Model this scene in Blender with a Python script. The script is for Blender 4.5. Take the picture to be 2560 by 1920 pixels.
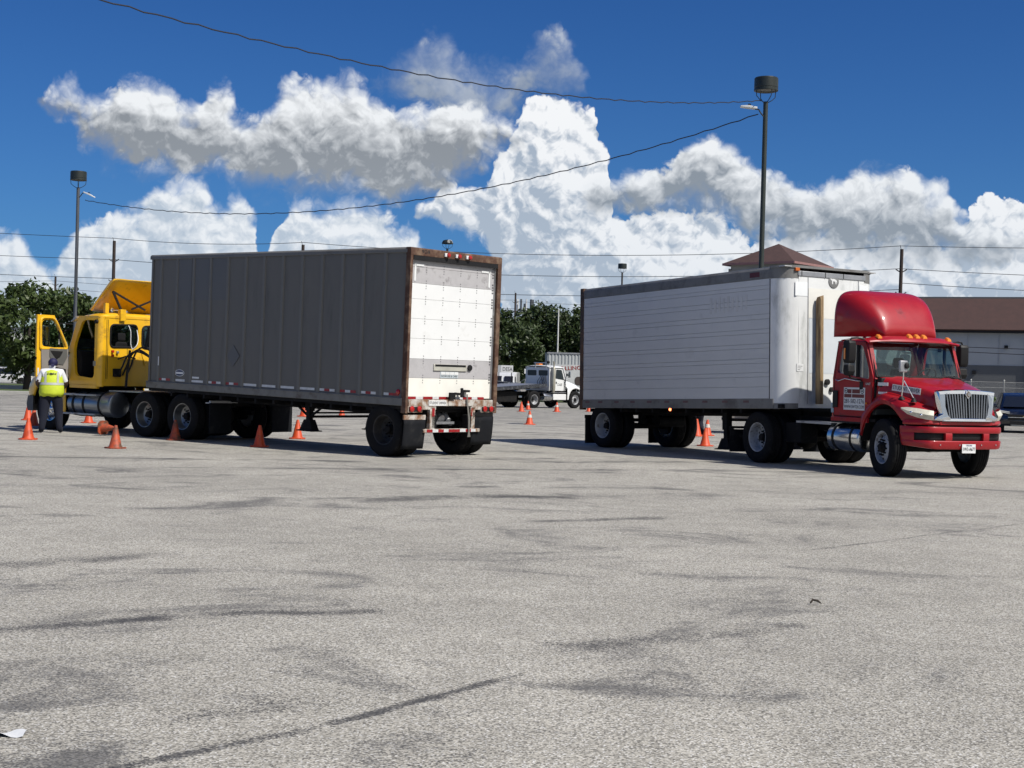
import bpy, bmesh, math, random
from mathutils import Vector, Matrix, Euler
R_ = math.radians
random.seed(7)
scene = bpy.context.scene
for o in list(bpy.data.objects):
    bpy.data.objects.remove(o)

# ---------------------------------------------------------------- camera
cd = bpy.data.cameras.new('camera')
cam = bpy.data.objects.new('camera', cd)
scene.collection.objects.link(cam)
cd.sensor_width = 36.0
cd.lens = 36.0 * 3573.76 / 2560.0
cd.clip_start = 0.1
cd.clip_end = 4000.0
_p, _r = -0.0059, 0.0266
_fw = Vector((0, math.cos(_p), math.sin(_p)))
_u0 = Vector((0, -math.sin(_p), math.cos(_p)))
_rt = Vector((1, 0, 0)) * math.cos(_r) + _u0 * math.sin(_r)
_up = Vector((1, 0, 0)) * -math.sin(_r) + _u0 * math.cos(_r)
cam.matrix_world = Matrix(((_rt.x, _up.x, -_fw.x, 0), (_rt.y, _up.y, -_fw.y, 0), (_rt.z, _up.z, -_fw.z, 1.636), (0, 0, 0, 1)))
scene.camera = cam

# ---------------------------------------------------------------- view
scene.view_settings.view_transform = 'Standard'
scene.view_settings.look = 'None'
scene.view_settings.exposure = 0.0
scene.view_settings.gamma = 1.0
scene.view_settings.use_curve_mapping = False
scene.render.engine = 'CYCLES'
scene.cycles.max_bounces = 6
scene.cycles.diffuse_bounces = 1
scene.cycles.glossy_bounces = 3
scene.cycles.transmission_bounces = 6
scene.cycles.transparent_max_bounces = 12
scene.cycles.caustics_reflective = False
scene.cycles.caustics_refractive = False
scene.cycles.sample_clamp_indirect = 4.0

# ---------------------------------------------------------------- node maths
class X:
    """a socket (or number) with arithmetic that grows a node tree"""
    nt = None
    def __init__(s, v): s.v = v
    @staticmethod
    def m(op, *a, clamp=False):
        n = X.nt.nodes.new('ShaderNodeMath'); n.operation = op; n.use_clamp = clamp
        for i, q in enumerate(a):
            q = q.v if isinstance(q, X) else q
            if isinstance(q, (int, float)): n.inputs[i].default_value = q
            else: X.nt.links.new(q, n.inputs[i])
        return X(n.outputs[0])
    def __add__(s, o): return X.m('ADD', s, o)
    __radd__ = __add__
    def __sub__(s, o): return X.m('SUBTRACT', s, o)
    def __rsub__(s, o): return X.m('SUBTRACT', o, s)
    def __mul__(s, o): return X.m('MULTIPLY', s, o)
    __rmul__ = __mul__
    def __truediv__(s, o): return X.m('DIVIDE', s, o)
    def min(s, o): return X.m('MINIMUM', s, o)
    def max(s, o): return X.m('MAXIMUM', s, o)
    def abs(s): return X.m('ABSOLUTE', s)
    def clamp(s): return X.m('ADD', s, 0.0, clamp=True)
    def pow(s, o): return X.m('POWER', s, o)
    def ss(s, a, b):
        n = X.nt.nodes.new('ShaderNodeMapRange'); n.interpolation_type = 'SMOOTHSTEP'
        X.nt.links.new(s.v, n.inputs[0]); n.inputs[1].default_value = a; n.inputs[2].default_value = b
        return X(n.outputs[0])
    def lin(s, a, b, c=0.0, d=1.0):
        n = X.nt.nodes.new('ShaderNodeMapRange'); X.nt.links.new(s.v, n.inputs[0])
        for i, q in enumerate((a, b, c, d)): n.inputs[i + 1].default_value = q
        return X(n.outputs[0])
    def curve(s, pts):
        n = X.nt.nodes.new('ShaderNodeFloatCurve'); c = n.mapping.curves[0]
        pts = sorted(pts)
        c.points[0].location = pts[0]; c.points[-1].location = pts[-1]
        for p in pts[1:-1]: c.points.new(*p)
        for p in c.points: p.handle_type = 'AUTO_CLAMPED'
        n.mapping.update(); X.nt.links.new(s.v, n.inputs['Value']); return X(n.outputs[0])
def xmix(f, a, b):
    n = X.nt.nodes.new('ShaderNodeMix'); n.data_type = 'RGBA'
    for k, q in ((0, f), (6, a), (7, b)):
        q = q.v if isinstance(q, X) else q
        if isinstance(q, (int, float)): n.inputs[k].default_value = q
        elif isinstance(q, (tuple, list)): n.inputs[k].default_value = (*q[:3], 1)
        else: X.nt.links.new(q, n.inputs[k])
    return X(n.outputs[2])
def xnoise(vec, scale, detail=4, rough=0.55, kind='noise', lac=2.0, dist=0.0, out=0):
    if kind == 'noise':
        n = X.nt.nodes.new('ShaderNodeTexNoise'); n.inputs['Distortion'].default_value = dist
    else:
        n = X.nt.nodes.new('ShaderNodeTexVoronoi'); n.feature = kind
        if kind == 'SMOOTH_F1': n.inputs['Smoothness'].default_value = 0.6
    if vec is not None: X.nt.links.new(vec.v if isinstance(vec, X) else vec, n.inputs['Vector'])
    n.inputs['Scale'].default_value = scale
    if 'Detail' in n.inputs:
        n.inputs['Detail'].default_value = detail; n.inputs['Roughness'].default_value = rough; n.inputs['Lacunarity'].default_value = lac
    return X(n.outputs[out])
def xvec(op, a, b=None):
    n = X.nt.nodes.new('ShaderNodeVectorMath'); n.operation = op
    for i, q in enumerate((a, b)):
        if q is None: continue
        q = q.v if isinstance(q, X) else q
        if isinstance(q, (tuple, list)): n.inputs[i].default_value = q
        elif isinstance(q, (int, float)): n.inputs['Scale'].default_value = q
        else: X.nt.links.new(q, n.inputs[i])
    return X(n.outputs['Value'] if op in ('LENGTH', 'DISTANCE', 'DOT_PRODUCT') else n.outputs[0])
def xsep(v):
    n = X.nt.nodes.new('ShaderNodeSeparateXYZ'); X.nt.links.new(v.v if isinstance(v, X) else v, n.inputs[0])
    return X(n.outputs[0]), X(n.outputs[1]), X(n.outputs[2])
def xcomb(a, b, c):
    n = X.nt.nodes.new('ShaderNodeCombineXYZ')
    for i, q in enumerate((a, b, c)):
        q = q.v if isinstance(q, X) else q
        if isinstance(q, (int, float)): n.inputs[i].default_value = q
        else: X.nt.links.new(q, n.inputs[i])
    return X(n.outputs[0])

# ---------------------------------------------------------------- sun and sky
SUN_AZ, SUN_EL = R_(125.5), R_(50.3)          # clockwise from +Y (the view direction)
SUN_DIR = Vector((math.sin(SUN_AZ) * math.cos(SUN_EL), math.cos(SUN_AZ) * math.cos(SUN_EL), math.sin(SUN_EL)))
sl = bpy.data.lights.new('sun', 'SUN'); sl.energy = 5.0; sl.angle = R_(0.53); sl.color = (1.0, 0.955, 0.88)
sun = bpy.data.objects.new('sun', sl); scene.collection.objects.link(sun)
sun.rotation_euler = SUN_DIR.to_track_quat('Z', 'Y').to_euler(); sun.location = (30, -20, 60)

SKY_STRENGTH = 0.07
def make_world():
    w = bpy.data.worlds.new('World'); scene.world = w; w.use_nodes = True
    nt = w.node_tree; nt.nodes.clear(); X.nt = nt
    out = nt.nodes.new('ShaderNodeOutputWorld'); bg = nt.nodes.new('ShaderNodeBackground')
    bg.inputs['Strength'].default_value = SKY_STRENGTH
    nt.links.new(bg.outputs[0], out.inputs[0])
    sky = nt.nodes.new('ShaderNodeTexSky'); sky.sky_type = 'NISHITA'; sky.sun_disc = False
    sky.sun_elevation = SUN_EL; sky.sun_rotation = SUN_AZ
    sky.air_density = 1.0; sky.dust_density = 0.35; sky.ozone_density = 2.2; sky.altitude = 0
    tc = nt.nodes.new('ShaderNodeTexCoord'); d = X(tc.outputs['Generated'])
    dx, dy, dz = xsep(d)
    u = X.m('ARCTAN2', dx, dy) * 57.29578
    v = X.m('ARCSINE', dz) * 57.29578
    # cloud masses: upper and lower outline in degrees of azimuth and elevation
    C = dict(
    low_T=[(-24.0,3.4),(-21.5,4.2),(-20.80,4.6),(-19.83,4.9),(-18.84,4.6),(-18.01,3.6),(-17.3,4.6),(-16.8,5.35),(-15.99,5.65),(-14.79,5.98),(-13.94,6.74),(-13.07,7.26),(-12.36,7.09),(-11.72,6.41),(-11.11,6.83),(-10.55,5.83),(-10.12,4.2),(-9.89,4.0),(-9.47,5.7),(-8.58,6.70),(-7.67,6.41),(-6.95,6.84),(-6.21,6.69),(-5.28,6.29),(-4.53,5.80),(-4.11,5.85),(-3.78,4.9),(-3.02,4.0)],
    tow_T=[(-3.90,6.19),(-3.45,6.75),(-3.19,7.58),(-2.18,7.67),(-1.43,7.45),(-0.98,7.92),(-0.72,8.47),(-0.27,8.94),(-0.02,10.02),(0.51,10.93),(1.25,11.16),(2.09,10.79),(2.89,10.53),(3.11,9.46),(3.53,9.02),(3.78,8.03),(3.97,6.39),(5.26,6.42),(6.72,6.71),(8.19,6.09),(9.65,5.56),(11.80,5.58),(14.26,5.59),(17.01,5.59),(17.82,6.81),(18.49,7.03),(19.52,6.88),(20.96,6.60)],
    tow_B=[(-3.90,6.19),(-3.43,6.02),(-2.68,5.59),(-1.38,5.25),(-0.75,4.2),(0.5,0.21),(21.12,0.0)],
    big_T=[(-18.32,9.74),(-17.96,10.12),(-17.47,10.62),(-16.95,10.10),(-16.11,10.52),(-15.25,10.71),(-14.21,10.79),(-13.14,10.18),(-12.53,10.22),(-12.19,10.84),(-11.57,10.95),(-11.16,10.21),(-10.29,9.73),(-9.59,10.58),(-9.21,11.13),(-7.98,11.44),(-7.17,11.63),(-6.24,11.32),(-5.49,10.61),(-4.47,10.25),(-3.4,10.7),(-2.2,10.75),(-1.1,10.5),(-0.3,10.0),(0.2,9.4)],
    big_B=[(-18.32,9.69),(-17.95,9.30),(-17.45,9.20),(-16.91,8.45),(-15.18,7.74),(-13.08,7.62),(-11.30,7.40),(-9.50,7.10),(-7.68,6.91),(-5.85,6.93),(-4.02,7.10),(-3.0,7.3),(-2.20,7.9),(-1.10,8.5),(-0.3,8.9),(0.2,9.3)],
    veil_T=[(-5.78,11.25),(-5.06,11.90),(-4.16,12.50),(-3.25,12.86),(-2.31,12.40),(-1.36,11.77),(-0.62,11.71),(-0.17,12.07),(0.46,12.79),(1.65,13.31),(2.13,12.74),(2.33,12.13),(2.54,11.24)],
    veil_B=[(-5.78,11.25),(-5.04,11.19),(-4.11,10.88),(-3.17,10.02),(-2.23,9.69),(-1.30,9.54),(-0.40,10.28),(0.51,10.84),(1.44,10.95),(2.17,11.15),(2.54,11.24)],
    right_T=[(2.44,7.00),(2.68,7.55),(3.37,8.15),(3.93,7.81),(4.65,8.26),(5.39,8.32),(6.12,8.42),(6.66,8.88),(7.01,9.33),(7.73,9.64),(8.47,9.30),(9.21,8.69),(10.30,8.23),(11.38,7.87),(12.27,7.94),(12.89,7.69),(13.49,8.29),(14.01,8.37),(14.54,8.21),(15.14,8.33),(15.93,7.67),(16.61,7.82),(16.90,7.17),(17.33,6.29),(17.85,5.94),(19.54,5.93),(20.98,5.92)],
    right_B=[(2.44,7.00),(3.41,6.40),(5.24,6.55),(7.07,6.7),(8.17,6.4),(8.91,5.8),(10.38,5.1),(12.52,4.8),(15.15,4.6),(17.03,4.6),(18.54,4.7),(21.01,4.8)],
    )
    U0, U1, V0, V1 = -25.0, 25.0, -4.0, 18.0
    def outline(name, low):
        pts = [((a - U0) / (U1 - U0), (b - V0) / (V1 - V0)) for a, b in C[name]]
        (a, b), (c, e) = pts[0], pts[-1]
        off = 0.0 if not low else 1.0
        pts = [(0.0, 0.12 if not low else 0.5), (a - .012, b - .05 if not low else b + .05)] + pts + ([(c + .012, e - .05 if not low else e + .05)] if c < .95 else []) + [(1.0, (0.12 if not low else 0.5) if c < .9 else e)]
        return pts
    # slow bend and cauliflower relief
    uv = xcomb(u, v, 0.0)
    def n2(vec, scale, detail=0, rough=.55, out=0):
        n = X.nt.nodes.new('ShaderNodeTexNoise'); n.noise_dimensions = '2D'
        X.nt.links.new(vec.v, n.inputs['Vector']); n.inputs['Scale'].default_value = scale
        n.inputs['Detail'].default_value = detail; n.inputs['Roughness'].default_value = rough
        return X(n.outputs[out])
    w1 = n2(uv, .55, 3, .6, 1); wx, wy, wz = xsep(w1)
    us = u + (wx - .5) * 1.1
    vs = v + (wy - .5) * 1.0
    un = (us - U0) / (U1 - U0)
    def relief(vec, n=5):
        t = None
        for sc, am in ((.36, .70), (.85, .46), (1.9, .27), (4.3, .15), (9.5, .075))[:n]:
            q = (n2(vec, sc) * 2.0 - 1.0).abs() * am
            t = q if t is None else t + q
        return t                               # rounded lumps with sharp creases, mean about .45
    uvw = xcomb(u + (wz - .5) * .8, v + (wy - .5) * .6, 0.0)
    r0 = relief(uvw); r1 = relief(xvec('ADD', uvw, (.20, .30, 0)), 4)
    shade = r0 - r1 - .03                      # side towards the sun > 0
    soft = n2(uv, .30, 4, .55) - .5
    rr = r0 - .30
    col = xvec('MULTIPLY', X(sky.outputs[0]), (.155, .445, .96))
    k = 1.0 / SKY_STRENGTH
    # pale moist air towards the horizon
    hz = X.m('EXPONENT', v.max(0.0) * -0.17)
    col = xmix(hz * .62, col, tuple(q * k for q in (.17, .41, .74)))
    def layer(col, T, B, edge, amp, top_b, lit, dark, warm, opac=1.0, soft_lo=1.0):
        t = un.curve(outline(T, False)) * (V1 - V0) + V0
        b = un.curve(outline(B, True)) * (V1 - V0) + V0 if B else None
        dt = t - vs
        dist = dt.min(vs - b) if B else dt
        h = ((vs - b) / (t - b).max(.5)).clamp() if B else (1.0 - dt * .22).clamp()
        e = h.lin(.25, .9, edge * soft_lo, edge) * ((wz - .5) * 5.0 + 1.15).max(.45)                 # ragged crisp tops, soft bases
        dens = ((dist + rr * amp) / e).ss(-.25, 1.0) * opac
        un2 = un + .55 / (U1 - U0)
        slope = t - (un2.curve(outline(T, False)) * (V1 - V0) + V0)      # > 0 where the outline falls towards the sun
        bright = (h.ss(*top_b) + slope.max(-.8).min(.8) * .22 + shade * lit + soft * .5).clamp()
        c = xmix(bright, tuple(q * k for q in dark), tuple(q * k for q in warm))
        c = xmix(hz * .75, c, tuple(q * k for q in (.50, .60, .72)))   # air in front of low cloud
        return xmix(dens.clamp(), col, c)
    white = (.94, .955, .97)
    col = layer(col, 'low_T', None, .50, .85, (.30, 1.10), 1.9, (.46, .54, .64), (.95, .965, .98))
    col = layer(col, 'veil_T', 'veil_B', 1.5, 1.4, (.0, 1.5), .5, (.27, .32, .40), (.56, .61, .69), .85)
    col = layer(col, 'tow_T', 'tow_B', .20, .85, (.05, 1.15), 2.6, (.36, .43, .53), (.97, .975, .985), 1.0, 1.8)
    col = layer(col, 'big_T', 'big_B', .62, .9, (.26, 1.0), 1.1, (.225, .24, .262), (.92, .935, .95), 1.0, 1.5)
    col = layer(col, 'right_T', 'right_B', .55, .85, (.28, 1.0), 1.1, (.205, .235, .275), (.92, .935, .95), 1.0, 1.6)
    # the rest of the sky carries the same broken cumulus
    g = xnoise(xvec('MULTIPLY', d, (1, 1, 1.9)), 3.1, 5, .56)
    away = u.abs().ss(23.0, 29.0).max(v.ss(24.0, 34.0)) * v.ss(-1.0, 3.0)
    gd = g.ss(.61, .68) * away
    gb = ((g - .58) * 4.0 + .55).clamp()
    col = xmix(gd, col, xmix(gb, tuple(q * k for q in (.30, .34, .40)), tuple(q * k for q in (.85, .87, .90))))
    nt.links.new(col.v, bg.inputs['Color'])
    w.cycles.sampling_method = 'MANUAL'; w.cycles.sample_map_resolution = 512
make_world()

# ---------------------------------------------------------------- objects and meshes
COL = scene.collection
def empty(name, loc=(0, 0, 0), rot=(0, 0, 0), parent=None):
    o = bpy.data.objects.new(name, None); o.empty_display_size = .2
    COL.objects.link(o); o.location = loc; o.rotation_euler = rot; o.parent = parent
    return o
def tag(o, label=None, cat=None, group=None, kind=None):
    if label: o['label'] = label
    if cat: o['category'] = cat
    if group: o['group'] = group
    if kind: o['kind'] = kind
    return o
def copy_tree(o, parent=None):
    c = o.copy(); COL.objects.link(c); c.parent = parent
    for ch in list(o.children): copy_tree(ch, c)
    return c
class MB:
    def __init__(s): s.v = []; s.f = []; s.mi = []; s.c = 0
    def mat(s, i): s.c = i; return s
    def add(s, vs, fs):
        b = len(s.v); s.v += [tuple(q) for q in vs]
        for f in fs: s.f.append([b + i for i in f]); s.mi.append(s.c)
        return s
    def box(s, x0, x1, y0, y1, z0, z1):
        x0, x1 = min(x0, x1), max(x0, x1); y0, y1 = min(y0, y1), max(y0, y1); z0, z1 = min(z0, z1), max(z0, z1)
        return s.add([(x0,y0,z0),(x1,y0,z0),(x1,y1,z0),(x0,y1,z0),(x0,y0,z1),(x1,y0,z1),(x1,y1,z1),(x0,y1,z1)],
                     [(0,3,2,1),(4,5,6,7),(0,1,5,4),(1,2,6,5),(2,3,7,6),(3,0,4,7)])
    def bar(s, p, q, w, h=None, up=(0, 0, 1)):
        p, q = Vector(p), Vector(q); h = h or w; d = (q - p).normalized(); u = Vector(up)
        if abs(d.dot(u)) > .98: u = Vector((1, 0, 0))
        a = d.cross(u).normalized() * w / 2; b = a.cross(d).normalized() * h / 2
        return s.add([p-a-b, p+a-b, p+a+b, p-a+b, q-a-b, q+a-b, q+a+b, q-a+b],
                     [(0,1,2,3),(7,6,5,4),(0,4,5,1),(1,5,6,2),(2,6,7,3),(3,7,4,0)])
    def tube(s, pts, r, n=8, cap=True):
        pts = [Vector(p) for p in pts]; rs = r if isinstance(r, (list, tuple)) else [r] * len(pts); rings = []
        a = None
        for i, p in enumerate(pts):
            d = (pts[min(i + 1, len(pts) - 1)] - pts[max(i - 1, 0)]).normalized()
            if a is None:
                a = d.orthogonal().normalized()
            else:
                a = a - d * a.dot(d)
                a = a.normalized() if a.length > 1e-6 else d.orthogonal().normalized()
            b = d.cross(a)
            rings.append([p + (a * math.cos(t) + b * math.sin(t)) * rs[i] for t in [2 * math.pi * k / n for k in range(n)]])
        return s.loft(rings, cap)
    def cyl(s, p, q, r, n=16, r2=None, cap=True): return s.tube([p, q], [r, r if r2 is None else r2], n, cap)
    def loft(s, rings, cap=True, closed=True):
        n = len(rings[0]); vs = [p for ring in rings for p in ring]; fs = []
        for i in range(len(rings) - 1):
            for k in range(n if closed else n - 1):
                a, b = i * n + k, i * n + (k + 1) % n
                fs.append((a, b, b + n, a + n))
        if cap:
            fs.append(tuple(range(n - 1, -1, -1))); fs.append(tuple((len(rings) - 1) * n + k for k in range(n)))
        return s.add(vs, fs)
    def lathe(s, prof, c=(0, 0, 0), axis='y', n=32, cap=False):
        """prof: (radius, offset along axis)"""
        rings = []
        for r, a in prof:
            ring = []
            for k in range(n):
                t = 2 * math.pi * k / n; x, z = r * math.cos(t), r * math.sin(t)
                q = {'y': (x, a, z), 'x': (a, x, z), 'z': (x, z, a)}[axis]
                ring.append((q[0] + c[0], q[1] + c[1], q[2] + c[2]))
            rings.append(ring)
        return s.loft(rings, cap)
    def prism(s, pts, vec):
        n = len(pts); vec = Vector(vec); a = [Vector(p) for p in pts]; b = [p + vec for p in a]
        return s.add(a + b, [tuple(range(n - 1, -1, -1)), tuple(range(n, 2 * n))] + [(i, (i + 1) % n, (i + 1) % n + n, i + n) for i in range(n)])
    def poly(s, pts): return s.add(pts, [tuple(range(len(pts)))])
    def grid(s, fn, nu, nv):
        vs = [fn(i / nu, j / nv) for j in range(nv + 1) for i in range(nu + 1)]
        fs = [(j * (nu + 1) + i, j * (nu + 1) + i + 1, (j + 1) * (nu + 1) + i + 1, (j + 1) * (nu + 1) + i) for j in range(nv) for i in range(nu)]
        return s.add(vs, fs)
    def ball(s, c, r, n=12, m=8, sc=(1, 1, 1)):
        rings = []
        for j in range(1, m):
            t = math.pi * j / m
            rings.append([(c[0] + r * sc[0] * math.sin(t) * math.cos(2 * math.pi * k / n), c[1] + r * sc[1] * math.sin(t) * math.sin(2 * math.pi * k / n), c[2] - r * sc[2] * math.cos(t)) for k in range(n)])
        return s.loft(rings, True)
    def mesh(s, name, mats, smooth=35, bevel=0, seg=2, fix=True, subsurf=0):
        me = bpy.data.meshes.new(name); me.from_pydata(s.v, [], s.f)
        for m in (mats if isinstance(mats, (list, tuple)) else [mats]): me.materials.append(m)
        for p, i in zip(me.polygons, s.mi): p.material_index = i
        bm = bmesh.new(); bm.from_mesh(me)
        if fix: bmesh.ops.recalc_face_normals(bm, faces=bm.faces)
        if bevel:
            es = [e for e in bm.edges if len(e.link_faces) == 2 and e.calc_face_angle(0) > .6]
            bmesh.ops.bevel(bm, geom=es, offset=bevel, segments=seg, affect='EDGES', profile=.5, clamp_overlap=True)
        if smooth:
            th = R_(min(smooth, 20) if bevel else smooth)
            for f in bm.faces: f.smooth = True
            for e in bm.edges:
                if len(e.link_faces) == 2 and e.calc_face_angle(0) > th: e.smooth = False
        bm.to_mesh(me); bm.free()
        return me
    def build(s, name, mats, parent=None, smooth=35, bevel=0, seg=2, fix=True, subsurf=0, loc=(0, 0, 0), rot=(0, 0, 0)):
        o = bpy.data.objects.new(name, s.mesh(name, mats, smooth, bevel, seg, fix)); COL.objects.link(o)
        o.location = loc; o.rotation_euler = rot; o.parent = parent
        if subsurf:
            md = o.modifiers.new('s', 'SUBSURF'); md.levels = subsurf; md.render_levels = subsurf
        return o
def cr(pts, k=5):
    P = [Vector(q) for q in pts]; P = [P[0] * 2 - P[1]] + P + [P[-1] * 2 - P[-2]]; out = []
    for i in range(1, len(P) - 2):
        a, b, c, d = P[i-1:i+3]
        for j in range(k):
            t = j / k; out.append(.5 * ((2*b) + (c - a)*t + (2*a - 5*b + 4*c - d)*t*t + (3*b - a - 3*c + d)*t**3))
    return out + [P[-2]]
def inst(name, mesh, parent=None, loc=(0, 0, 0), rot=(0, 0, 0), scale=None):
    o = bpy.data.objects.new(name, mesh); COL.objects.link(o); o.location = loc; o.rotation_euler = rot; o.parent = parent
    if scale: o.scale = scale
    return o
def text(name, s, size, mat, parent, origin, xdir, ydir, extrude=.002, width=None, align='CENTER'):
    c = bpy.data.curves.new(name, 'FONT'); c.body = s; c.size = size; c.align_x = align; c.align_y = 'CENTER'
    c.extrude = extrude / 2; c.resolution_u = 2
    o = bpy.data.objects.new('tmp_text', c); COL.objects.link(o)
    bpy.context.view_layer.update()
    me = bpy.data.meshes.new_from_object(o.evaluated_get(bpy.context.evaluated_depsgraph_get()))
    bpy.data.objects.remove(o)
    xs = [v.co.x for v in me.vertices]; w = max(xs) - min(xs) if xs else 1
    k = (width / w) if width else 1.0
    me.materials.clear(); me.materials.append(mat)
    xd, yd = Vector(xdir).normalized(), Vector(ydir).normalized(); zd = xd.cross(yd)
    M = Matrix(((xd.x*k, yd.x, zd.x, origin[0]), (xd.y*k, yd.y, zd.y, origin[1]), (xd.z*k, yd.z, zd.z, origin[2]), (0, 0, 0, 1)))
    me.transform(M); me.name = name
    o = bpy.data.objects.new(name, me); COL.objects.link(o); o.parent = parent
    return o

# ---------------------------------------------------------------- materials
MATS = {}
def mat(name, col, rough=.5, metal=0.0, vary=.12, vscale=3.0, bump=0.0, bscale=40.0, coat=0.0, spec=.5, dirt=None, dirt_amt=.0, dirt_scale=2.0, streak=None, grain=0.0):
    if name in MATS: return MATS[name]
    m = bpy.data.materials.new(name); m.use_nodes = True; nt = m.node_tree; X.nt = nt
    b = nt.nodes['Principled BSDF']
    tc = nt.nodes.new('ShaderNodeTexCoord'); co = X(tc.outputs['Object'])
    b.inputs['Metallic'].default_value = metal; b.inputs['Specular IOR Level'].default_value = spec
    if coat: b.inputs['Coat Weight'].default_value = coat; b.inputs['Coat Roughness'].default_value = .06
    n = xnoise(co, vscale, 5, .6)
    k = n.lin(.25, .75, 1 - vary, 1 + vary * .6)
    c = xvec('SCALE', X(_rgb(nt, col)), 1.0); nt.links.new(k.v, c.v.node.inputs['Scale'])
    if grain:
        g = xnoise(co, 160, 2, .7).lin(.3, .7, 1 - grain, 1 + grain)
        c2 = xvec('SCALE', c, 1.0); nt.links.new(g.v, c2.v.node.inputs['Scale']); c = c2
    rr = n.lin(.2, .8, max(.02, rough - .08), min(1, rough + .1))
    if dirt is not None:
        q = co if not streak else xvec('MULTIPLY', co, streak)
        dn = xnoise(q, dirt_scale, 6, .65).ss(.62 - dirt_amt * .5, .80 - dirt_amt * .35)
        c = xmix(dn, c, dirt); rr = rr.max(dn * .75)
        if metal:
            nt.links.new((metal - dn * metal).v, b.inputs['Metallic'])
    nt.links.new(c.v, b.inputs['Base Color']); nt.links.new(rr.v, b.inputs['Roughness'])
    if bump:
        bp = nt.nodes.new('ShaderNodeBump'); bp.inputs['Strength'].default_value = bump; bp.inputs['Distance'].default_value = .01
        nt.links.new(xnoise(co, bscale, 4, .6).v, bp.inputs['Height']); nt.links.new(bp.outputs[0], b.inputs['Normal'])
    MATS[name] = m; return m
def _rgb(nt, col):
    n = nt.nodes.new('ShaderNodeCombineXYZ')
    for i in range(3): n.inputs[i].default_value = col[i]
    return n.outputs[0]
def emit(name, col, strength, base=(.3, .05, .02)):
    if name in MATS: return MATS[name]
    m = bpy.data.materials.new(name); m.use_nodes = True; b = m.node_tree.nodes['Principled BSDF']
    b.inputs['Base Color'].default_value = (*base, 1); b.inputs['Emission Color'].default_value = (*col, 1); b.inputs['Emission Strength'].default_value = strength
    MATS[name] = m; return m
def glass(name, tint, rough=.02, clear=.75, spec=.5):
    """a thin pane: part see-through and tinted, part mirror by angle"""
    if name in MATS: return MATS[name]
    m = bpy.data.materials.new(name); m.use_nodes = True; nt = m.node_tree; nt.nodes.clear(); X.nt = nt
    out = nt.nodes.new('ShaderNodeOutputMaterial')
    t = nt.nodes.new('ShaderNodeBsdfTransparent'); t.inputs[0].default_value = (*[q * clear for q in tint], 1)
    g = nt.nodes.new('ShaderNodeBsdfGlossy'); g.inputs['Roughness'].default_value = rough; g.inputs['Color'].default_value = (.9, .95, 1, 1)
    fr = nt.nodes.new('ShaderNodeFresnel'); fr.inputs['IOR'].default_value = 1.5
    mx = nt.nodes.new('ShaderNodeMixShader')
    tc = nt.nodes.new('ShaderNodeTexCoord')
    f = X(fr.outputs[0]) * xnoise(tc.outputs['Object'], 2.0, 2, .5).lin(.2, .8, .85, 1.15)
    nt.links.new(f.v, mx.inputs[0]); nt.links.new(t.outputs[0], mx.inputs[1]); nt.links.new(g.outputs[0], mx.inputs[2])
    nt.links.new(mx.outputs[0], out.inputs[0])
    MATS[name] = m; return m

RUST = (.13, .055, .025)
M_tyre = mat('tyre_rubber', (.010, .010, .011), .85, vary=.35, vscale=6, spec=.2, dirt=(.032, .030, .028), dirt_amt=.12, dirt_scale=7)
M_black = mat('black_plastic', (.012, .012, .013), .6, vary=.25, spec=.3)
M_chassis = mat('black_chassis', (.010, .010, .011), .75, vary=.4, spec=.2, dirt=(.03, .026, .022), dirt_amt=.2, dirt_scale=5)
M_rubber = mat('flap_rubber', (.012, .013, .016), .8, vary=.3, spec=.12, dirt=(.026, .026, .027), dirt_amt=.2, dirt_scale=4)
M_chrome = mat('chrome', (.78, .79, .80), .07, 1.0, vary=.06)
M_alu = mat('polished_aluminium', (.62, .63, .65), .22, 1.0, vary=.15, vscale=8)
M_aludull = mat('dull_aluminium', (.42, .43, .45), .45, .8, vary=.2, dirt=(.12, .11, .10), dirt_amt=.2, dirt_scale=3)
M_steelwheel = mat('white_wheel_paint', (.42, .43, .45), .5, vary=.2, dirt=(.12, .10, .08), dirt_amt=.25, dirt_scale=9)
M_red_tape = mat('red_reflective_tape', (.30, .012, .016), .4, vary=.25, vscale=12)
M_white_tape = mat('white_reflective_tape', (.62, .63, .64), .4, vary=.2, vscale=12)
M_redlamp = mat('red_lamp_lens', (.42, .012, .010), .18, vary=.2, coat=.5)
M_amberlamp = mat('amber_lamp_lens', (.75, .22, .02), .2, vary=.2, coat=.5)
M_label = mat('white_label', (.72, .73, .73), .5, vary=.08)
M_ink = mat('black_ink', (.012, .012, .016), .6, vary=.2)
M_glass = glass('clear_glass', (.78, .95, .90), clear=.80)
M_glassdark = glass('tinted_glass', (.30, .38, .36), clear=.6)
M_mirror = mat('mirror_glass', (.75, .8, .85), .04, 1.0, vary=.03)

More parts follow.
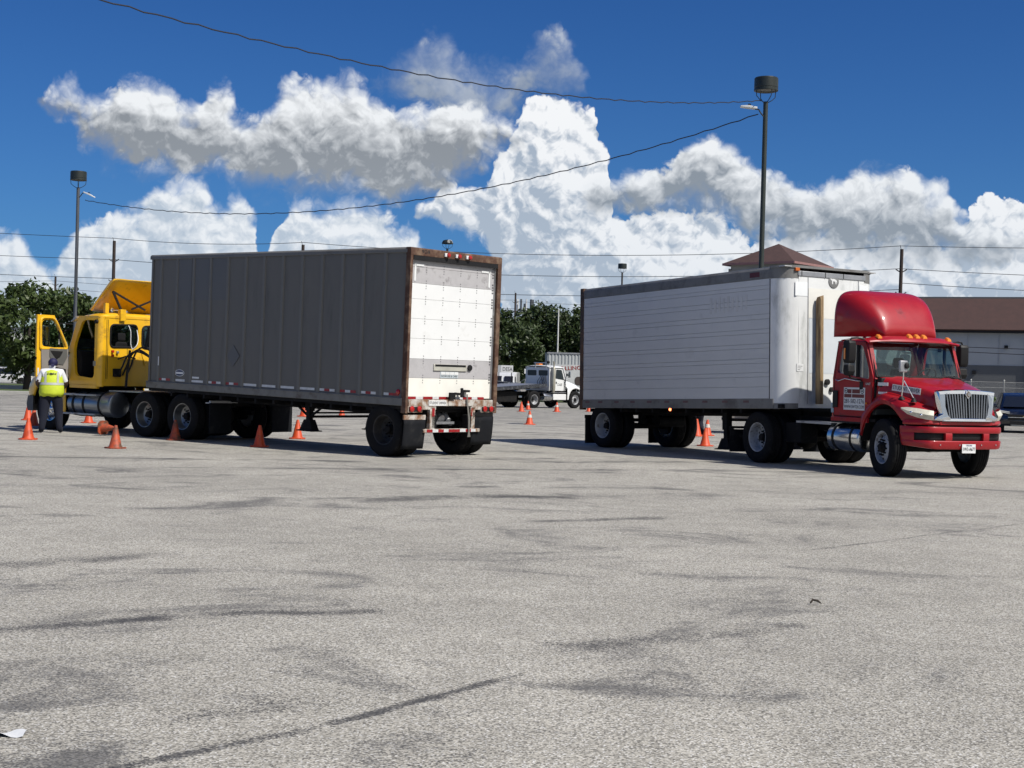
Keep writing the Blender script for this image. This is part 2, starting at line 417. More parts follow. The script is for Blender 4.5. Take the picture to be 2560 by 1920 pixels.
# ---------------------------------------------------------------- wheels
WHEEL = {}
def wheel_meshes(style):
    if style in WHEEL: return WHEEL[style]
    r, hw = .52, .14
    t = MB(); pr = [(.292, -hw*.78), (.33, -hw*.98), (.40, -hw*1.04), (.47, -hw), (.505, -hw*.86), (.52, -hw*.70)]
    for a in (-.45, -.15, .15, .45):
        pr += [(.52, hw*(a-.07)), (.506, hw*(a-.055)), (.506, hw*(a+.055)), (.52, hw*(a+.07))]
    pr += [(.52, hw*.70), (.505, hw*.86), (.47, hw), (.40, hw*1.04), (.33, hw*.98), (.292, hw*.78)]
    t.lathe(pr, n=48)
    tyre = t.mesh('tyre', M_tyre, smooth=40)
    rim = MB(); dark = 1
    if style == 'front':       # disc bulges outwards (+y is outside)
        prof = [(.285, -.10), (.285, .095), (.298, .105), (.298, .118), (.282, .115), (.268, .09), (.25, .03), (.235, .035), (.17, .085), (.155, .09), (.0001, .09)]
        hole_r, hole_y, hole_rad = .205, .066, .030
    elif style == 'slots':
        prof = [(.285, -.10), (.285, .095), (.298, .105), (.298, .118), (.282, .115), (.268, .09), (.25, .05), (.235, .055), (.17, .095), (.155, .10), (.0001, .10)]
        hole_r, hole_y, hole_rad = .205, .078, .028
    else:                      # outer wheel of a dual pair: deep dish
        prof = [(.285, -.12), (.285, .095), (.298, .105), (.298, .118), (.280, .112), (.266, .06), (.262, -.02), (.245, -.06), (.20, -.085), (.15, -.095), (.0001, -.095)]
        hole_r, hole_y, hole_rad = .215, -.077, .028
    rim.lathe(prof, n=40)
    rim.mat(1)
    for k in range(5 if style == 'front' else 8):
        a = 2*math.pi*(k+.3)/(5 if style == 'front' else 8); c = (math.cos(a)*hole_r, hole_y, math.sin(a)*hole_r)
        pts = [(c[0]+hole_rad*math.cos(q), hole_y+.004, c[2]+hole_rad*math.sin(q)) for q in [2*math.pi*j/12 for j in range(12)]]
        rim.poly(pts)
    rim_me = rim.mesh('rim', [mat('dulled_wheel_alloy', (.26, .27, .28), .38, .85, vary=.3, vscale=6) if style == 'dual_alu' else mat('grimy_black_wheel', (.022, .022, .024), .7, vary=.4, dirt=(.045, .04, .035), dirt_amt=.3, dirt_scale=8) if style == 'dual_dark' else M_alu if style == 'slots' else M_steelwheel, M_black], smooth=30, fix=True)
    hub = MB(); y0 = .09 if style in ('front', 'slots') else -.095
    hub.lathe([(.105, y0-.01), (.10, y0+.03), (.075, y0+.055), (.075, y0+.11 if 'dual' in style else y0+.07), (.06, y0+.13 if 'dual' in style else y0+.08), (.0001, y0+.13 if 'dual' in style else y0+.08)], n=20)
    for k in range(10):
        a = 2*math.pi*k/10; c = (math.cos(a)*.138, 0, math.sin(a)*.138)
        hub.cyl((c[0], y0-.005, c[2]), (c[0], y0+.045, c[2]), .017, 6)
    hub_me = hub.mesh('hub', M_chrome if style == 'slots' else M_chassis, smooth=30)
    inner = None
    WHEEL[style] = (tyre, rim_me, hub_me); return WHEEL[style]
def wheel(parent, x, y, z=.52, style='dual', side=1, steer=0.0, name='wheel', sc=1.0):
    """side=+1: outside faces +y"""
    t, r, h = wheel_meshes(style)
    w = empty(name, (x, y, z), (0, 0, (0 if side > 0 else math.pi) + steer), parent)
    if sc != 1.0: w.scale = (sc,) * 3
    a0 = random.random() * 6
    for n, me in (('tyre', t), ('rim', r), ('hub', h)):
        o = inst(n, me, w, rot=(0, a0, 0))
    return w
def duals(parent, x, half=1.0, z=.52, style='dual'):
    for s in (1, -1):
        wheel(parent, x, s * (half + .14), z, style, s)
        wi = empty('inner_wheel', (x, s * (half - .20), z), (0, 0, 0 if s > 0 else math.pi), parent)
        inst('tyre', wheel_meshes(style)[0], wi); inst('rim', wheel_meshes(style)[1], wi)

# ================================================================ the setting
def G(y): return -.006 * min(max(y - 42.0, 0.0), 58.0)      # the lot falls gently away towards the street
def asphalt():
    m = bpy.data.materials.new('worn_asphalt'); m.use_nodes = True; nt = m.node_tree; X.nt = nt
    b = nt.nodes['Principled BSDF']; tc = nt.nodes.new('ShaderNodeTexCoord'); co = X(tc.outputs['Object'])
    x, y, z = xsep(co)
    flat = xcomb(x, y, 0.0)
    vo = nt.nodes.new('ShaderNodeTexVoronoi'); vo.voronoi_dimensions = '2D'; vo.inputs['Scale'].default_value = 118.0
    nt.links.new(flat.v, vo.inputs['Vector']); stone, s2, s3 = xsep(X(vo.outputs['Color']))   # one tone for each stone
    agg = xnoise(flat, 40, 3, .6) * .55 + stone * .45
    fine = stone
    mid = xnoise(flat, 2.3, 5, .62)
    big = xnoise(flat, .22, 5, .58)
    wear = xnoise(xvec('MULTIPLY', flat, (.7, 1.0, 1)), .55, 6, .68, dist=1.4)
    c = xmix(agg.ss(.20, .80), (.125, .119, .105), (.540, .512, .445))
    c = xmix(s2.ss(.90, .93) * .8, c, (.70, .69, .66))
    tone = mid.lin(.25, .75, .84, 1.12) * big.lin(.3, .7, .82, 1.12)
    c2 = xvec('SCALE', c, 1.0); nt.links.new(tone.v, c2.v.node.inputs['Scale']); c = c2
    # bare dark patches where the surface has gone, and rubber laid down by turning wheels
    dark = (wear + (.5 - agg) * .16 + (mid - .5) * .22).ss(.495, .69) * .72
    c = xmix(dark, c, (.060, .060, .064))
    wob = xnoise(flat, 1.1, 4, .6) - .5
    rub = None
    def seg(a, bb, w, st, rag=.35):
        ax, ay = a; bx, by = bb; dx, dy = bx - ax, by - ay; L = math.hypot(dx, dy); ux, uy = dx / L, dy / L
        px = x - ax; py = y - ay
        t = px * ux + py * uy; n = py * ux - px * uy + wob * rag
        return (1.0 - n.abs().ss(0.0, w * 1.7)) * t.ss(-.4, .35) * (1.0 - t.ss(L - .35, L + .4)) * st
    S = [((-1.57, 5.8), (-.82, 6.56), .065, .8, .12), ((-.82, 6.56), (.05, 7.76), .055, .85, .12), ((-3.2, 8.6), (-2.06, 9.44), .16, .75, .3), ((-2.06, 9.44), (-.8, 9.79), .14, .75, .3),
         ((.25, 8.6), (.95, 8.93), .26, .7, .5), ((.95, 8.93), (2.1, 9.68), .22, .5, .5), ((-1.91, 17.87), (-.62, 19.31), .35, .7, .5), ((-.62, 19.31), (1.01, 19.45), .40, .75, .5),
         ((.11, 15.96), (1.93, 16.97), .22, .65, .4), ((2.91, 13.96), (6.3, 17.46), .05, .6, .25), ((-4.3, 11.2), (-3.0, 12.6), .28, .6, .5), ((-1.57, 6.56), (-.85, 7.12), .22, .55, .4),
         ((-.4, 5.97), (.0, 6.31), .16, .5, .3)]
    for q in S:
        k = seg(*q); rub = k if rub is None else rub.max(k)
    rub = (rub * .95 + (.5 - agg) * .75 + (mid - .5) * 1.1).ss(.22, .80) * rub.ss(.02, .35) * .85
    c = xmix(rub.clamp(), c, (.038, .038, .042))
    # sweeping tyre arcs further back
    def arc(cx, cy, r, w, st):
        d = X.m('SQRT', (x - cx) * (x - cx) + (y - cy) * (y - cy)); n = (d - r + wob * .5).abs()
        return (1.0 - n.ss(w * .3, w)) * st * wear.ss(.40, .60)
    ar = arc(-14, 64, 39.5, .30, .6).max(arc(-14, 64, 41.6, .30, .6)).max(arc(5, 75, 27.5, .6, .6)).max(arc(5, 75, 34, .7, .5))
    c = xmix(ar.clamp(), c, (.048, .048, .052))
    # the far half of the lot is an older, darker course
    c = xmix(y.ss(46, 58) * .45 * mid.ss(.35, .6), c, (.10, .10, .105))
    # pale scuffs and worn stall lines
    sc = xnoise(xvec('MULTIPLY', flat, (.25, 3.0, 1)), 1.3, 3, .6).ss(.66, .74) * y.ss(14, 24) * .5
    c = xmix(sc, c, (.42, .41, .39))
    nt.links.new(c.v, b.inputs['Base Color']); b.inputs['Roughness'].default_value = .88; b.inputs['Specular IOR Level'].default_value = .3
    bp = nt.nodes.new('ShaderNodeBump'); bp.inputs['Strength'].default_value = .35; bp.inputs['Distance'].default_value = .008
    nt.links.new(agg.v, bp.inputs['Height']); nt.links.new(bp.outputs[0], b.inputs['Normal'])
    return m
ys = [-80, 42, 100, 1500]
gm = MB().add([(xx, yy, G(yy)) for yy in ys for xx in (-1500, 1500)], [(2*i, 2*i + 1, 2*i + 3, 2*i + 2) for i in range(3)])
tag(gm.build('parking_lot', asphalt(), None, smooth=0), kind='structure')
M_conc = mat('pale_concrete', (.42, .41, .38), .85, vary=.2, vscale=1.5, bump=.2)
M_whitekerb = mat('whitewashed_kerb', (.72, .72, .70), .8, vary=.15, vscale=1)
M_grass = mat('mown_grass', (.075, .105, .03), .95, vary=.4, vscale=1.2, bump=.5, bscale=25)
M_road = mat('street_asphalt', (.12, .118, .115), .9, vary=.2, vscale=.5)
def strip(name, x0, x1, y0, y1, h, m, kind='structure', skew=0.0):
    o = MB().box(x0, x1, y0, y1, -.4, h).build(name, m, None, smooth=0, loc=(0, 0, G((y0 + y1) / 2)), bevel=.01 if h > .05 else 0)
    return tag(o, kind=kind)
strip('kerb', -90, -9, 87.0, 87.35, .15, M_conc)
strip('pavement', -90, -9, 87.35, 89.2, .13, M_conc)
strip('verge', -90, -9, 89.2, 96.5, .12, M_grass)
strip('kerb', -120, -12, 103.0, 103.6, .32, M_whitekerb)
strip('verge', -120, -12, 103.6, 114.0, .28, M_grass)
strip('street', -200, 60, 130, 142, .006, M_road)
strip('verge', -12, 9, 101.5, 128, .10, M_grass)
strip('kerb', -12, 9, 101.0, 101.5, .14, M_conc)
# faint worn stall line and litter
M_line = mat('worn_line_paint', (.62, .62, .60), .8, vary=.3, vscale=8)
for i, (x0, y0, x1, y1) in enumerate(((5.2, 37.9, 9.2, 38.6), (-24, 52.0, -17, 53.2), (-15, 47.0, -11.5, 47.6))):
    m = MB(); d = Vector((x1 - x0, y1 - y0, 0)).normalized(); n_ = Vector((-d.y, d.x, 0)) * .05
    za, zb_ = G(y0) + .004, G(y1) + .004
    m.add([Vector((x0, y0, za)) - n_, Vector((x1, y1, zb_)) - n_, Vector((x1, y1, zb_)) + n_, Vector((x0, y0, za)) + n_], [(0, 1, 2, 3)])
    tag(m.build('painted_line', M_line, None, smooth=0), kind='structure')

# ---------------------------------------------------------------- trees
def leaf_mat(name, a, b):
    m = bpy.data.materials.new(name); m.use_nodes = True; nt = m.node_tree; nt.nodes.clear(); X.nt = nt
    out = nt.nodes.new('ShaderNodeOutputMaterial'); tc = nt.nodes.new('ShaderNodeTexCoord')
    n = xnoise(tc.outputs['Object'], 1.4, 4, .7).ss(.3, .7); c = xmix(n, a, b)
    d = nt.nodes.new('ShaderNodeBsdfPrincipled'); d.inputs['Roughness'].default_value = .5; d.inputs['Specular IOR Level'].default_value = .4
    t = nt.nodes.new('ShaderNodeBsdfTranslucent'); mx = nt.nodes.new('ShaderNodeMixShader'); mx.inputs[0].default_value = .22
    nt.links.new(c.v, d.inputs['Base Color']); nt.links.new(c.v, t.inputs['Color'])
    nt.links.new(d.outputs[0], mx.inputs[1]); nt.links.new(t.outputs[0], mx.inputs[2]); nt.links.new(mx.outputs[0], out.inputs[0])
    return m
M_leafA = leaf_mat('leaf_dark', (.024, .042, .013), (.058, .085, .026))
M_leafB = leaf_mat('leaf_mid', (.032, .055, .014), (.085, .120, .032))
M_leafC = leaf_mat('leaf_bright', (.05, .09, .012), (.12, .17, .03))
M_bark = mat('bark', (.045, .036, .028), .9, vary=.4, vscale=5, bump=.5, bscale=30)
def tree(name, label, loc, h, rad, base, leafm, seed, n_clump=70, per=95, leaf=.17, trunk_r=.2, flat=.8, group=None, cat='tree', spire=0.0):
    rnd = random.Random(seed); t = empty(name, loc, (0, 0, 0)); tag(t, label, cat, group)
    cz = base + (h - base) * .5; hz = (h - base) * .5
    clumps = []
    for i in range(n_clump):
        while True:
            p = Vector((rnd.uniform(-1, 1), rnd.uniform(-1, 1), rnd.uniform(-1, 1)))
            if .30 < p.length < 1: break
        p = p.normalized() * (p.length ** .45)
        k = 1 - spire * max(0, p.z)
        bulge = 1 + .16 * math.sin(5 * math.atan2(p.y, p.x) + seed) + .12 * math.sin(3 * p.z + seed * 2)
        clumps.append((Vector((p.x * rad * k * bulge, p.y * rad * k * bulge, cz + p.z * hz * (1 + .08 * math.sin(7 * p.x + seed)))), rnd.uniform(.35, .75) * rad * .26))
    m = MB()
    for c, r in clumps:
        for k in range(per):
            d = Vector((rnd.gauss(0, 1), rnd.gauss(0, 1), rnd.gauss(0, flat))); d = d.normalized() * (rnd.random() ** .4) * r * 1.25
            p = c + d
            nrm = (d.normalized() * .5 + Vector((rnd.gauss(0, .6), rnd.gauss(0, .6), rnd.gauss(.35, .6)))).normalized()
            a = nrm.orthogonal().normalized(); a.rotate(Matrix.Rotation(rnd.random() * 6.28, 3, nrm)); b = nrm.cross(a)
            s = leaf * rnd.uniform(.6, 1.35)
            m.add([p - a * s, p - b * s * .45, p + a * s, p + b * s * .45], [(0, 1, 2, 3)])
    m.build('crown', leafm, t, smooth=0, fix=False)
    m = MB(); m.tube([(0, 0, -.1), (.05, .02, base * .5), (0, .05, base * 1.05), (.1, 0, cz)], [trunk_r * 1.25, trunk_r, trunk_r * .85, trunk_r * .4], 10)
    for i in range(9):
        c, r = clumps[(i * 7) % len(clumps)]
        z0 = base * .8 + (cz - base) * rnd.random() * .7
        m.tube([(0, 0, z0), (c.x * .45, c.y * .45, z0 + (c.z - z0) * .6), tuple(c)], [trunk_r * .45, trunk_r * .28, trunk_r * .10], 7)
    m.build('trunk', M_bark, t)
    return t
tree('oak_tree', 'leafy green tree beside the yellow tractor door, trunk on the verge', (-33.6, 99.0, -.28), 7.25, 4.2, 1.5, M_leafB, 3, 150, 95, .20, .24)
tree('oak_tree', 'green tree cut by the left edge of the picture', (-41.0, 101.0, -.28), 7.0, 4.3, 1.4, M_leafB, 11, 130, 90, .20, .24)
tree('oak_tree', 'smaller tree behind the left lamp post, right of the leafy tree', (-33.2, 116.5, -.10), 7.0, 3.4, 1.6, M_leafA, 5, 70, 80, .20, .2)
tree('oak_tree', 'dark tree seen low behind the roof of the yellow cab', (-38.5, 124.0, -.35), 7.6, 3.6, 1.6, M_leafA, 21, 60, 80, .20, .2)
tree('live_oak_tree', 'dark live oak nearest the grey trailer, behind the flatbed truck', (-1.2, 117.0, -.26), 6.8, 4.2, 1.6, M_leafA, 7, 110, 105, .19, .3, flat=.7)
tree('live_oak_tree', 'dark live oak between the antenna mast and the white pole', (2.3, 121.0, -.26), 7.5, 4.3, 1.8, M_leafA, 8, 110, 105, .19, .3, flat=.7)
tree('live_oak_tree', 'dark live oak standing behind the grey lettered box body', (6.5, 119.0, -.26), 7.7, 4.2, 1.8, M_leafA, 9, 110, 105, .19, .3, flat=.7)
tree('live_oak_tree', 'dark live oak half hidden behind the white trailer', (12.5, 123.0, -.35), 8.0, 4.3, 1.9, M_leafA, 10, 80, 95, .20, .3, flat=.7)
tree('shrub', 'bright green bush left of the dark car, against the fence', (22.3, 66.0, -.15), 1.55, .75, .05, M_leafC, 14, 34, 60, .07, .04, cat='shrub')

def treeline():
    rnd = random.Random(77); m = MB()
    for i in range(230):
        cx, cy = rnd.uniform(-150, 110), rnd.uniform(168, 182); h = rnd.uniform(3.2, 6.2); r = rnd.uniform(2.2, 3.6)
        for k in range(42):
            d = Vector((rnd.gauss(0, 1), rnd.gauss(0, 1), rnd.gauss(0, .8))).normalized() * r * rnd.random() ** .4
            q = Vector((cx, cy, h * .5)) + Vector((d.x, d.y, d.z * h * .5 / r)); nrm = Vector((rnd.gauss(0, .6), rnd.gauss(-.5, .6), rnd.gauss(.4, .6))).normalized()
            a = nrm.orthogonal().normalized(); a.rotate(Matrix.Rotation(rnd.random() * 6.28, 3, nrm)); b = nrm.cross(a); s = rnd.uniform(.35, .7)
            m.add([q - a * s, q - b * s * .6, q + a * s, q + b * s * .6], [(0, 1, 2, 3)])
    tag(m.build('far_woods', M_leafA, None, smooth=0, fix=False, loc=(0, 0, -.35)), 'low far line of dark trees along the horizon', 'trees', kind='stuff')
treeline()
# ---------------------------------------------------------------- lamp posts
M_lampdark = mat('dark_green_lamp', (.016, .022, .021), .45, vary=.2)
M_polegrey = mat('grey_pole_paint', (.075, .082, .095), .5, vary=.15, vscale=2)
M_led = mat('light_grey_casting', (.60, .62, .63), .5)
def lamp_post(loc, ph, label, side=None, drum=.44, r=.075, mm=None, dz=0.0):
    t = empty('lamp_post', loc); tag(t, label, 'lamp post', 'lamp posts around the lot')
    MB().tube([(0, 0, -.05), (0, 0, ph)], [r * 1.12, r], 14).build('pole', mm or M_polegrey, t)
    MB().box(-.2, .2, -.2, .2, -.05, .55).build('footing', M_conc, t, bevel=.03)
    m = MB(); n = 4
    for k in range(4):
        a = math.pi/2 * k + .35; c, s = math.cos(a), math.sin(a)
        m.tube([(c*.06, s*.06, ph - .03), (c*.22, s*.22, ph + .06), (c*.33, s*.33, ph + .16), (c*.345, s*.345, ph + .31), (c*.345, s*.345, ph + .36)], .013, 6)
    m.build('cage', M_lampdark, t)
    z0 = ph + .31
    hd = empty('lamp_head', (0, 0, 0), (0, 0, 0), t)
    if drum > .3:
        m = MB(); m.lathe([(.31, z0 + .03), (.36, z0 + .02), (.378, z0 + .03), (.378, z0 + .09), (.366, z0 + .10), (.366, z0 + .12), (.375, z0 + .13), (.372, z0 + drum - .03), (.35, z0 + drum), (.0001, z0 + drum + .03)], (0, 0, 0), 'z', 36); m.build('shade', M_lampdark, hd)
        m = MB(); m.lathe([(.31, z0 + .03), (.30, z0 + .06), (.0001, z0 + .07)], (0, 0, 0), 'z', 28); m.build('lens', mat('smoked_lens', (.12, .115, .10), .3), hd)
    else:
        m = MB(); m.lathe([(.30, z0 + .02), (.378, z0 + .0), (.378, z0 + .07), (.30, z0 + .22), (.16, z0 + .27), (.0001, z0 + .27)], (0, 0, 0), 'z', 12); m.build('shade', M_lampdark, hd, smooth=20)
        MB().prism([(.10, -.37, z0 + .05), (.36, -.10, z0 + .05), (.26, -.06, z0 + .25), (.06, -.26, z0 + .25)], (.01, -.01, 0)).build('torn_sheet', M_led, hd)
    if side:
        s = side; zl = ph - .30 - dz
        fl = empty('floodlight', (0, 0, 0), (0, 0, 0), t)
        m = MB(); m.tube([(s*.05, -.03, zl - .18), (s*.16, -.05, zl - .06), (s*.22, -.05, zl + .04), (s*.34, -.05, zl + .06)], .022, 8); m.build('bracket', M_lampdark, fl)
        tz = .05 if s < 0 else -.22
        m = MB(); m.loft([[(s*.28, -.15, zl + .05), (s*.28, .07, zl + .05), (s*.28, .07, zl + .11), (s*.28, -.15, zl + .11)], [(s*.55, -.17, zl + .05 + tz*.5), (s*.55, .09, zl + .05 + tz*.5), (s*.55, .09, zl + .13 + tz*.5), (s*.55, -.17, zl + .13 + tz*.5)], [(s*.80, -.13, zl + .05 + tz), (s*.80, .05, zl + .05 + tz), (s*.80, .05, zl + .10 + tz), (s*.80, -.13, zl + .10 + tz)]])
        m.build('lamp_body', M_led, fl, bevel=.012)
        m = MB(); m.cyl((s*.52, -.04, zl + .12 + tz*.5), (s*.52, -.04, zl + .19 + tz*.5), .045, 12); m.build('photocell', M_black, fl)
    return t
lamp_post((7.74, 45.0, G(45)), 10.47, 'tall dark lamp post behind the white trailer, a floodlight near its top', -1, mm=mat('dark_green_pole', (.022, .030, .026), .5))
lamp_post((-20.55, 67.0, G(67)), 10.05, 'grey lamp post left of the yellow cab with a drooping floodlight', 1, mm=M_polegrey)
lamp_post((9.15, 122.0, -.35), 11.03, 'distant lamp post showing above the white trailer roof', None, mm=mat('brown_pole', (.045, .038, .035), .6))
lamp_post((-4.53, 95.0, G(95)), 10.27, 'distant lamp post with torn shade above the grey trailer', None, drum=.2, mm=M_lampdark)

# ---------------------------------------------------------------- utility poles and wires
M_wood = mat('creosoted_pole', (.040, .028, .024), .85, vary=.3, vscale=3, bump=.3)
M_wire = mat('black_cable', (.016, .018, .024), .6)
M_ins = mat('insulator_grey', (.09, .10, .11), .4)
def utility_pole(x, y, top, label, arms=(1.55, 3.3), lean=0.0):
    t = empty('utility_pole', (x, y, -.35)); tag(t, label, 'utility pole', 'utility poles along the street')
    h = top + .35
    MB().tube([(0, 0, -.1), (lean, 0, h)], [.17, .13], 12).build('pole', M_wood, t)
    m = MB(); m.cyl((lean - .05, 0, h - .05), (lean - .14, 0, h + .30), .025, 6); m.build('top_pin', M_ins, t)
    for a in arms:
        m = MB()
        for s in (-1, 1): m.tube([(lean, 0, h - a - .25), (lean + s*.28, 0, h - a - .1), (lean + s*.42, 0, h - a)], .05, 6)
        m.build('bracket', M_ins, t)
    return t
utility_pole(-33.95, 121, 12.14, 'brown utility pole between the left lamp post and the grey trailer')
utility_pole(-17.68, 119, 12.05, 'utility pole whose tip shows above the grey trailer roof')
utility_pole(29.6, 110, 12.15, 'dark utility pole right of the white trailer, behind the red fairing', lean=.1)
utility_pole(.17, 200, 13.2, 'far utility pole with crossarms rising from the oaks', arms=(1.2, 2.4, 5.0))
utility_pole(-61.0, 190, 13.2, 'far thin utility pole behind the left trees', arms=(1.0,))
def wire(name, A, B, coef, label, s0=0.0, s1=1.0, r=.02, n=24, wob=0.0, cat='cable', group=None):
    pts = []
    for k in range(n + 1):
        s = s0 + (s1 - s0) * k / n
        x, y = A[0] + (B[0] - A[0]) * s, A[1] + (B[1] - A[1]) * s
        z = coef[0]*s*s + coef[1]*s + coef[2]
        if wob: z += wob * math.sin(k * 2.4) ; x += wob * math.cos(k * 2.4)
        pts.append((x, y, z))
    m = MB(); m.tube(pts, r, 6)
    return tag(m.build(name, M_wire, None), label, cat, group)
wire('overhead_cable', (7.62, 45), (-9, 21), (3.2279, -5.9958, 10.49), 'twisted black cable rising from the tall lamp post to the upper left', .004, .98, .014, 90, .018)
wire('overhead_cable', (7.62, 45), (-20.4, 67), (6.7738, -7.5286, 10.10), 'sagging black cable strung between the two big lamp posts', .004, .992, .017, 110, .018)
g_ = 'street power lines'
PL, PM, PR = (-33.95, 121), (-17.68, 119), (29.6, 110)
def span(A, B, za, zb, sag, label, r=.022):
    return wire('power_line', A, B, (4*sag, zb - za - 4*sag, za), label, 0, 1, r, 20, 0, 'power line', g_)
span((-75, 122), PL, 13.9, 12.35, .25, 'topmost power line left of the brown utility pole')
span(PL, PM, 12.35, 12.25, .3, 'topmost power line between the brown pole and the grey trailer')
span(PM, PR, 12.25, 12.40, .9, 'topmost power line running behind the white trailer to the right pole')
span(PR, (62, 104), 12.40, 13.0, .3, 'topmost power line right of the dark utility pole')
span((-75, 122), PL, 11.9, 10.55, .3, 'second power line left of the brown utility pole')
span(PL, PM, 10.55, 10.4, .25, 'second power line between the brown pole and the grey trailer')
span(PM, PR, 10.4, 10.65, .8, 'second power line passing behind the white trailer')
span(PR, (62, 104), 10.65, 10.3, .35, 'second power line right of the dark utility pole')
span((-75, 122), PL, 10.3, 8.95, .3, 'third power line left of the brown utility pole')
span(PL, PM, 8.95, 8.7, .3, 'third power line between the brown pole and the grey trailer')
span(PM, PR, 8.7, 9.05, .7, 'third power line in the gap between the two trailers')
span(PR, (62, 104), 9.55, 9.0, .35, 'third power line right of the dark utility pole')
span((-120, 185), (-61, 190), 11.0, 12.6, .3, 'thin far power line sloping up left of the brown pole')
span((-61, 190), (.17, 200), 12.6, 12.2, .6, 'thin far power line behind the left lamp post')
span((.17, 200), (60, 195), 12.0, 12.4, .6, 'far power line just above the oaks')
span((-61, 190), (.17, 200), 11.6, 11.0, .6, 'lower thin far power line behind the yellow cab')

# ---------------------------------------------------------------- buildings
M_shingle = mat('brown_shingle', (.070, .038, .034), .9, vary=.25, vscale=3, grain=.25, bump=.3, bscale=20)
M_wallgrey = mat('grey_metal_wall', (.40, .42, .44), .6, vary=.08, vscale=1)
M_walldark = mat('dark_grey_wall', (.115, .12, .125), .7, vary=.10, vscale=1)
wb = empty('warehouse', (21.27, 75.6, G(75.6)), (0, 0, -R_(23)))
tag(wb, 'long grey warehouse with brown mansard roof on the right', 'building')
def warehouse(t):
    x0, x1 = -2.0, 28.0
    MB().box(x0, x1, 0, 12, 3.02, 4.98).build('upper_wall', M_wallgrey, t)
    MB().box(x0, x1, -.03, 12, -.1, 3.02).build('lower_wall', M_walldark, t)
    m = MB(); m.prism([(x0 - .3, -.45, 4.86), (x0 - .3, -.35, 4.80), (x0 - .3, .2, 4.80), (x0 - .3, 1.6, 6.62), (x0 - .3, 1.45, 6.62)], (x1 - x0 + .6, 0, 0)); m.build('mansard_roof', M_shingle, t)
    MB().box(x0 - .3, x1 + .3, 1.4, 12, 6.55, 6.66).build('parapet', M_walldark, t)
    MB().box(x0 - .2, x1, -.36, .0, 4.70, 4.80).build('gutter', M_black, t)
    for x in (5.62, 12.0, 18.4): MB().box(x - .07, x + .07, -.14, .0, 0, 4.72).build('downpipe', M_wallgrey, t)
    for x, z in ((4.55, 3.98), (3.0, 2.65), (1.25, 3.75)): MB().box(x - .09, x + .09, -.14, -.031, z - .09, z + .09).build('wall_box', M_black, t)
    for k in range(19): MB().box(x0 + k*1.55 - .012, x0 + k*1.55 + .012, -.032, -.0, 3.03, 4.7).build('wall_joint', M_wallgrey, t)
warehouse(wb)
for dz, sg_, lab in ((0, .05, 'upper of two black service cables in front of the warehouse wall'), (-.20, .10, 'lower of two black service cables in front of the warehouse wall')):
    wire('service_cable', (20.6, 72.4), (34, 68), (4*sg_, -.15 + dz*.4 - 4*sg_, 3.72 + dz), lab, 0, 1, .018, 12, 0, 'cable')
tw = empty('corner_tower', (17.11, 88.54, G(88)), (0, 0, R_(-40)))
tag(tw, 'pale square corner tower with brown hipped roof behind the white trailer', 'building')
def tower(t):
    w = 4.36; M_st = mat('pale_stucco', (.36, .35, .32), .85, vary=.12, vscale=1.5)
    e = .38; z = 9.42                                             # local: right front corner at the origin
    for nm, a in (('front_wall', (-w, 0, 0, .2)), ('side_wall', (-.2, 0, .2, w)), ('back_wall', (-w, 0, w - .2, w)), ('far_wall', (-w, -w + .2, .2, w - .2))):
        MB().box(a[0], a[1], a[2], a[3], -.1, z).build(nm, M_st, t)
    c = (-w/2, w/2, z + 1.38)
    q = [(e, -e, z), (e, w + e, z), (-w - e, w + e, z), (-w - e, -e, z)]
    for k in range(4):
        m = MB(); m.add([q[k], q[(k+1) % 4], c], [(0, 1, 2)]); ro = m.build('roof_slope', M_shingle, t, smooth=0, fix=False); sd = ro.modifiers.new('s', 'SOLIDIFY'); sd.thickness = .06
        a, b = Vector(q[k]), Vector(q[(k+1) % 4]); MB().bar(a - Vector((0, 0, .06)), b - Vector((0, 0, .06)), .06, .14).build('fascia', mat('pink_fascia', (.30, .16, .15), .6), t)
    for x in (-3.7, -1.2):
        fr_ = MB().box(x - .45, x + .45, -.05, -.001, 7.6, 8.75).build('window_frame', M_st, t, bevel=.02)
        MB().box(x - .34, x + .34, -.06, -.051, 7.7, 8.64).build('pane', mat('blue_grey_pane', (.06, .10, .15), .1), fr_)
    MB().box(-2.9, -.8, -.5, -.07, 8.35, 8.66).build('blue_awning', mat('blue_awning', (.012, .04, .18), .6), t, bevel=.02)
    for k in range(6): MB().box(-w - .12, -w, -.1, .25, 6.2 + k*.5, 6.6 + k*.5).build('quoin', M_st, t, bevel=.02)
tower(tw)
bl = empty('store_building', (-62, 146, -.35)); tag(bl, 'low pale store building far behind the left trees', 'building')
MB().box(0, 30, 0, 14, -.1, 5.6).build('wall', mat('cream_wall', (.55, .55, .52), .8), bl)
MB().box(-.3, 30.3, -.3, 14.3, 5.6, 6.3).build('roof_band', mat('pale_teal_band', (.50, .62, .60), .6), bl)
for k in range(8): 
    w_ = MB().box(1.4 + k*3.6, 3.8 + k*3.6, -.04, -.002, .6, 2.9).build('shop_window', mat('shop_glass', (.03, .045, .05), .08), bl)
    MB().box(2.55 + k*3.6, 2.65 + k*3.6, -.07, -.041, .6, 2.9).build('mullion', M_aludull, w_)

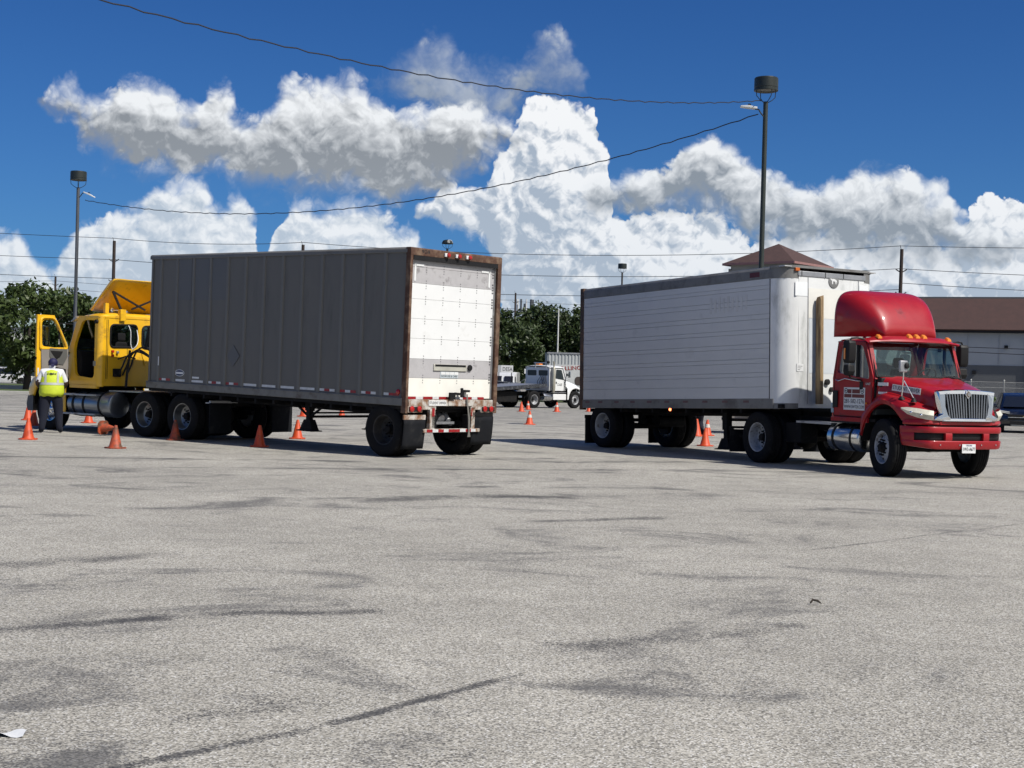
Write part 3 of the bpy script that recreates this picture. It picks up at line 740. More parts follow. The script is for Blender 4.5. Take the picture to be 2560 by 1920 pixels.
# ---------------------------------------------------------------- chain-link fence by the warehouse
fn = empty('wire_fence', (19.6, 71.2, G(71)), (0, 0, -R_(14))); tag(fn, 'wire fence with pale posts in front of the warehouse', 'fence')
M_galv = mat('galvanised_post', (.45, .45, .43), .5, .4)
for k in range(11):
    p = MB().cyl((k*1.55, 0, 0), (k*1.55, 0, 2.2), .035, 8); p.ball((k*1.55, 0, 2.2), .045, 8, 6); p.build('post', M_galv, fn)
for z in (.25, .8, 1.35, 1.85, 2.12): MB().tube([(0, -.04, z), (15.5, -.04, z)], .008, 5).build('strand', M_galv, fn)
cl = MB()
for k in range(260):
    x = -1.6 + k * .066
    for d in (1, -1):
        a = (max(0, x), -.045, .2 + (max(0, x) - x) if d > 0 else 2.1 - (max(0, x) - x)); xe = min(15.5, x + 1.9); b = (xe, -.045, .2 + (xe - x) if d > 0 else 2.1 - (xe - x))
        if b[0] > a[0] + .02: cl.bar(a, b, .004)
tag(cl.build('chain_link', M_galv, fn, smooth=0), kind='stuff')

# ================================================================ the grey sheet-and-post trailer
M_sheet = mat('grey_painted_sheet', (.132, .127, .116), .6, .05, vary=.10, vscale=1.2, bump=.06, bscale=3, dirt=(.105, .102, .094), dirt_amt=.22, dirt_scale=1.4, streak=(2.2, 2.2, .35))
M_sheet2 = mat('grey_patch_sheet', (.112, .114, .116), .55, .05, vary=.10, vscale=1.5)
M_post = mat('grey_side_post', (.150, .146, .136), .55, .1, vary=.12, vscale=2.5, dirt=(.11, .108, .10), dirt_amt=.2, dirt_scale=2)
M_rail = mat('worn_bottom_rail', (.19, .185, .17), .55, .2, vary=.22, vscale=4, dirt=(.10, .085, .07), dirt_amt=.3, dirt_scale=3)
M_rust = mat('rusted_rear_frame', (.20, .13, .085), .8, vary=.45, vscale=7, dirt=(.075, .034, .020), dirt_amt=.62, dirt_scale=4.5, bump=.3, bscale=40)
M_rust_light = mat('chipped_white_frame', (.52, .50, .46), .65, vary=.15, vscale=6, dirt=(.20, .10, .05), dirt_amt=.5, dirt_scale=5)
M_doorwhite = mat('white_door_panel', (.74, .75, .75), .6, vary=.04, vscale=2, dirt=(.62, .62, .61), dirt_amt=.12, dirt_scale=2)
M_doorgrey = mat('grey_door_panel', (.44, .43, .44), .6, vary=.14, vscale=4, grain=.10, dirt=(.20, .19, .19), dirt_amt=.15, dirt_scale=4)
M_doorcream = mat('cream_door_panel', (.80, .79, .73), .5, vary=.06, vscale=3)
M_roofsheet = mat('trailer_roof', (.5, .5, .5), .4, .3)

def underbody(root, L, zb, x0, w=.5):
    for s in (1, -1):
        MB().box(x0, L - .3, s*w - .06, s*w + .06, zb - .16, zb - .005).build('frame_rail', M_chassis, root)
    for k in range(int((L - .6) / .6)):
        x = .4 + k * .6
        MB().box(x - .03, x + .03, -1.24, 1.24, zb - .09, zb - .008).build('cross_member', M_chassis, root)
def axle_set(root, x, z, zb):
    m = MB(); m.cyl((x, -1.0, z), (x, 1.0, z), .07, 14)
    m.build('axle', M_chassis, root)
    for s in (1, -1):
        MB().cyl((x, s*.80, z), (x, s*.60, z), .21, 20).build('brake_drum', M_chassis, root)
        m = MB(); m.box(x-.62, x+.62, s*.5-.05, s*.5+.05, z+.10, z+.18); m.box(x-.66, x-.52, s*.5-.07, s*.5+.07, z+.05, zb-.1); m.box(x+.52, x+.66, s*.5-.07, s*.5+.07, z+.05, zb-.1)
        m.build('leaf_spring', M_chassis, root, bevel=.01)
        MB().cyl((x-.16, s*.28, z+.12), (x-.34, s*.28, z+.16), .085, 14).build('brake_chamber', M_chassis, root)
    MB().cyl((x+.9, -.3, zb-.3), (x+.9, .45, zb-.3), .13, 16).build('air_tank', M_chassis, root)
def landing_gear(root, x, zb, zfoot, braces=True):
    for s in (1, -1):
        y = s * .92
        m = MB(); m.box(x-.075, x+.075, y-.075, y+.075, zfoot+.42, zb-.01); m.box(x-.055, x+.055, y-.055, y+.055, zfoot+.14, zfoot+.44)
        leg = m.build('landing_leg', M_chassis, root, bevel=.008)
        m = MB(); f = .245
        m.loft([[(x-f, y-.14, zfoot), (x+f, y-.14, zfoot), (x+f, y+.14, zfoot), (x-f, y+.14, zfoot)],
                [(x-f, y-.14, zfoot+.02), (x+f, y-.14, zfoot+.02), (x+f, y+.14, zfoot+.02), (x-f, y+.14, zfoot+.02)],
                [(x-.19, y-.10, zfoot+.03), (x+.19, y-.10, zfoot+.03), (x+.19, y+.10, zfoot+.03), (x-.19, y+.10, zfoot+.03)],
                [(x-.10, y-.07, zfoot+.24), (x+.10, y-.07, zfoot+.24), (x+.10, y+.07, zfoot+.24), (x-.10, y+.07, zfoot+.24)]])
        m.build('foot', M_chassis, leg)
        if braces:
            MB().bar((x-.03, y, zfoot+.30), (x-.53, y, zb-.03), .05, .03).build('brace', M_chassis, root)
            MB().bar((x+.03, y, zfoot+.30), (x+.53, y, zb-.03), .05, .03).build('brace', M_chassis, root)
    MB().bar((x, -.88, zfoot+.30), (x, .88, zfoot+.30), .05).build('cross_brace', M_chassis, root)
    MB().bar((x, -.88, zb-.25), (x, .88, zb-.25), .035).build('crank_shaft', M_chassis, root)

yt = empty('semi_trailer', (-1.173, 28.208, 0), (0, -R_(.97), R_(138.66)))
tag(yt, 'dark grey box trailer with rusted rear frame and white roll-up door', 'trailer')
def grey_trailer(t):
    L, H, zt, zb = 8.53, 1.295, 4.036, .93
    zr = 1.155                                            # top of the bottom rail
    ribs = [.715 + .6145 * k for k in range(13)]
    edges = [.13] + ribs + [8.40]
    for s in (1, -1):
        for a, b in zip(edges[:-1], edges[1:]):
            m = MB(); a2, b2 = a + .004, b - .004
            # slightly oil-canned sheet
            m.grid(lambda i, j: (a2 + (b2 - a2) * i, s * (1.268 + .004 * math.sin(math.pi * i) * (1 + .6 * math.sin(j * 7 + a * 3))), zr + (3.94 - zr) * j), 4, 6)
            m.build('side_panel', M_sheet, t, fix=False)
        pm = MB(); pm.loft([[(-.048, s*1.266, z), (-.034, s*1.295, z), (.034, s*1.295, z), (.048, s*1.266, z)] for z in (zr - .01, 3.945)], True)
        pme = pm.mesh('side_post', M_post, smooth=20)
        for x in ribs: inst('side_post', pme, t, (x, 0, 0))
        MB().prism([(.10, s*1.20, 3.93), (.10, s*1.302, 3.93), (.10, s*1.302, 4.0), (.10, s*1.27, zt), (.10, s*1.20, zt)], (L-.12, 0, 0)).build('top_rail', M_post, t, bevel=.006)
        m = MB(); m.box(.10, L - .02, s*1.22, s*1.303, zb + .07, zr); m.box(.10, L - .02, s*1.24, s*1.312, zr - .03, zr - .012)
        br = m.build('bottom_rail', M_rail, t, bevel=.006)
        fp = MB(); q = [(8.39, 1.29), (8.46, 1.285), (8.51, 1.25), (8.53, 1.19), (8.40, 1.19)]
        fp.prism([(x, s*y, zr - .1) for x, y in q], (0, 0, zt - zr + .09)).build('front_corner_post', M_post, t)
    MB().box(8.47, 8.515, -1.19, 1.19, zb + .05, zt - .02).build('front_wall', M_sheet, t)
    MB().box(.05, L - .02, -1.25, 1.25, zt - .05, zt - .012).build('roof_sheet', M_roofsheet, t)
    MB().box(.12, L - .05, -1.24, 1.24, zb, zb + .10).build('floor', M_chassis, t)
    # repair sheets and faded placard on the left side
    for a, b in ((6.32, 6.88), (6.95, 7.49), (5.70, 6.24)):
        MB().box(a - .01, b + .01, 1.266, 1.2765, 3.01, 3.935).build('repair_patch', M_sheet2, t)
    MB().prism([(5.35, 1.279, 1.58), (5.57, 1.279, 1.81), (5.35, 1.279, 2.04), (5.13, 1.279, 1.81)], (0, .004, 0)).build('placard', M_sheet2, t)
    # maker's badge
    el = lambda rx, rz, y: [(7.27 + rx * math.cos(q), y, 1.375 + rz * math.sin(q)) for q in [2*math.pi*k/28 for k in range(28)]]
    bd = MB().prism(el(.175, .075, 1.272), (0, .006, 0)).build('badge', M_label, t)
    MB().prism(el(.16, .064, 1.277), (0, .004, 0)).build('badge_ring', mat('badge_blue', (.02, .03, .09), .4), bd)
    MB().box(7.13, 7.41, 1.281, 1.284, 1.352, 1.395).build('badge_band', M_label, bd)
    # reflective tape along the left side
    seq = [(7.63, 8.10, 'RWR'), (7.07, 7.42, 'W'), (6.40, 6.84, 'W'), (5.77, 6.25, 'WRW'), (5.16, 5.63, 'RWR'), (4.54, 5.02, 'W'), (3.91, 4.38, 'W'), (3.31, 3.76, 'W'), (2.67, 3.13, 'W'), (2.06, 2.53, 'WRW'), (1.44, 1.91, 'RWR'), (.86, 1.30, 'WRW'), (.22, .64, 'WRR')]
    for sgn in (1, -1):
        for a, b, cs in seq:
            n = len(cs); d = (b - a) / n
            for i, c in enumerate(cs):
                x1 = b - i * d
                MB().box(x1 - d + .003, x1 - .003, sgn*1.268, sgn*1.2745 if True else 0, 1.185, 1.235).build('red_tape' if c == 'R' else 'white_tape', M_red_tape if c == 'R' else M_white_tape, t)
    MB().box(6.55, 6.80, 1.268, 1.275, 1.27, 1.31).build('white_sticker', M_label, t)
    MB().box(8.04, 8.075, 1.296, 1.299, 1.52, 1.72).build('white_sticker', M_label, t)
    m = MB(); m.lathe([(.055, 0), (.05, .02), (.03, .032), (.0001, .034)], (.24, 1.272, 1.26), 'y', 16); m.build('side_lamp', M_redlamp, t)
    # rear frame
    MB().prism([(.0, 0, 3.885), (.0, 0, 4.015), (.025, 0, zt), (.14, 0, zt), (.14, 0, 3.885)], (0, 2.60, 0)).build('rear_header', M_rust, t, bevel=.008, loc=(0, -1.30, 0))
    for y0, y1 in ((1.232, 1.30), (-1.30, -1.19)):
        MB().box(0, .13, y0, y1, .86, 3.89).build('rear_post', M_rust, t, bevel=.01)
    MB().box(.005, .12, -1.18, 1.215, 3.80, 3.886).build('recess_shade', M_black, t)  # black strip standing in for the shade of the recess above the door
    pz = [1.15, 1.54, 1.91, 2.30, 2.68, 3.06, 3.36, 3.67, 3.84]
    pm = [M_doorcream, M_doorgrey, M_doorwhite, M_doorwhite, M_doorwhite, M_doorwhite, M_doorgrey, M_doorgrey]
    rv = MB()
    for i, (a, b, mm) in enumerate(zip(pz[:-1], pz[1:], pm)):
        p = MB().box(.075, .10, -1.155, 1.213, a + .002, b - .0015).build('door_panel', mm, t, bevel=.004)
    for z in pz[1:-1]:
        for y in (.79, .31, -.17, -.65):
            for k in range(4):
                rv.box(.070, .079, y - .008 + .003*(k % 2), y + .008, z + .055 - k*.048 - .009, z + .055 - k*.048 + .009)
        for k in range(4):
            rv.box(.068, .08, -1.135, -1.10, z + .10 - k*.055 - .013, z + .10 - k*.055 + .013)
    tag(rv.build('hinge_rivets', mat('dull_rivet', (.10, .10, .11), .6), t), kind='stuff')
    MB().box(.055, .12, -1.182, -1.15, 1.15, 3.80).build('door_guide', M_aludull, t)
    # white corner strips on the door
    for a, b, c, d in ((.87, 1.11, 3.69, 3.73), (1.08, 1.13, 3.40, 3.74), (-.77, -1.02, 3.69, 3.73), (-.98, -1.03, 3.40, 3.74)):
        MB().box(.066, .074, a, b, c, d).build('white_strip', M_label, t)
    # pull handle, lock, stickers
    h = MB().box(.05, .078, -.42, .51, 1.69, 1.82).build('pull_handle', mat('galvanised_pull', (.55, .54, .47), .5, .3), t, bevel=.008)
    MB().box(.046, .056, -.39, .48, 1.775, 1.815).build('handle_slot', M_black, h)
    m = MB(); m.lathe([(.06, .075), (.06, .045), (.035, .04), (.0001, .04)], (0, -.52, 1.765), 'x', 16); m.build('door_lock', M_black, t)
    st = MB().box(.066, .074, -.19, .31, 1.55, 1.675).build('warning_sticker', mat('pale_sticker', (.5, .56, .6), .5), t)
    for k in range(4): MB().box(.062, .067, .30 - k*.125 - .118, .30 - k*.125 - .006, 1.617, 1.67).build('sticker_cell', M_label, st)
    text('sticker_text', 'DOOR USE & CARE', .055, M_ink, st, (.064, .06, 1.585), (0, -1, 0), (0, 0, 1), width=.46)
    # marker lamps and number on the header
    for y in (.33, .02, -.28):
        hb = MB().box(-.035, .0, y - .04, y + .075, 3.915, 3.985).build('marker_lamp', M_label, t, bevel=.008)
        m = MB(); m.lathe([(.042, -.03), (.042, -.06), (.03, -.072), (.0001, -.075)], (0, y - .015, 3.95), 'x', 14); m.build('lens', M_redlamp, hb)
    text('unit_number', '908', .10, M_ink, t, (-.003, .905, 3.965), (0, -1, 0), (0, 0, 1), width=.22)
    # sill with lamps
    MB().box(.0, .11, -1.18, 1.215, 1.0, 1.128).build('rear_sill', M_rust_light, t, bevel=.008)
    cols = 'RWRWRWRWRW'; y = 1.19
    for c, w in zip('RWRWRRWRWR', (.22, .20, .26, .18, .20, .26, .22, .26, .17, .19)):
        MB().box(.06, .066, y - w + .004, y - .003, 1.134, 1.182).build('red_tape' if c == 'R' else 'white_tape', M_red_tape if c == 'R' else M_white_tape, t); y -= w
    for ya, yb, l1, l2 in ((1.23, .84, 1.14, .94), (-.82, -1.25, -.93, -1.12)):
        lb = MB().box(-.005, .10, ya, yb, .875, .998).build('lamp_box', M_rust_light, t, bevel=.01)
        MB().box(-.012, -.004, ya - .02, yb + .02, .895, 1.0 - .012).build('lamp_recess', M_black, lb)
        for ly in (l1, l2):
            m = MB(); m.lathe([(.056, -.01), (.056, -.03), (.04, -.04), (.0001, -.043)], (0, ly, .945), 'x', 18); m.build('tail_lamp', M_redlamp, lb)
    MB().box(.0, .10, .46, .84, .93, 1.0).build('sill_gusset', M_rust_light, t, bevel=.008)
    MB().box(.0, .10, -.82, -.55, .93, 1.0).build('sill_gusset', M_rust_light, t, bevel=.008)
    pl = MB().box(-.012, -.003, .19, .68, 1.01, 1.115).build('student_plate', M_label, t)
    text('plate_text', 'STUDENT DRIVER', .075, M_ink, pl, (-.014, .435, 1.062), (0, -1, 0), (0, 0, 1), width=.46)
    MB().box(-.014, -.003, -.10, .13, 1.01, 1.115).build('plain_plate', M_rust_light, t, bevel=.004)
    # latch hardware
    m = MB(); m.box(-.05, .0, -.03, .13, 1.14, 1.27); m.bar((-.03, -.02, 1.25), (-.03, -.20, 1.24), .05); m.box(-.05, -.01, -.27, -.19, 1.18, 1.30); m.bar((-.03, -.23, 1.29), (-.03, -.21, 1.36), .05)
    m.build('door_latch', M_chassis, t, bevel=.008)
    m = MB(); m.box(-.03, .07, -.46, -.30, 1.28, 1.325); m.build('latch_bar', M_chassis, t, bevel=.006)
    m = MB(); m.loft([[(-.03, -.355, 1.24), (-.03, -.395, 1.24), (-.024, -.395, 1.24), (-.024, -.355, 1.24)], [(-.035, -.365, 1.1), (-.035, -.405, 1.1), (-.029, -.405, 1.1), (-.029, -.365, 1.1)], [(-.06, -.41, .75), (-.06, -.455, .75), (-.054, -.455, .75), (-.054, -.41, .75)], [(-.05, -.43, .50), (-.05, -.47, .50), (-.044, -.47, .50), (-.044, -.43, .50)], [(-.05, -.41, .39), (-.05, -.50, .39), (-.044, -.50, .39), (-.044, -.41, .39)]])
    m.build('pull_strap', mat('grey_webbing', (.16, .155, .14), .8), t)
    # underride guard
    for y0, y1 in ((.48, .62), (-.53, -.66)):
        up = MB().box(.0, .09, y0, y1, .55, .985).build('guard_upright', M_rust_light, t, bevel=.006)
        MB().box(-.006, -.001, y0 + .02*(1 if y1 > y0 else -1), (y0+y1)/2 + .02, .80, .96).build('red_tape', M_red_tape, up)
    gb = MB().box(-.02, .09, -.80, .80, .485, .555).build('guard_bar', M_rust_light, t, bevel=.01)
    y = .72
    for c, w in zip('RWRWRRWRW', (.16, .16, .15, .14, .20, .12, .17, .15, .14)):
        MB().box(-.026, -.021, y - w + .003, y - .003, .492, .547).build('red_tape' if c == 'R' else 'white_tape', M_red_tape if c == 'R' else M_white_tape, gb); y -= w
    # mud flaps
    for y0, y1, zz in ((.74, 1.33, .74), (-.60, -1.20, .79)):
        MB().box(.0, .03, y0, y1, zz, zz + .09).build('flap_hanger', M_rust_light if y0 > 0 else M_chassis, t)
        m = MB(); m.grid(lambda i, j: (.01 + .05 * j * j + .012 * math.sin(i * 5), y0 + (y1 - y0) * i, zz - .565 * j), 6, 6)
        f = m.build('mud_flap', M_rubber, t); sd = f.modifiers.new('s', 'SOLIDIFY'); sd.thickness = .012
    underbody(t, L, zb, .3)
    axle_set(t, .66, .51, zb)
    duals(t, .66, .965, .51, 'dual_dark')
    MB().box(.2, 1.2, -1.2, 1.2, zb - .06, zb - .01).build('subframe', M_chassis, t)
    landing_gear(t, 3.2, zb + .02, .32)
    # gear box skirt and pintle bits seen under the door
    m = MB(); m.cyl((.25, .05, .72), (.42, .05, .80), .10, 14); m.bar((.2, -.25, .66), (.2, .35, .66), .05); m.cyl((.22, -.12, .70), (.36, -.12, .84), .06, 12)
    m.build('brake_valve', M_aludull, t)
grey_trailer(yt)

# ================================================================ the white trailer behind the red tractor
M_wside = mat('white_side_boards', (.60, .61, .615), .55, vary=.05, vscale=1.2, dirt=(.48, .49, .50), dirt_amt=.10, dirt_scale=1.6, bump=.05, bscale=6)
M_wfront = mat('white_front_sheet', (.74, .75, .745), .4, .06, vary=.10, vscale=1.3, dirt=(.45, .46, .45), dirt_amt=.25, dirt_scale=1.7, streak=(1.6, 1.6, .5))
M_wpatch = mat('bright_white_patch', (.80, .82, .83), .4, vary=.05)
M_wpanel = mat('cream_front_panel', (.76, .75, .70), .5, vary=.05)
M_wrail = mat('grey_white_rail', (.19, .19, .185), .6, .1, vary=.2, vscale=3, dirt=(.11, .105, .10), dirt_amt=.3, dirt_scale=2.5)
M_brownpost = mat('brown_rear_post', (.055, .035, .028), .7, vary=.3, dirt=(.12, .06, .03), dirt_amt=.4, dirt_scale=4)
M_fadedred = mat('faded_red_tape', (.135, .072, .075), .6, vary=.3, vscale=9)
rt = empty('semi_trailer', (2.758, 35.051, 0), (0, -R_(1.8), R_(-58.37)))
tag(rt, 'white box trailer with rounded front corners coupled to the red tractor', 'trailer')
def white_trailer(t):
    L, H, zt, zb = 7.145, 1.295, 3.75, .90
    rc = .40                                               # corner radius
    zr = 1.10; xe = L - rc - .01
    rows = [1.10, 1.34, 1.54, 1.63, 1.82, 1.91, 2.12, 2.21, 2.42, 2.51, 2.71, 2.81, 3.01, 3.11, 3.31, 3.39, 3.52]
    rnd = random.Random(4)
    for s in (1, -1):
        for a, b in zip(rows[:-1], rows[1:]):
            w = rnd.uniform(-.0025, .0025)
            m = MB(); m.box(.14, xe - .012, s*1.265, s*(1.289 + w), a + .0022, b - .0022)
            m.build('side_board', M_wside, t, bevel=.0015, seg=1)
        MB().box(.14, xe, s*1.20, s*1.27, zr, 3.53).build('side_backing', mat('dull_board_backing', (.47, .48, .485), .7), t)
        MB().prism([(.02, s*1.20, 3.525), (.02, s*1.295, 3.525), (.02, s*1.295, 3.70), (.02, s*1.26, zt), (.02, s*1.20, zt)], (xe, 0, 0)).build('top_rail', M_wrail, t, bevel=.006)
        MB().box(.10, L - .30, s*1.22, s*1.301, zb, zr - .002).build('bottom_rail', M_wrail, t, bevel=.006)
        for x in (.34, .87, 1.52, 2.14, 2.77, 3.41, 4.06, 4.72, 5.37, 6.04):
            MB().box(x - .085, x + .085, s*1.296, s*1.3035, 1.02, 1.065).build('faded_tape', M_fadedred, t)
        MB().box(0, .14, s*1.19, s*1.302, .86, 3.77).build('rear_post', M_brownpost, t, bevel=.008)
        # rounded corner sheet
        q = [(L - rc + rc * math.sin(a), s * (1.293 - rc + rc * math.cos(a))) for a in [math.pi/2 * k / 12 for k in range(13)]]
        m = MB(); m.loft([[(x, y, z) for x, y in q] for z in (zr - .10, 1.5, 2.4, 3.1, 3.52)], False, closed=False)
        if s < 0:
            for i, vv in enumerate(m.v):
                if vv[2] > 2.3: m.v[i] = (vv[0] - .012 * max(0, math.sin(i * 2.2)), vv[1], vv[2])
        m.build('corner_sheet', M_wfront, t, fix=False)
        m = MB(); m.loft([[(x*1.0, y*1.003, z) for x, y in q] for z in (3.51, 3.66, zt)], False, closed=False); m.build('corner_cap', M_wrail, t, fix=False)
        m = MB(); m.loft([[(x, y*1.004, z) for x, y in q] for z in (zb, zr - .09)], False, closed=False); m.build('corner_base', M_wrail, t, fix=False)
        MB().box(xe - .014, xe + .01, s*1.28, s*1.2945, zr, 3.51).build('corner_seam', M_black, t)
    MB().box(L - .03, L, -.90, .90, zb + .02, 3.56).build('front_wall', M_wfront, t)
    MB().box(L - .02, L + .018, -.93, .93, 3.56, 3.66).build('front_rail', M_aludull, t, bevel=.006)
    MB().box(.02, L - .02, -1.26, 1.26, zt - .015, zt + .005).build('roof_sheet', M_roofsheet, t)
    m = MB(); q = [(L - rc + (rc+.02) * math.sin(a), -(1.295 - rc + (rc+.02) * math.cos(a))) for a in [math.pi/2 * k / 10 for k in range(11)]]
    q2 = [(x, -y) for x, y in reversed(q)]
    m.prism([(x, y, zt - .03) for x, y in q + q2] , (0, 0, .05)); m.build('roof_edge', M_wrail, t)
    MB().box(.1, L - .1, -1.25, 1.25, zb + .01, zb + .09).build('floor', M_chassis, t)
    MB().box(.0, .10, -1.19, 1.19, .90, 1.08).build('rear_sill', M_brownpost, t)
    MB().box(.0, .10, -1.19, 1.19, 3.62, 3.77).build('rear_header', M_brownpost, t)
    MB().box(.05, .09, -1.19, 1.19, 1.08, 3.62).build('rear_door', M_doorwhite, t)
    # front wall: patches, badge, seam lines, sticker
    MB().box(L, L + .006, -1.0, -.67, 3.16, 3.44).build('square_patch', M_wpatch, t)
    MB().box(L, L + .006, .76, 1.0, 3.18, 3.46).build('square_patch', M_wpatch, t)
    MB().box(L, L + .004, -.64, .72, 2.73, 3.33).build('front_panel', M_wpanel, t)
    MB().box(L, L + .004, -.62, .72, 1.62, 2.722).build('front_panel', mat('pale_blue_panel', (.62, .66, .70), .45, vary=.06), t)
    for y in (-.655, .74): MB().box(L, L + .007, y - .008, y + .008, 1.0, 3.55).build('front_seam', M_aludull, t)
    d = MB(); d.lathe([(.14, L), (.14, L + .012), (.13, L + .016), (.0001, L + .016)], (0, .04, 3.50), 'x', 28); bd = d.build('round_vent', mat('grey_badge', (.20, .20, .20), .6), t)
    sh = [(.09, -.02), (.06, .03), (.0, .05), (-.06, .045), (-.10, .06), (-.095, .03), (-.06, .01), (-.055, -.06), (-.03, -.06), (-.03, -.0), (.03, -.005), (.045, -.06), (.065, -.055), (.06, -.015)]
    MB().prism([(L + .016, .04 + a, 3.50 + b) for a, b in sh], (.004, 0, 0)).build('vent_figure', M_wfront, bd)
    for y in (-.84, -.2, .3): MB().box(L + .018, L + .024, y - .006, y + .006, 3.56, 3.66).build('rail_joint', M_black, t)
    s2 = MB().box(L, L + .006, -.95, -.77, 1.65, 1.80).build('permit_sticker', M_label, t)
    for k in range(3): MB().box(L + .006, L + .008, -.93, -.80 - .03 * k, 1.75 - k*.035, 1.757 - k*.035).build('sticker_line', M_ink, s2)
    MB().box(L - .02, L + .03, -1.01, -.90, 3.655, 3.72).build('marker_lamp', mat('orange_lamp', (.55, .13, .02), .4), t, bevel=.008)
    m = MB(); m.lathe([(.06, L), (.06, L + .05), (.045, L + .055), (.0001, L + .056)], (0, -.14, 1.45), 'x', 14); m.build('hose_socket', M_black, t)
    m = MB(); m.lathe([(.05, L), (.05, L + .05), (.0001, L + .055)], (0, -.02, 1.30), 'x', 14); m.build('hose_socket', M_black, t)
    # faded advert outline and small red mark on the right side
    ghost = mat('ghost_lettering', (.588, .592, .585), .6, vary=.15)
    for k in range(9):
        a = 4.85 + k * .14
        MB().box(a, a + .07, -1.2925, -1.2915, 2.90 + .02 * (k % 3), 3.24 - .03 * (k % 2)).build('faded_letter', ghost, t)
    MB().box(6.12, 6.42, -1.2975, -1.296, 3.57, 3.67).build('red_mark', mat('faded_maroon', (.10, .02, .03), .6, vary=.4, vscale=14), t)
    m = MB(); m.lathe([(.035, 0), (.03, -.02), (.0001, -.03)], (3.51, -1.28, .875), 'y', 12); sl_ = m.build('side_lamp', emit('lit_marker_lamp', (1.0, .22, .08), 5.0), t)
    underbody(t, L, zb, .3)
    axle_set(t, .85, .49, zb)
    duals(t, .85, .965, .49)
    for y0, y1 in ((-.62, -1.27), (.62, 1.27)):
        m = MB(); m.box(.20, .215, y0, y1, .06, .66); m.build('mud_flap', M_rubber, t)
        MB().box(.18, .23, y0, y1, .66, .74).build('flap_hanger', M_chassis, t)
    landing_gear(t, 5.0, zb, .03, braces=False)
    for y in (.92, -.92): MB().bar((5.05, y, .50), (5.75, y, .22), .06).build('brace', M_chassis, t)
white_trailer(rt)
# the timber post standing between tractor and trailer
m = MB(); L = 7.145
m.loft([[(L + .03, -.47, 1.0), (L + .17, -.47, 1.0), (L + .17, -.385, 1.0), (L + .03, -.385, 1.0)],
        [(L + .03, -.47, 3.08), (L + .17, -.47, 3.10), (L + .17, -.385, 3.13), (L + .03, -.385, 3.11)],
        [(L + .06, -.465, 3.15), (L + .15, -.465, 3.16), (L + .17, -.39, 3.19), (L + .07, -.39, 3.17)]])
tb = m.build('timber_post', mat('weathered_timber', (.36, .25, .13), .75, vary=.35, vscale=3, dirt=(.14, .085, .045), dirt_amt=.45, dirt_scale=3, streak=(6, 6, .6), bump=.3, bscale=20), None, bevel=.006, loc=rt.location, rot=(0, -R_(1.8), R_(-58.37)))
tag(tb, 'upright weathered timber post against the front of the white trailer', 'timber post')

# ================================================================ cab helpers
def ring_panel(outer, inner, vec, n=36):
    """flat panel with an opening; both loops lie in one plane, given as 3-d points"""
    vec = Vector(vec)
    def resample(loop, k):
        pts = [Vector(p) for p in loop]; seg = [(pts[(i+1) % len(pts)] - pts[i]).length for i in range(len(pts))]; tot = sum(seg)
        out = []
        for j in range(k):
            d = tot * j / k; i = 0
            while d > seg[i] and i < len(seg) - 1: d -= seg[i]; i += 1
            out.append(pts[i].lerp(pts[(i+1) % len(pts)], d / max(seg[i], 1e-9)))
        return out
    inn = resample(inner, n); c = sum(inn, Vector()) / n
    e1 = (Vector(outer[1]) - Vector(outer[0])).normalized(); nrm = vec.normalized(); e2 = nrm.cross(e1)
    O = [((Vector(p) - c).dot(e1), (Vector(p) - c).dot(e2)) for p in outer]
    def cast(dx, dy):
        best = None
        for i in range(len(O)):
            (x0, y0), (x1, y1) = O[i], O[(i+1) % len(O)]
            ex, ey = x1 - x0, y1 - y0; den = dx * ey - dy * ex
            if abs(den) < 1e-9: continue
            t = (x0 * ey - y0 * ex) / den; s = (x0 * dy - y0 * dx) / den
            if t > 0 and -1e-6 <= s <= 1 + 1e-6 and (best is None or t < best): best = t
        return best
    out = []
    for p in inn:
        dx, dy = (p - c).dot(e1), (p - c).dot(e2); t = cast(dx, dy) or 1.0
        out.append(c + e1 * dx * t + e2 * dy * t)
    # snap nearest sample to each outer corner
    for q in outer:
        q = Vector(q); j = min(range(n), key=lambda k: (out[k] - q).length); out[j] = q
    m = MB(); a, b = out, inn
    vs = a + b + [p + vec for p in a] + [p + vec for p in b]; fs = []
    for i in range(n):
        j = (i + 1) % n
        fs += [(i, j, n + j, n + i), (2*n + i, 3*n + i, 3*n + j, 2*n + j), (n + i, n + j, 3*n + j, 3*n + i), (i, 2*n + i, 2*n + j, j)]
    return m.add(vs, fs)
def rrect(pts, r, k=5):
    """round the corners of a polygon of 3-d points"""
    P = [Vector(p) for p in pts]; out = []; rs = r if isinstance(r, (list, tuple)) else [r] * len(P)
    for i, p in enumerate(P):
        a = (P[i-1] - p); b = (P[(i+1) % len(P)] - p); q = min(rs[i], a.length * .48, b.length * .48)
        s, e = p + a.normalized() * q, p + b.normalized() * q
        for j in range(k + 1):
            t = j / k; out.append(s * (1-t)**2 + p * 2*t*(1-t) + e * t*t)
    return out
def pane(pts, vec=(0, 0, 0)): return MB().poly([Vector(p) + Vector(vec) for p in pts])
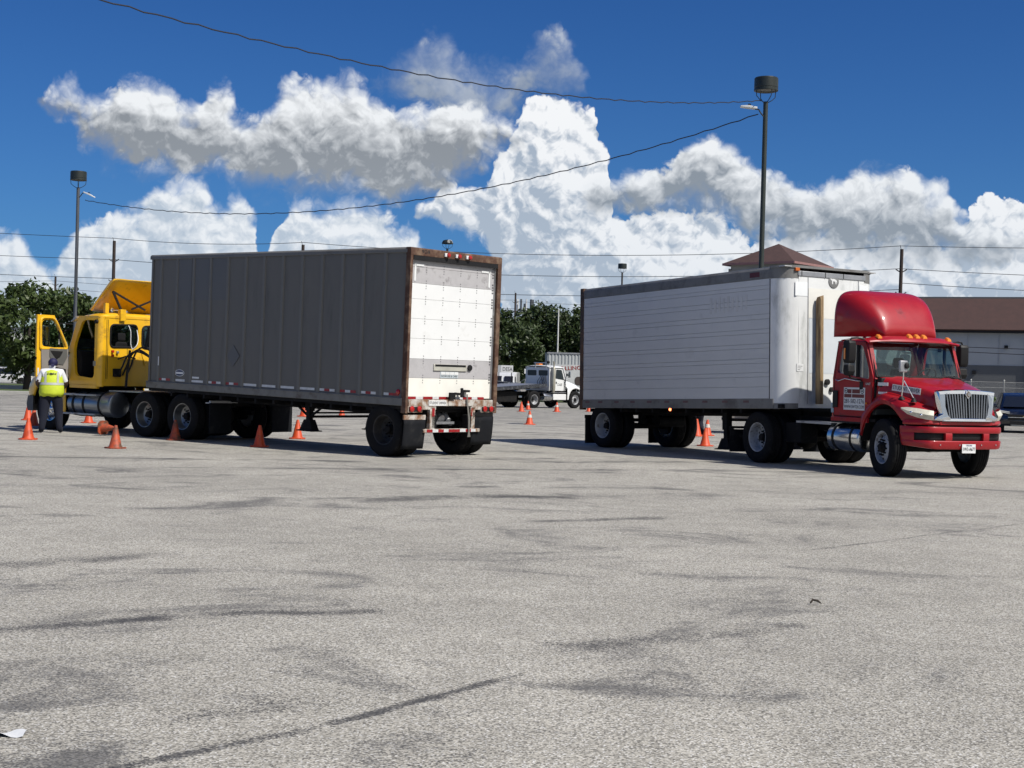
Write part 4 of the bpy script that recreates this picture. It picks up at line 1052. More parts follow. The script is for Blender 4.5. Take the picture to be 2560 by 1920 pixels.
def seat(parent, x, y, z, m, w=.25, h=.62):
    s = empty('seat', (x, y, z), (0, 0, 0), parent)
    MB().box(-.25, .27, -w, w, .0, .16).build('cushion', m, s, bevel=.05)
    b = MB(); b.loft([[(-.30, -w, .12), (-.16, -w, .12), (-.16, w, .12), (-.30, w, .12)], [(-.36, -w*.95, .12+h*.7), (-.24, -w*.95, .12+h*.7), (-.24, w*.95, .12+h*.7), (-.36, w*.95, .12+h*.7)], [(-.39, -w*.6, .12+h), (-.29, -w*.6, .12+h), (-.29, w*.6, .12+h), (-.39, w*.6, .12+h)]])
    b.build('seat_back', m, s, bevel=.04)
    MB().box(-.37, -.29, -.12, .12, .12+h+.02, .12+h+.22).build('headrest', m, s, bevel=.04)
    return s
def steering(parent, loc, r=.22, tilt=55):
    w = empty('steering_wheel', loc, (0, R_(-tilt), 0), parent)
    m = MB(); n = 28
    m.loft([[((r + .014*math.cos(2*math.pi*k/8))*math.cos(2*math.pi*i/n), (r + .014*math.cos(2*math.pi*k/8))*math.sin(2*math.pi*i/n), .014*math.sin(2*math.pi*k/8)) for k in range(8)] for i in range(n + 1)], False)
    m.build('wheel_rim', M_black, w)
    m = MB(); m.bar((-r, 0, 0), (r, 0, 0), .03, .012); m.bar((0, -r, 0), (0, 0, 0), .03, .012); m.cyl((0, 0, -.02), (0, 0, .02), .06, 14); m.cyl((0, 0, 0), (0, 0, -.35), .025, 10)
    m.build('wheel_spokes', M_black, w)

# ================================================================ red tractor
M_red = mat('red_truck_paint', (.34, .008, .014), .40, vary=.12, vscale=2.0, spec=.3, coat=.45, dirt=(.21, .022, .028), dirt_amt=.18, dirt_scale=3)
M_redin = mat('red_inner_paint', (.16, .012, .016), .6)
M_dark_in = mat('dark_interior', (.012, .012, .013), .85, vary=.3, spec=.2)
M_grey_in = mat('grey_dashboard', (.055, .062, .062), .7)
M_hlens = mat('clouded_headlamp', (.60, .58, .48), .22, vary=.22, vscale=14, coat=.7)
rc_ = empty('tractor_unit', (6.112, 29.558, 0), (0, 0, R_(-64.89)))
tag(rc_, 'red day-cab tractor unit with roof fairing, chrome grille and a door sign', 'truck')
def red_tractor(t):
    # ---- chassis
    for s in (1, -1):
        MB().box(-1.15, 4.45, s*.43 - .045, s*.43 + .045, .72, .98).build('frame_rail', M_chassis, t)
    for x in (-.9, .6, 1.5, 4.2): MB().box(x - .05, x + .05, -.39, .39, .75, .95).build('cross_member', M_chassis, t)
    m = MB(); m.cyl((0, -.9, .52), (0, .9, .52), .085, 14); m.ball((0, 0, .52), .24, 14, 10); m.build('rear_axle', M_chassis, t)
    MB().cyl((0, 0, .58), (3.0, 0, .72), .06, 10).build('drive_shaft', M_chassis, t)
    duals(t, 0, .965)
    steer = R_(-14)
    m = MB(); m.cyl((3.70, -.85, .50), (3.70, .85, .50), .06, 12); m.build('front_axle', M_chassis, t)
    for s in (1, -1): wheel(t, 3.70, s*.96, .52, 'front', s, steer)
    m = MB()
    pl = [(-.55, -.46), (-.40, -.52), (.35, -.52), (.55, -.30), (.55, .30), (.35, .52), (-.40, .52), (-.55, .46), (-.75, .18), (-.25, .05), (-.25, -.05), (-.75, -.18)]
    m.prism([(x + .25, y, 1.08) for x, y in pl], (0, 0, .06)); m.build('fifth_wheel', M_chassis, t)
    MB().box(-.1, .6, -.40, .40, .97, 1.08).build('fifth_wheel_base', M_chassis, t)
    for s in (1, -1):
        f = MB().box(-.93, -.91, s*.62, s*1.26, .17, .64).build('mud_flap', M_rubber, t)
        MB().bar((-.92, s*.45, .68), (-.92, s*1.26, .68), .05).build('flap_hanger', M_chassis, t)
        MB().cyl((-.4, s*.43, .45), (-.62, s*.43, .5), .10, 14).build('air_spring', M_chassis, t)
    m = MB(); m.box(.55, 1.05, -.92, -.50, .45, .85); m.build('battery_box', M_chassis, t, bevel=.02)
    m = MB(); m.box(1.0, 2.1, -1.0, -.48, .86, .90); m.build('deck_plate', M_aludull, t)
    # ---- fuel tanks
    for s in (-1, 1):
        m = MB(); m.lathe([(.0001, 2.03), (.20, 2.035), (.245, 2.06), (.255, 2.09), (.255, 2.96), (.245, 2.99), (.20, 3.015), (.0001, 3.02)], (0, s*.82, .64), 'x', 36)
        tk = m.build('fuel_tank', mat('brushed_tank', (.60, .61, .62), .20, 1.0, vary=.15, vscale=1.5, bump=.1, bscale=3), t)
        for x in (2.24, 2.76):
            m = MB(); m.lathe([(.256, x - .028), (.263, x - .028), (.263, x + .028), (.256, x + .028)], (0, s*.82, .64), 'x', 36); m.build('tank_strap', M_black, tk)
        MB().box(2.0, 3.05, s*.50, s*.62, .55, .90).build('tank_bracket', M_chassis, t)
        MB().box(2.15, 3.02, s*.72, s*1.05, .915, .95).build('step', M_black, t, bevel=.01)
    # ---- cab shell
    W = 1.05
    xr, zf, zbelt, zroof = 2.12, 1.02, 1.80, 2.50
    A0, A1 = (3.36, zbelt), (3.08, 2.43)                      # A pillar foot and head
    for s in (1, -1):
        y = s * W; v = (0, -s*.05, 0)
        side = 'door'
        d = ring_panel([(xr + .10, y, zf + .02), (3.22, y, zf + .02), (3.33, y, 1.30), (3.34, y, zbelt), (A1[0] + .03, y, A1[1]), (xr + .20, y, A1[1]), (xr + .06, y, 1.75)],
                       rrect([(xr + .17, y, 1.86), (3.24, y, 1.74), (3.22, y, 1.95), (3.03, y, 2.37), (xr + .27, y, 2.38)], [.08, .06, .1, .06, .10]), v, n=60)
        do = d.build('door', M_red, t, bevel=.0, smooth=30)
        pane(rrect([(xr + .15, y, 1.84), (3.26, y, 1.72), (3.24, y, 1.95), (3.04, y, 2.39), (xr + .25, y, 2.40)], .06), (0, -s*.03, 0)).build('window', M_glass, do)
        MB().bar((2.88, y - s*.02, 1.78), (2.88, y - s*.02, 2.38), .05, .04, up=(0, 1, 0)).build('window_divider', M_black, do)
        m = MB(); m.box(2.62 - .4, 2.36, y + s*.004, y + s*.03, 1.20, 1.52); 
        m.build('handle_recess', M_black, do, bevel=.01)
        m = MB(); m.tube([(2.30, y + s*.02, 1.72), (2.42, y + s*.05, 1.70), (2.60, y + s*.05, 1.745), (2.95, y + s*.05, 1.71), (3.02, y + s*.02, 1.71)], .011, 8)
        m.build('grab_bar', M_alu, do)
        MB().box(2.98, 3.08, y + s*.002, y + s*.012, 1.55, 1.70).build('mirror_foot', M_black, do, bevel=.004)
        for q_ in ([(xr + .115, y, zf + .03), (xr + .115, y, 1.75), (xr + .205, y, 2.40)], [(3.215, y, zf + .03), (3.325, y, 1.31), (3.335, y, 1.79)], [(xr + .115, y, zf + .03), (3.215, y, zf + .03)]):
            MB().tube([(a, b + s*.001, c) for a, b, c in q_], .0065, 5).build('door_gap', M_black, do)
        MB().tube([(3.36, y - s*.035, 1.08), (3.36, y - s*.04, 1.78)], .009, 5).build('hood_gap', M_black, t)
        # sill and rear corner
        MB().box(xr + .02, 3.20, y - s*.06, y - s*.005, zf - .08, zf + .01).build('rocker_panel', M_red, t, bevel=.012)
        m = MB(); q = [(xr + .112, y), (xr + .04, y - s*.02), (xr, y - s*.10), (xr + .05, y - s*.12), (xr + .112, y - s*.06)]
        rings = []
        for z, dx in ((zf - .06, 0), (1.75, 0), (A1[1] - .02, .12), (zroof - .02, .20)):
            rings.append([(a + dx, b - s * (.02 if z > 2 else 0), z) for a, b in q])
        m.loft(rings); m.build('rear_pillar', M_red, t)
        # A pillar
        m = MB(); m.loft([[(3.30, y, 1.75), (3.38, y - s*.03, 1.75), (3.39, y - s*.10, 1.75), (3.33, y - s*.06, 1.75)],
                          [(A1[0] - .02, y - s*.01, 2.44), (A1[0] + .06, y - s*.04, 2.44), (A1[0] + .08, y - s*.11, 2.44), (A1[0] + .01, y - s*.07, 2.44)]])
        m.build('windshield_pillar', M_red, t)
    # rear wall with window
    rp = ring_panel([(xr, -.95, zf), (xr, .95, zf), (xr, .95, 1.75), (xr + .14, .93, 2.46), (xr + .14, -.93, 2.46), (xr, -.95, 1.75)],
                    rrect([(xr + .02, -.80, 1.82), (xr + .02, .80, 1.82), (xr + .11, .80, 2.32), (xr + .11, -.80, 2.32)], .08), (.04, 0, 0), n=48)
    rw = rp.build('rear_wall', M_red, t)
    pane(rrect([(xr + .04, -.82, 1.80), (xr + .04, .82, 1.80), (xr + .13, .82, 2.34), (xr + .13, -.82, 2.34)], .07)).build('rear_window', M_glass, rw)
    MB().box(xr + .05, 3.35, -.98, .98, zf - .06, zf).build('cab_floor', M_dark_in, t)
    # roof, crowned, with the sun visor over the glass
    m = MB(); nx, ny = 8, 14
    def roof(i, j):
        x = xr + .16 + (3.17 - xr - .16) * i; yy = (j * 2 - 1); y = yy * (1.03 - .02 * i)
        z = 2.445 + .115 * (1 - abs(yy)**4) * (1 - .25 * (i - .5)**2) 
        return (x + .05 * (1 - yy * yy) * i, y, z)
    m.grid(roof, nx, ny); r_ = m.build('roof', M_red, t); sd = r_.modifiers.new('s', 'SOLIDIFY'); sd.thickness = .05; sd.offset = -1
    m = MB()
    def visor(i, j):
        yy = j * 2 - 1; y = yy * 1.06; bow = .13 * (1 - yy * yy)
        px = [(3.00, 2.565), (3.12, 2.555), (3.22, 2.505), (3.25, 2.455), (3.20, 2.435), (3.10, 2.44)]
        k = i * (len(px) - 1); a = min(int(k), len(px) - 2); f = k - a
        x = px[a][0] + (px[a+1][0] - px[a][0]) * f; z = px[a][1] + (px[a+1][1] - px[a][1]) * f
        return (x + bow, y, z - .10 * abs(yy)**5 * (1 if i < .5 else .3))
    m.grid(visor, 10, 20); vs_ = m.build('sun_visor', M_red, t, fix=False)
    for y in (-.82, -.17, .0, .17, .82):
        bow = .13 * (1 - (y/1.06)**2)
        m = MB(); m.loft([[(3.10 + bow, y - .055, 2.56), (3.19 + bow, y - .055, 2.52), (3.19 + bow, y + .055, 2.52), (3.10 + bow, y + .055, 2.56)], [(3.12 + bow, y - .035, 2.605), (3.185 + bow, y - .035, 2.565), (3.185 + bow, y + .035, 2.565), (3.12 + bow, y + .035, 2.605)]])
        zz = -.10 * abs(y/1.06)**5
        m.build('clearance_lamp', M_amberlamp, t, bevel=.006, loc=(0, 0, zz))
    # windshield: curved pane with black gasket
    def ws(i, j, e=0.0):
        yy = (i * 2 - 1); y = yy * (1.0 - .035 * j + e); bow = .14 * (1 - yy * yy)
        x = 3.37 + (3.10 - 3.37) * j + bow + .004
        return (x, y, 1.80 + (2.45 - 1.80) * j)
    m = MB(); m.grid(lambda i, j: ws(i, j), 14, 6); m.build('windshield', glass('windshield_glass', (.80, .98, .92), rough=.03, clear=.95), t, fix=False)
    m = MB(); pts = [ws(i / 14, 0) for i in range(15)]; m.tube(pts, .022, 6); m.tube([ws(i / 14, 1) for i in range(15)], .022, 6)
    m.tube([ws(0, j / 6) for j in range(7)], .018, 6); m.tube([ws(1, j / 6) for j in range(7)], .018, 6); m.build('windshield_gasket', M_black, t)
    for y0 in (-.35, .35):
        m = MB(); m.tube([(3.52, y0, 1.79), (3.50, y0 + .22, 1.83), (3.47, y0 + .52 if y0 < 0 else y0 + .45, 1.835)], .009, 6); m.build('wiper', M_black, t)
    # cowl and dash, seats
    MB().prism([(3.02, 0, 1.70), (3.10, 0, 1.82), (3.36, 0, 1.82), (3.40, 0, 1.62), (3.36, 0, 1.1), (3.16, 0, 1.1)], (0, 1.92, 0)).build('dashboard', M_grey_in, t, loc=(0, -.96, 0))
    m = MB(); m.box(3.30, 3.50, -.98, .98, 1.60, 1.775); m.build('cowl', M_black, t, bevel=.02)
    for y in (.48, -.48): seat(t, 2.55, y, 1.22, M_dark_in)
    steering(t, (3.00, .48, 1.80))
    # ---- hood and fenders
    def hood(i, j):
        x = 3.40 + 1.14 * i; a = j * 2 - 1
        w = 1.0 + (.62 - 1.0) * i**.9; zc = 1.815 - .20 * i - .04 * i**4; zs = 1.42 - .13 * i
        s = -1 if a < 0 else 1; q = abs(a)
        if q < .62: y = w * .90 * (q / .62); z = zc - .02 * (q/.62)**2 - .05 * i * (q/.62)**2 + (.018 if .5 < q/.62 < .75 else 0) * (1 - i)
        elif q < .78: k = (q - .62) / .16; y = w * (.90 + .09 * k); z = zc - .02 - .05*i - (.10) * k * k
        else: k = (q - .78) / .22; y = w * (.99 + .02 * k); z = zc - .12 - .05*i + (zs - zc + .12) * k
        return (x + .05 * (1 - a*a) * i, s * y, z)
    m = MB(); m.grid(hood, 18, 36); hd = m.build('hood', M_red, t, fix=False, smooth=50); sd = hd.modifiers.new('s', 'SOLIDIFY'); sd.thickness = .012
    cx, cz, rx, rz = 3.67, .50, .63, .80
    for s in (1, -1):
        def fend(i, j):
            x = 3.06 + 1.50 * i
            u_ = (x - cx) / rx
            zarch = cz + rz * math.sqrt(max(0, 1 - u_*u_)) if abs(u_) < 1 else cz
            zarch = max(zarch, 1.00 if x > 4.18 else .62)
            zarch = min(zarch, 1.30)
            ztop = 1.10 + .40 * math.sin(min(1, (x - 3.0) / .62) * math.pi / 2) if x < 3.62 else 1.50 - .30 * ((x - 3.62) / .94)**1.25
            yo = 1.075 if x < 4.0 else 1.075 - .36 * ((x - 4.0) / .56)**1.9
            w = (1.0 + (.62 - 1.0) * max(0, min(1, (x - 3.40) / 1.14))**.9) * 1.0
            prof = [(yo - .05, zarch), (yo - .005, zarch + .012), (yo, zarch + .4 * (ztop - zarch)), (yo - .01, ztop - .11), (yo - .06, ztop - .03), (min(yo - .14, yo - .14), ztop), (max(w - .01, .55) if w < yo - .15 else yo - .18, ztop + .025)]
            k = j * (len(prof) - 1); a = min(int(k), len(prof) - 2); f = k - a
            y = prof[a][0] + (prof[a+1][0] - prof[a][0]) * f; z = prof[a][1] + (prof[a+1][1] - prof[a][1]) * f
            return (x, s * y, z)
        m = MB(); m.grid(fend, 40, 18); fd = m.build('fender', M_red, t, fix=False, smooth=50); sd = fd.modifiers.new('s', 'SOLIDIFY'); sd.thickness = .012; sd.offset = 0
        # dark inner wheel housing
        m = MB(); n = 16
        m.loft([[(cx + rx*1.0*math.cos(a), s*yy, cz + .12 + (rz - .13)*math.sin(a)) for a in [math.pi*k/n for k in range(n + 1)]] for yy in (.52, 1.03)], False, closed=False)
        m.build('wheel_housing', M_black, t, fix=False)
        # headlamp set into the fender nose
        hl = MB()
        up_ = [(4.16, 1.073, 1.245), (4.30, 1.045, 1.255), (4.44, .94, 1.24), (4.545, .80, 1.215), (4.585, .70, 1.20)]
        dn_ = [(4.16, 1.075, 1.235), (4.30, 1.05, 1.15), (4.44, .95, 1.095), (4.55, .81, 1.06), (4.59, .70, 1.05)]
        of_ = .034 if s < 0 else .016
        ou = [(a[0] + of_, s*(a[1] + of_), a[2] + .012) for a in up_]; od = [(a[0] + of_, s*(a[1] + of_), a[2] - .004) for a in dn_]
        md_ = [((a[0]+b[0])/2 + .03, (a[1]+b[1])/2 + s*.025, (a[2]+b[2])/2) for a, b in zip(ou, od)]
        hl.loft([ou, md_, od], False, closed=False)
        ho = hl.build('headlamp', M_hlens, t, fix=False)
        for q in ((4.36, 1.015, 1.175), (4.49, .90, 1.135))[:2 if s < 0 else 0]:
            m = MB(); m.ball((q[0] + .048, s*(q[1] + .044), q[2]), .030, 12, 8); m.build('bulb_reflector', M_chrome, ho)
        # lower hood lip under the lamp
        lip = MB(); U = [(4.20, 1.062, 1.04), (4.35, 1.035, 1.045), (4.46, .945, 1.05), (4.57, .80, 1.045), (4.62, .60, 1.03)]
        lip.loft([[(a, s*(b + .005), c - .0) for a, b, c in U], [(a + .012, s*(b + .012), c - .05) for a, b, c in U], [(a, s*b, .965) for a, b, c in U]], False, closed=False)
        lip.build('fender_lip', M_red, t, fix=False)
        m = MB(); m.lathe([(.02, 0), (.018, s*.018), (.0001, s*.024)], (3.20, s*1.07, 1.30), 'y', 10); m.build('turn_lamp', M_amberlamp, t)
    MB().box(4.60, 4.64, -.60, .60, .965, 1.03).build('hood_lip', M_red, t, bevel=.012)
    MB().box(4.50, 4.60, -.38, .38, .99, 1.035).build('lip_slot', M_black, t)
    # ---- grille
    xg = 4.57
    O = [(xg, -.62, 1.575), (xg + .03, 0, 1.60), (xg, .62, 1.575), (xg + .03, .60, 1.30), (xg + .06, .54, 1.13), (xg + .06, .72, 1.12), (xg + .05, .72, 1.04), (xg + .09, 0, 1.025), (xg + .05, -.72, 1.04), (xg + .06, -.72, 1.12), (xg + .06, -.54, 1.13), (xg + .03, -.60, 1.30)]
    gs = empty('grille', (0, 0, 0), (0, 0, 0), t)
    def bar_(a, b, w, d): return MB().bar(a, b, w, d)
    for s in (1, -1):
        m = MB()
        m.loft([[(xg - .02, s*.685, 1.555), (xg + .055, s*.64, 1.555), (xg + .06, s*.49, 1.51), (xg - .02, s*.49, 1.51)],
                [(xg + .00, s*.645, 1.30), (xg + .075, s*.60, 1.30), (xg + .08, s*.495, 1.30), (xg + .0, s*.495, 1.30)],
                [(xg + .01, s*.60, 1.16), (xg + .10, s*.56, 1.16), (xg + .10, s*.45, 1.14), (xg + .02, s*.45, 1.14)],
                [(xg + .01, s*.74, 1.10), (xg + .09, s*.70, 1.10), (xg + .11, s*.40, 1.10), (xg + .02, s*.40, 1.10)],
                [(xg + .01, s*.74, 1.045), (xg + .08, s*.70, 1.045), (xg + .11, s*.40, 1.035), (xg + .02, s*.40, 1.035)]])
        m.build('chrome_side', M_chrome, gs, bevel=.012)
    m = MB(); pts = [(-1 + 2*k/16) for k in range(17)]
    m.loft([[(xg - .04, .66*p, 1.60 - .03*p*p), (xg + .05, .645*p, 1.585 - .03*p*p), (xg + .07, .62*p, 1.525 - .02*p*p), (xg - .01, .62*p, 1.52 - .02*p*p)] for p in pts]); m.build('chrome_top', M_chrome, gs)
    m = MB(); m.loft([[(xg + .0, .60*p, 1.09), (xg + .09 + .02*(1-p*p), .56*p, 1.09), (xg + .105 + .02*(1-p*p), .56*p, 1.035), (xg + .0, .60*p, 1.03)] for p in pts]); m.build('chrome_bottom', M_chrome, gs, bevel=.006)
    MB().box(xg - .06, xg - .02, -.60, .60, 1.05, 1.56).build('grille_core', M_black, gs)
    gb = mat('grille_bar_grey', (.30, .31, .33), .25, .9)
    for k in range(8):
        for s in (1, -1):
            y0 = s * (.035 + .062*k); y1 = s * (.035 + .054*k)
            MB().bar((xg + .035 + .01, y0, 1.525), (xg + .085, y1, 1.085), .045, .026, up=(0, 1, 0)).build('grille_bar', gb, gs)
    em = MB(); q = [(0, .085), (.075, 0), (0, -.085), (-.075, 0)]
    em.prism([(xg + .075, a, 1.515 + b) for a, b in q], (.022, 0, 0)); eo = em.build('emblem', M_chrome, gs, bevel=.008)
    MB().prism([(xg + .098, a*.62, 1.515 + b*.62) for a, b in q], (.006, 0, 0)).build('emblem_face', mat('emblem_bronze', (.20, .14, .10), .4, .3), eo)
    MB().box(xg + .104, xg + .108, -.012, .012, 1.49, 1.54).build('emblem_mark', M_chrome, eo)
    MB().box(xg + .104, xg + .108, -.026, .026, 1.51, 1.522).build('emblem_mark', M_chrome, eo)
    # ---- bumper: wrapped, with a middle intake and two lamp openings
    def bp(yv):
        q = abs(yv); return 4.70 - .07 * q * q - (.42 * ((q - .72) / .36)**2 if q > .72 else 0)
    def strip(y0, y1, z0, z1, n, nm='bumper', par=t, off=0, mm=M_red):
        m = MB(); ys = [y0 + (y1 - y0) * k / n for k in range(n + 1)]
        prof = [z0, z0 + (z1 - z0) * .12, z0 + (z1 - z0) * .5, z1 - (z1 - z0) * .12, z1]
        rings = []
        for y in ys:
            x = bp(y) + off
            rings.append([(x - .05, y, z0 - .0), (x - .012, y, z0), (x, y, z0 + min(.02, (z1-z0)*.2)), (x, y, z1 - min(.02, (z1-z0)*.2)), (x - .012, y, z1), (x - .05, y, z1)])
        m.loft(rings); return m.build(nm, mm, par)
    bu = empty('bumper', (0, 0, 0), (0, 0, 0), t)
    strip(-1.08, 1.08, .825, .935, 36, 'bumper_top', bu)
    m = MB(); n = 36; rings = []
    for k in range(n + 1):
        y = -1.08 + 2.16 * k / n; x = bp(y); zl = .54 + .06 * max(0, (abs(y) - .65) / .43)**1.5
        rings.append([(x - .10, y, zl), (x - .03, y, zl), (x - .006, y, zl + .04), (x, y, .675), (x - .01, y, .69), (x - .06, y, .69)])
    m.loft(rings); m.build('bumper_bottom', M_red, bu)
    for a, b in ((-.50, -.36), (.36, .50), (-1.08, -.98), (.98, 1.08)): strip(a, b, .685, .83, 6, 'bumper_column', bu, off=-.004)
    strip(-.37, .37, .69, .83, 12, 'intake_mesh', bu, -.06, M_black)
    for s in (1, -1):
        strip(s*.49 if s > 0 else -.99, s*.99 if s > 0 else -.49, .69, .83, 10, 'lamp_opening', bu, -.07, M_black)
        m = MB(); m.lathe([(.055, 4.50), (.06, 4.58), (.05, 4.60), (.0001, 4.605)], (0, s*.585, .755), 'x', 16); m.build('fog_lamp', M_hlens, bu)
    for y in (-.62, -.2, .3, .66):
        m = MB(); m.lathe([(.014, 0), (.012, .012), (.0001, .014)], (bp(y), y, .62), 'x', 8); m.build('bumper_bolt', M_chrome, bu)
    MB().box(4.40, 4.56, -.80, .80, .93, .975).build('bumper_gap', M_black, t)
    pl = MB().box(4.705, 4.715, -.155, .155, .475, .635).build('licence_plate', M_label, t, bevel=.004)
    text('plate_number', '1W3-A677', .085, M_ink, pl, (4.718, 0, .545), (0, 1, 0), (0, 0, 1), width=.27)
    text('plate_state', 'TEXAS', .038, mat('plate_blue', (.05, .07, .2), .5), pl, (4.718, 0, .612), (0, 1, 0), (0, 0, 1), width=.13)
    # ---- engine block mass, radiator, so that no daylight shows through the nose
    MB().box(3.5, 4.50, -.45, .45, .55, 1.45).build('engine', M_chassis, t)
    MB().box(4.40, 4.48, -.62, .62, .62, 1.5).build('radiator', M_chassis, t)
    # ---- fairing
    def fair(i, j):
        v = j; x = 2.10 + 1.02 * v; a = (i * 2 - 1)
        h = .870 * (1 - v**2.4)**.72 + .015; w = (.975 - .40 * v**1.7) * (1 - .05 * math.sin((1 - abs(a)) * math.pi / 2))
        th = (1 - abs(a)) * math.pi / 2                       # 0 at the foot, pi/2 on top
        e = .30
        y = w * math.cos(th)**e * (-1 if a < 0 else 1); z = 2.535 + h * math.sin(th)**e
        return (x + .10 * math.sin(th) * (1 - v) * .3, y, z)
    m = MB(); m.grid(fair, 44, 26); fo = m.build('roof_fairing', M_red, t, fix=False, smooth=60); sd = fo.modifiers.new('s', 'SOLIDIFY'); sd.thickness = .02; sd.offset = -1
    for s in (1, -1): MB().bar((2.4, s*.5, 2.5), (2.25, s*.5, 3.2), .04).build('fairing_brace', M_black, fo)
    # ---- mirrors
    for s in (1, -1):
        mr = empty('side_mirror', (3.02, s*1.34, 0), (0, 0, R_(-8*s)), t)
        m = MB(); m.loft([[(-.05, -.10, 2.03), (.06, -.085, 2.03), (.06, .085, 2.03), (-.05, .10, 2.03)], [(-.06, -.115, 2.10), (.085, -.09, 2.10), (.085, .09, 2.10), (-.06, .115, 2.10)], [(-.06, -.115, 2.40), (.085, -.09, 2.40), (.085, .09, 2.40), (-.06, .115, 2.40)], [(-.05, -.10, 2.45), (.06, -.08, 2.45), (.06, .08, 2.45), (-.05, .10, 2.45)]])
        m.build('mirror_housing', M_black, mr, bevel=.02)
        MB().box(-.062, -.058, -.095, .095, 2.08, 2.42).build('mirror_face', M_mirror, mr)
        m = MB(); m.loft([[(-.04, -.09, 1.80), (.05, -.07, 1.80), (.05, .07, 1.80), (-.04, .09, 1.80)], [(-.06, -.105, 1.88), (.075, -.085, 1.88), (.075, .085, 1.88), (-.06, .105, 1.88)], [(-.05, -.10, 2.00), (.06, -.08, 2.00), (.06, .08, 2.00), (-.05, .10, 2.00)]])
        m.build('spot_mirror', M_black, mr, bevel=.02)
        MB().box(-.03, .0, -.118 if s < 0 else .105, -.105 if s < 0 else .118, 2.10, 2.30).build('mirror_lamp', M_amberlamp, mr)
        m = MB(); m.tube([(3.05, s*1.00, 2.47), (3.05, s*1.20, 2.50), (3.03, s*1.31, 2.49), (3.02, s*1.34, 2.44)], .016, 8); m.tube([(3.02, s*1.34, 1.81), (3.02, s*1.30, 1.76), (3.03, s*1.06, 1.72)], .016, 8)
        m.build('mirror_arm', M_black, t)
    for s in (-1,):                                              # chrome tripod mirror on each fender
        fm = empty('fender_mirror', (4.02, s*.93, 1.40), (0, 0, 0), t)
        m = MB(); m.tube([(-.02, 0, .04), (.0, 0, .20), (.03, s*.02, .38), (.05, s*.03, .52)], .012, 8); m.tube([(.24, s*-.05, .02), (.05, s*.015, .33)], .010, 8)
        m.build('mirror_stalk', M_chrome, fm)
        m = MB(); m.cyl((-.02, 0, -.01), (-.02, 0, .05), .07, 14, .03); m.cyl((.24, s*-.05, -.05), (.24, s*-.05, .03), .06, 12, .025); m.build('stalk_foot', M_black, fm)
        m = MB(); m.box(.0, .06, s*.03 - .085, s*.03 + .085, .48, .69); hb = m.build('mirror_head', M_aludull, fm, bevel=.018)
        m = MB(); m.ball((.075, s*.03 - .05*s, .60), .05, 12, 8, (.5, 1, 1.2)); m.build('mirror_pivot', M_black, fm)
    # ---- writing on the right side
    y = -W - .004
    sg = MB().box(2.53, 3.14, y - .004, y, 1.165, 1.585).build('door_sign', M_label, t)
    maroon = mat('maroon_print', (.16, .035, .03), .6, vary=.3, vscale=20)
    for a, b, c, d in ((2.645, 2.755, 1.475, 1.55), (2.775, 3.00, 1.475, 1.55), (2.545, 2.755, 1.395, 1.46), (2.775, 3.12, 1.395, 1.46)):
        MB().box(a, b, y - .0065, y - .004, c, d).build('sign_band', maroon, sg)
    for cxx in (2.595, 3.065):
        m = MB(); m.lathe([(.05, 0), (.05, -.003), (.0001, -.003)], (cxx, y - .004, 1.52), 'y', 20); em_ = m.build('sign_roundel', M_ink, sg)
        m = MB(); m.lathe([(.036, 0), (.036, -.0015), (.0001, -.0015)], (cxx, y - .0075, 1.52), 'y', 18); m.build('roundel_ring', M_label, em_)
        m = MB(); m.lathe([(.02, 0), (.02, -.0015), (.0001, -.0015)], (cxx, y - .0092, 1.52), 'y', 14); m.build('roundel_hub', M_ink, em_)
    text('phone_number', '281-582-1276', .115, M_ink, sg, (2.835, y - .006, 1.325), (1, 0, 0), (0, 0, 1), width=.57)
    text('web_address', 'WWW.SWTDI.COM', .085, M_ink, sg, (2.835, y - .006, 1.222), (1, 0, 0), (0, 0, 1), width=.57)
    text('unit_word', 'UNIT', .06, M_label, t, (3.22, y - .002, 1.655), (1, 0, 0), (0, 0, 1), width=.13)
    def hood_pt(x, z): 
        i = (x - 3.40) / 1.14; return -(1.0 + (.62 - 1.0) * i**.9) * 1.006
    for (x0, x1, z0, z1, s_) in ((3.43, 3.62, 1.63, 1.69, 'UNIT 0042'), (3.44, 3.60, 1.48, 1.52, None)):
        st = MB(); ya, yb = hood_pt(x0, 0), hood_pt(x1, 0)
        st.prism([(x0, ya - .012, z0), (x1, yb - .012, z0), (x1, yb - .012, z1), (x0, ya - .012, z1)], (0, .006, 0)); st.build('white_sticker', M_label, t)
    x0, x1 = 3.72, 4.28; ya, yb = hood_pt(x0, 0) - .035, hood_pt(x1, 0) - .035
    dv = Vector((x1 - x0, yb - ya, -.07)).normalized(); mid = Vector(((x0 + x1)/2, (ya + yb)/2, 1.575)); uz = Vector((0, 0, 1)) - dv * dv.z; uz.normalize(); nn = dv.cross(uz)
    st = MB(); st.prism([mid + dv*a + uz*b for a, b in ((-.29, -.058), (.29, -.058), (.29, .058), (-.29, .058))], nn * .006); so = st.build('student_sticker', M_label, t)
    text('sticker_text', 'STUDENT DRIVER', .10, M_ink, so, mid + nn * .008, dv, uz, width=.55)
    for z in (1.1, 1.2): MB().box(2.16, 2.24, y + .006, y - .001, z, z + .085).build('blue_sticker', mat('pale_blue_sticker', (.35, .48, .55), .5), t)
    # hoses from cab to trailer
    for k, (c, yy) in enumerate(((M_black, .05), (mat('red_hose', (.22, .02, .02), .5), -.05), (M_black, .15))):
        m = MB(); m.tube(cr([(2.10, yy, 1.55), (1.95, yy, 1.40), (1.75, yy + .05, 1.15), (1.50, yy, 1.10), (1.25, yy - .05, 1.25), (1.10, yy - .1, 1.42)]), .018, 8); m.build('air_hose', c, t)
red_tractor(rc_)

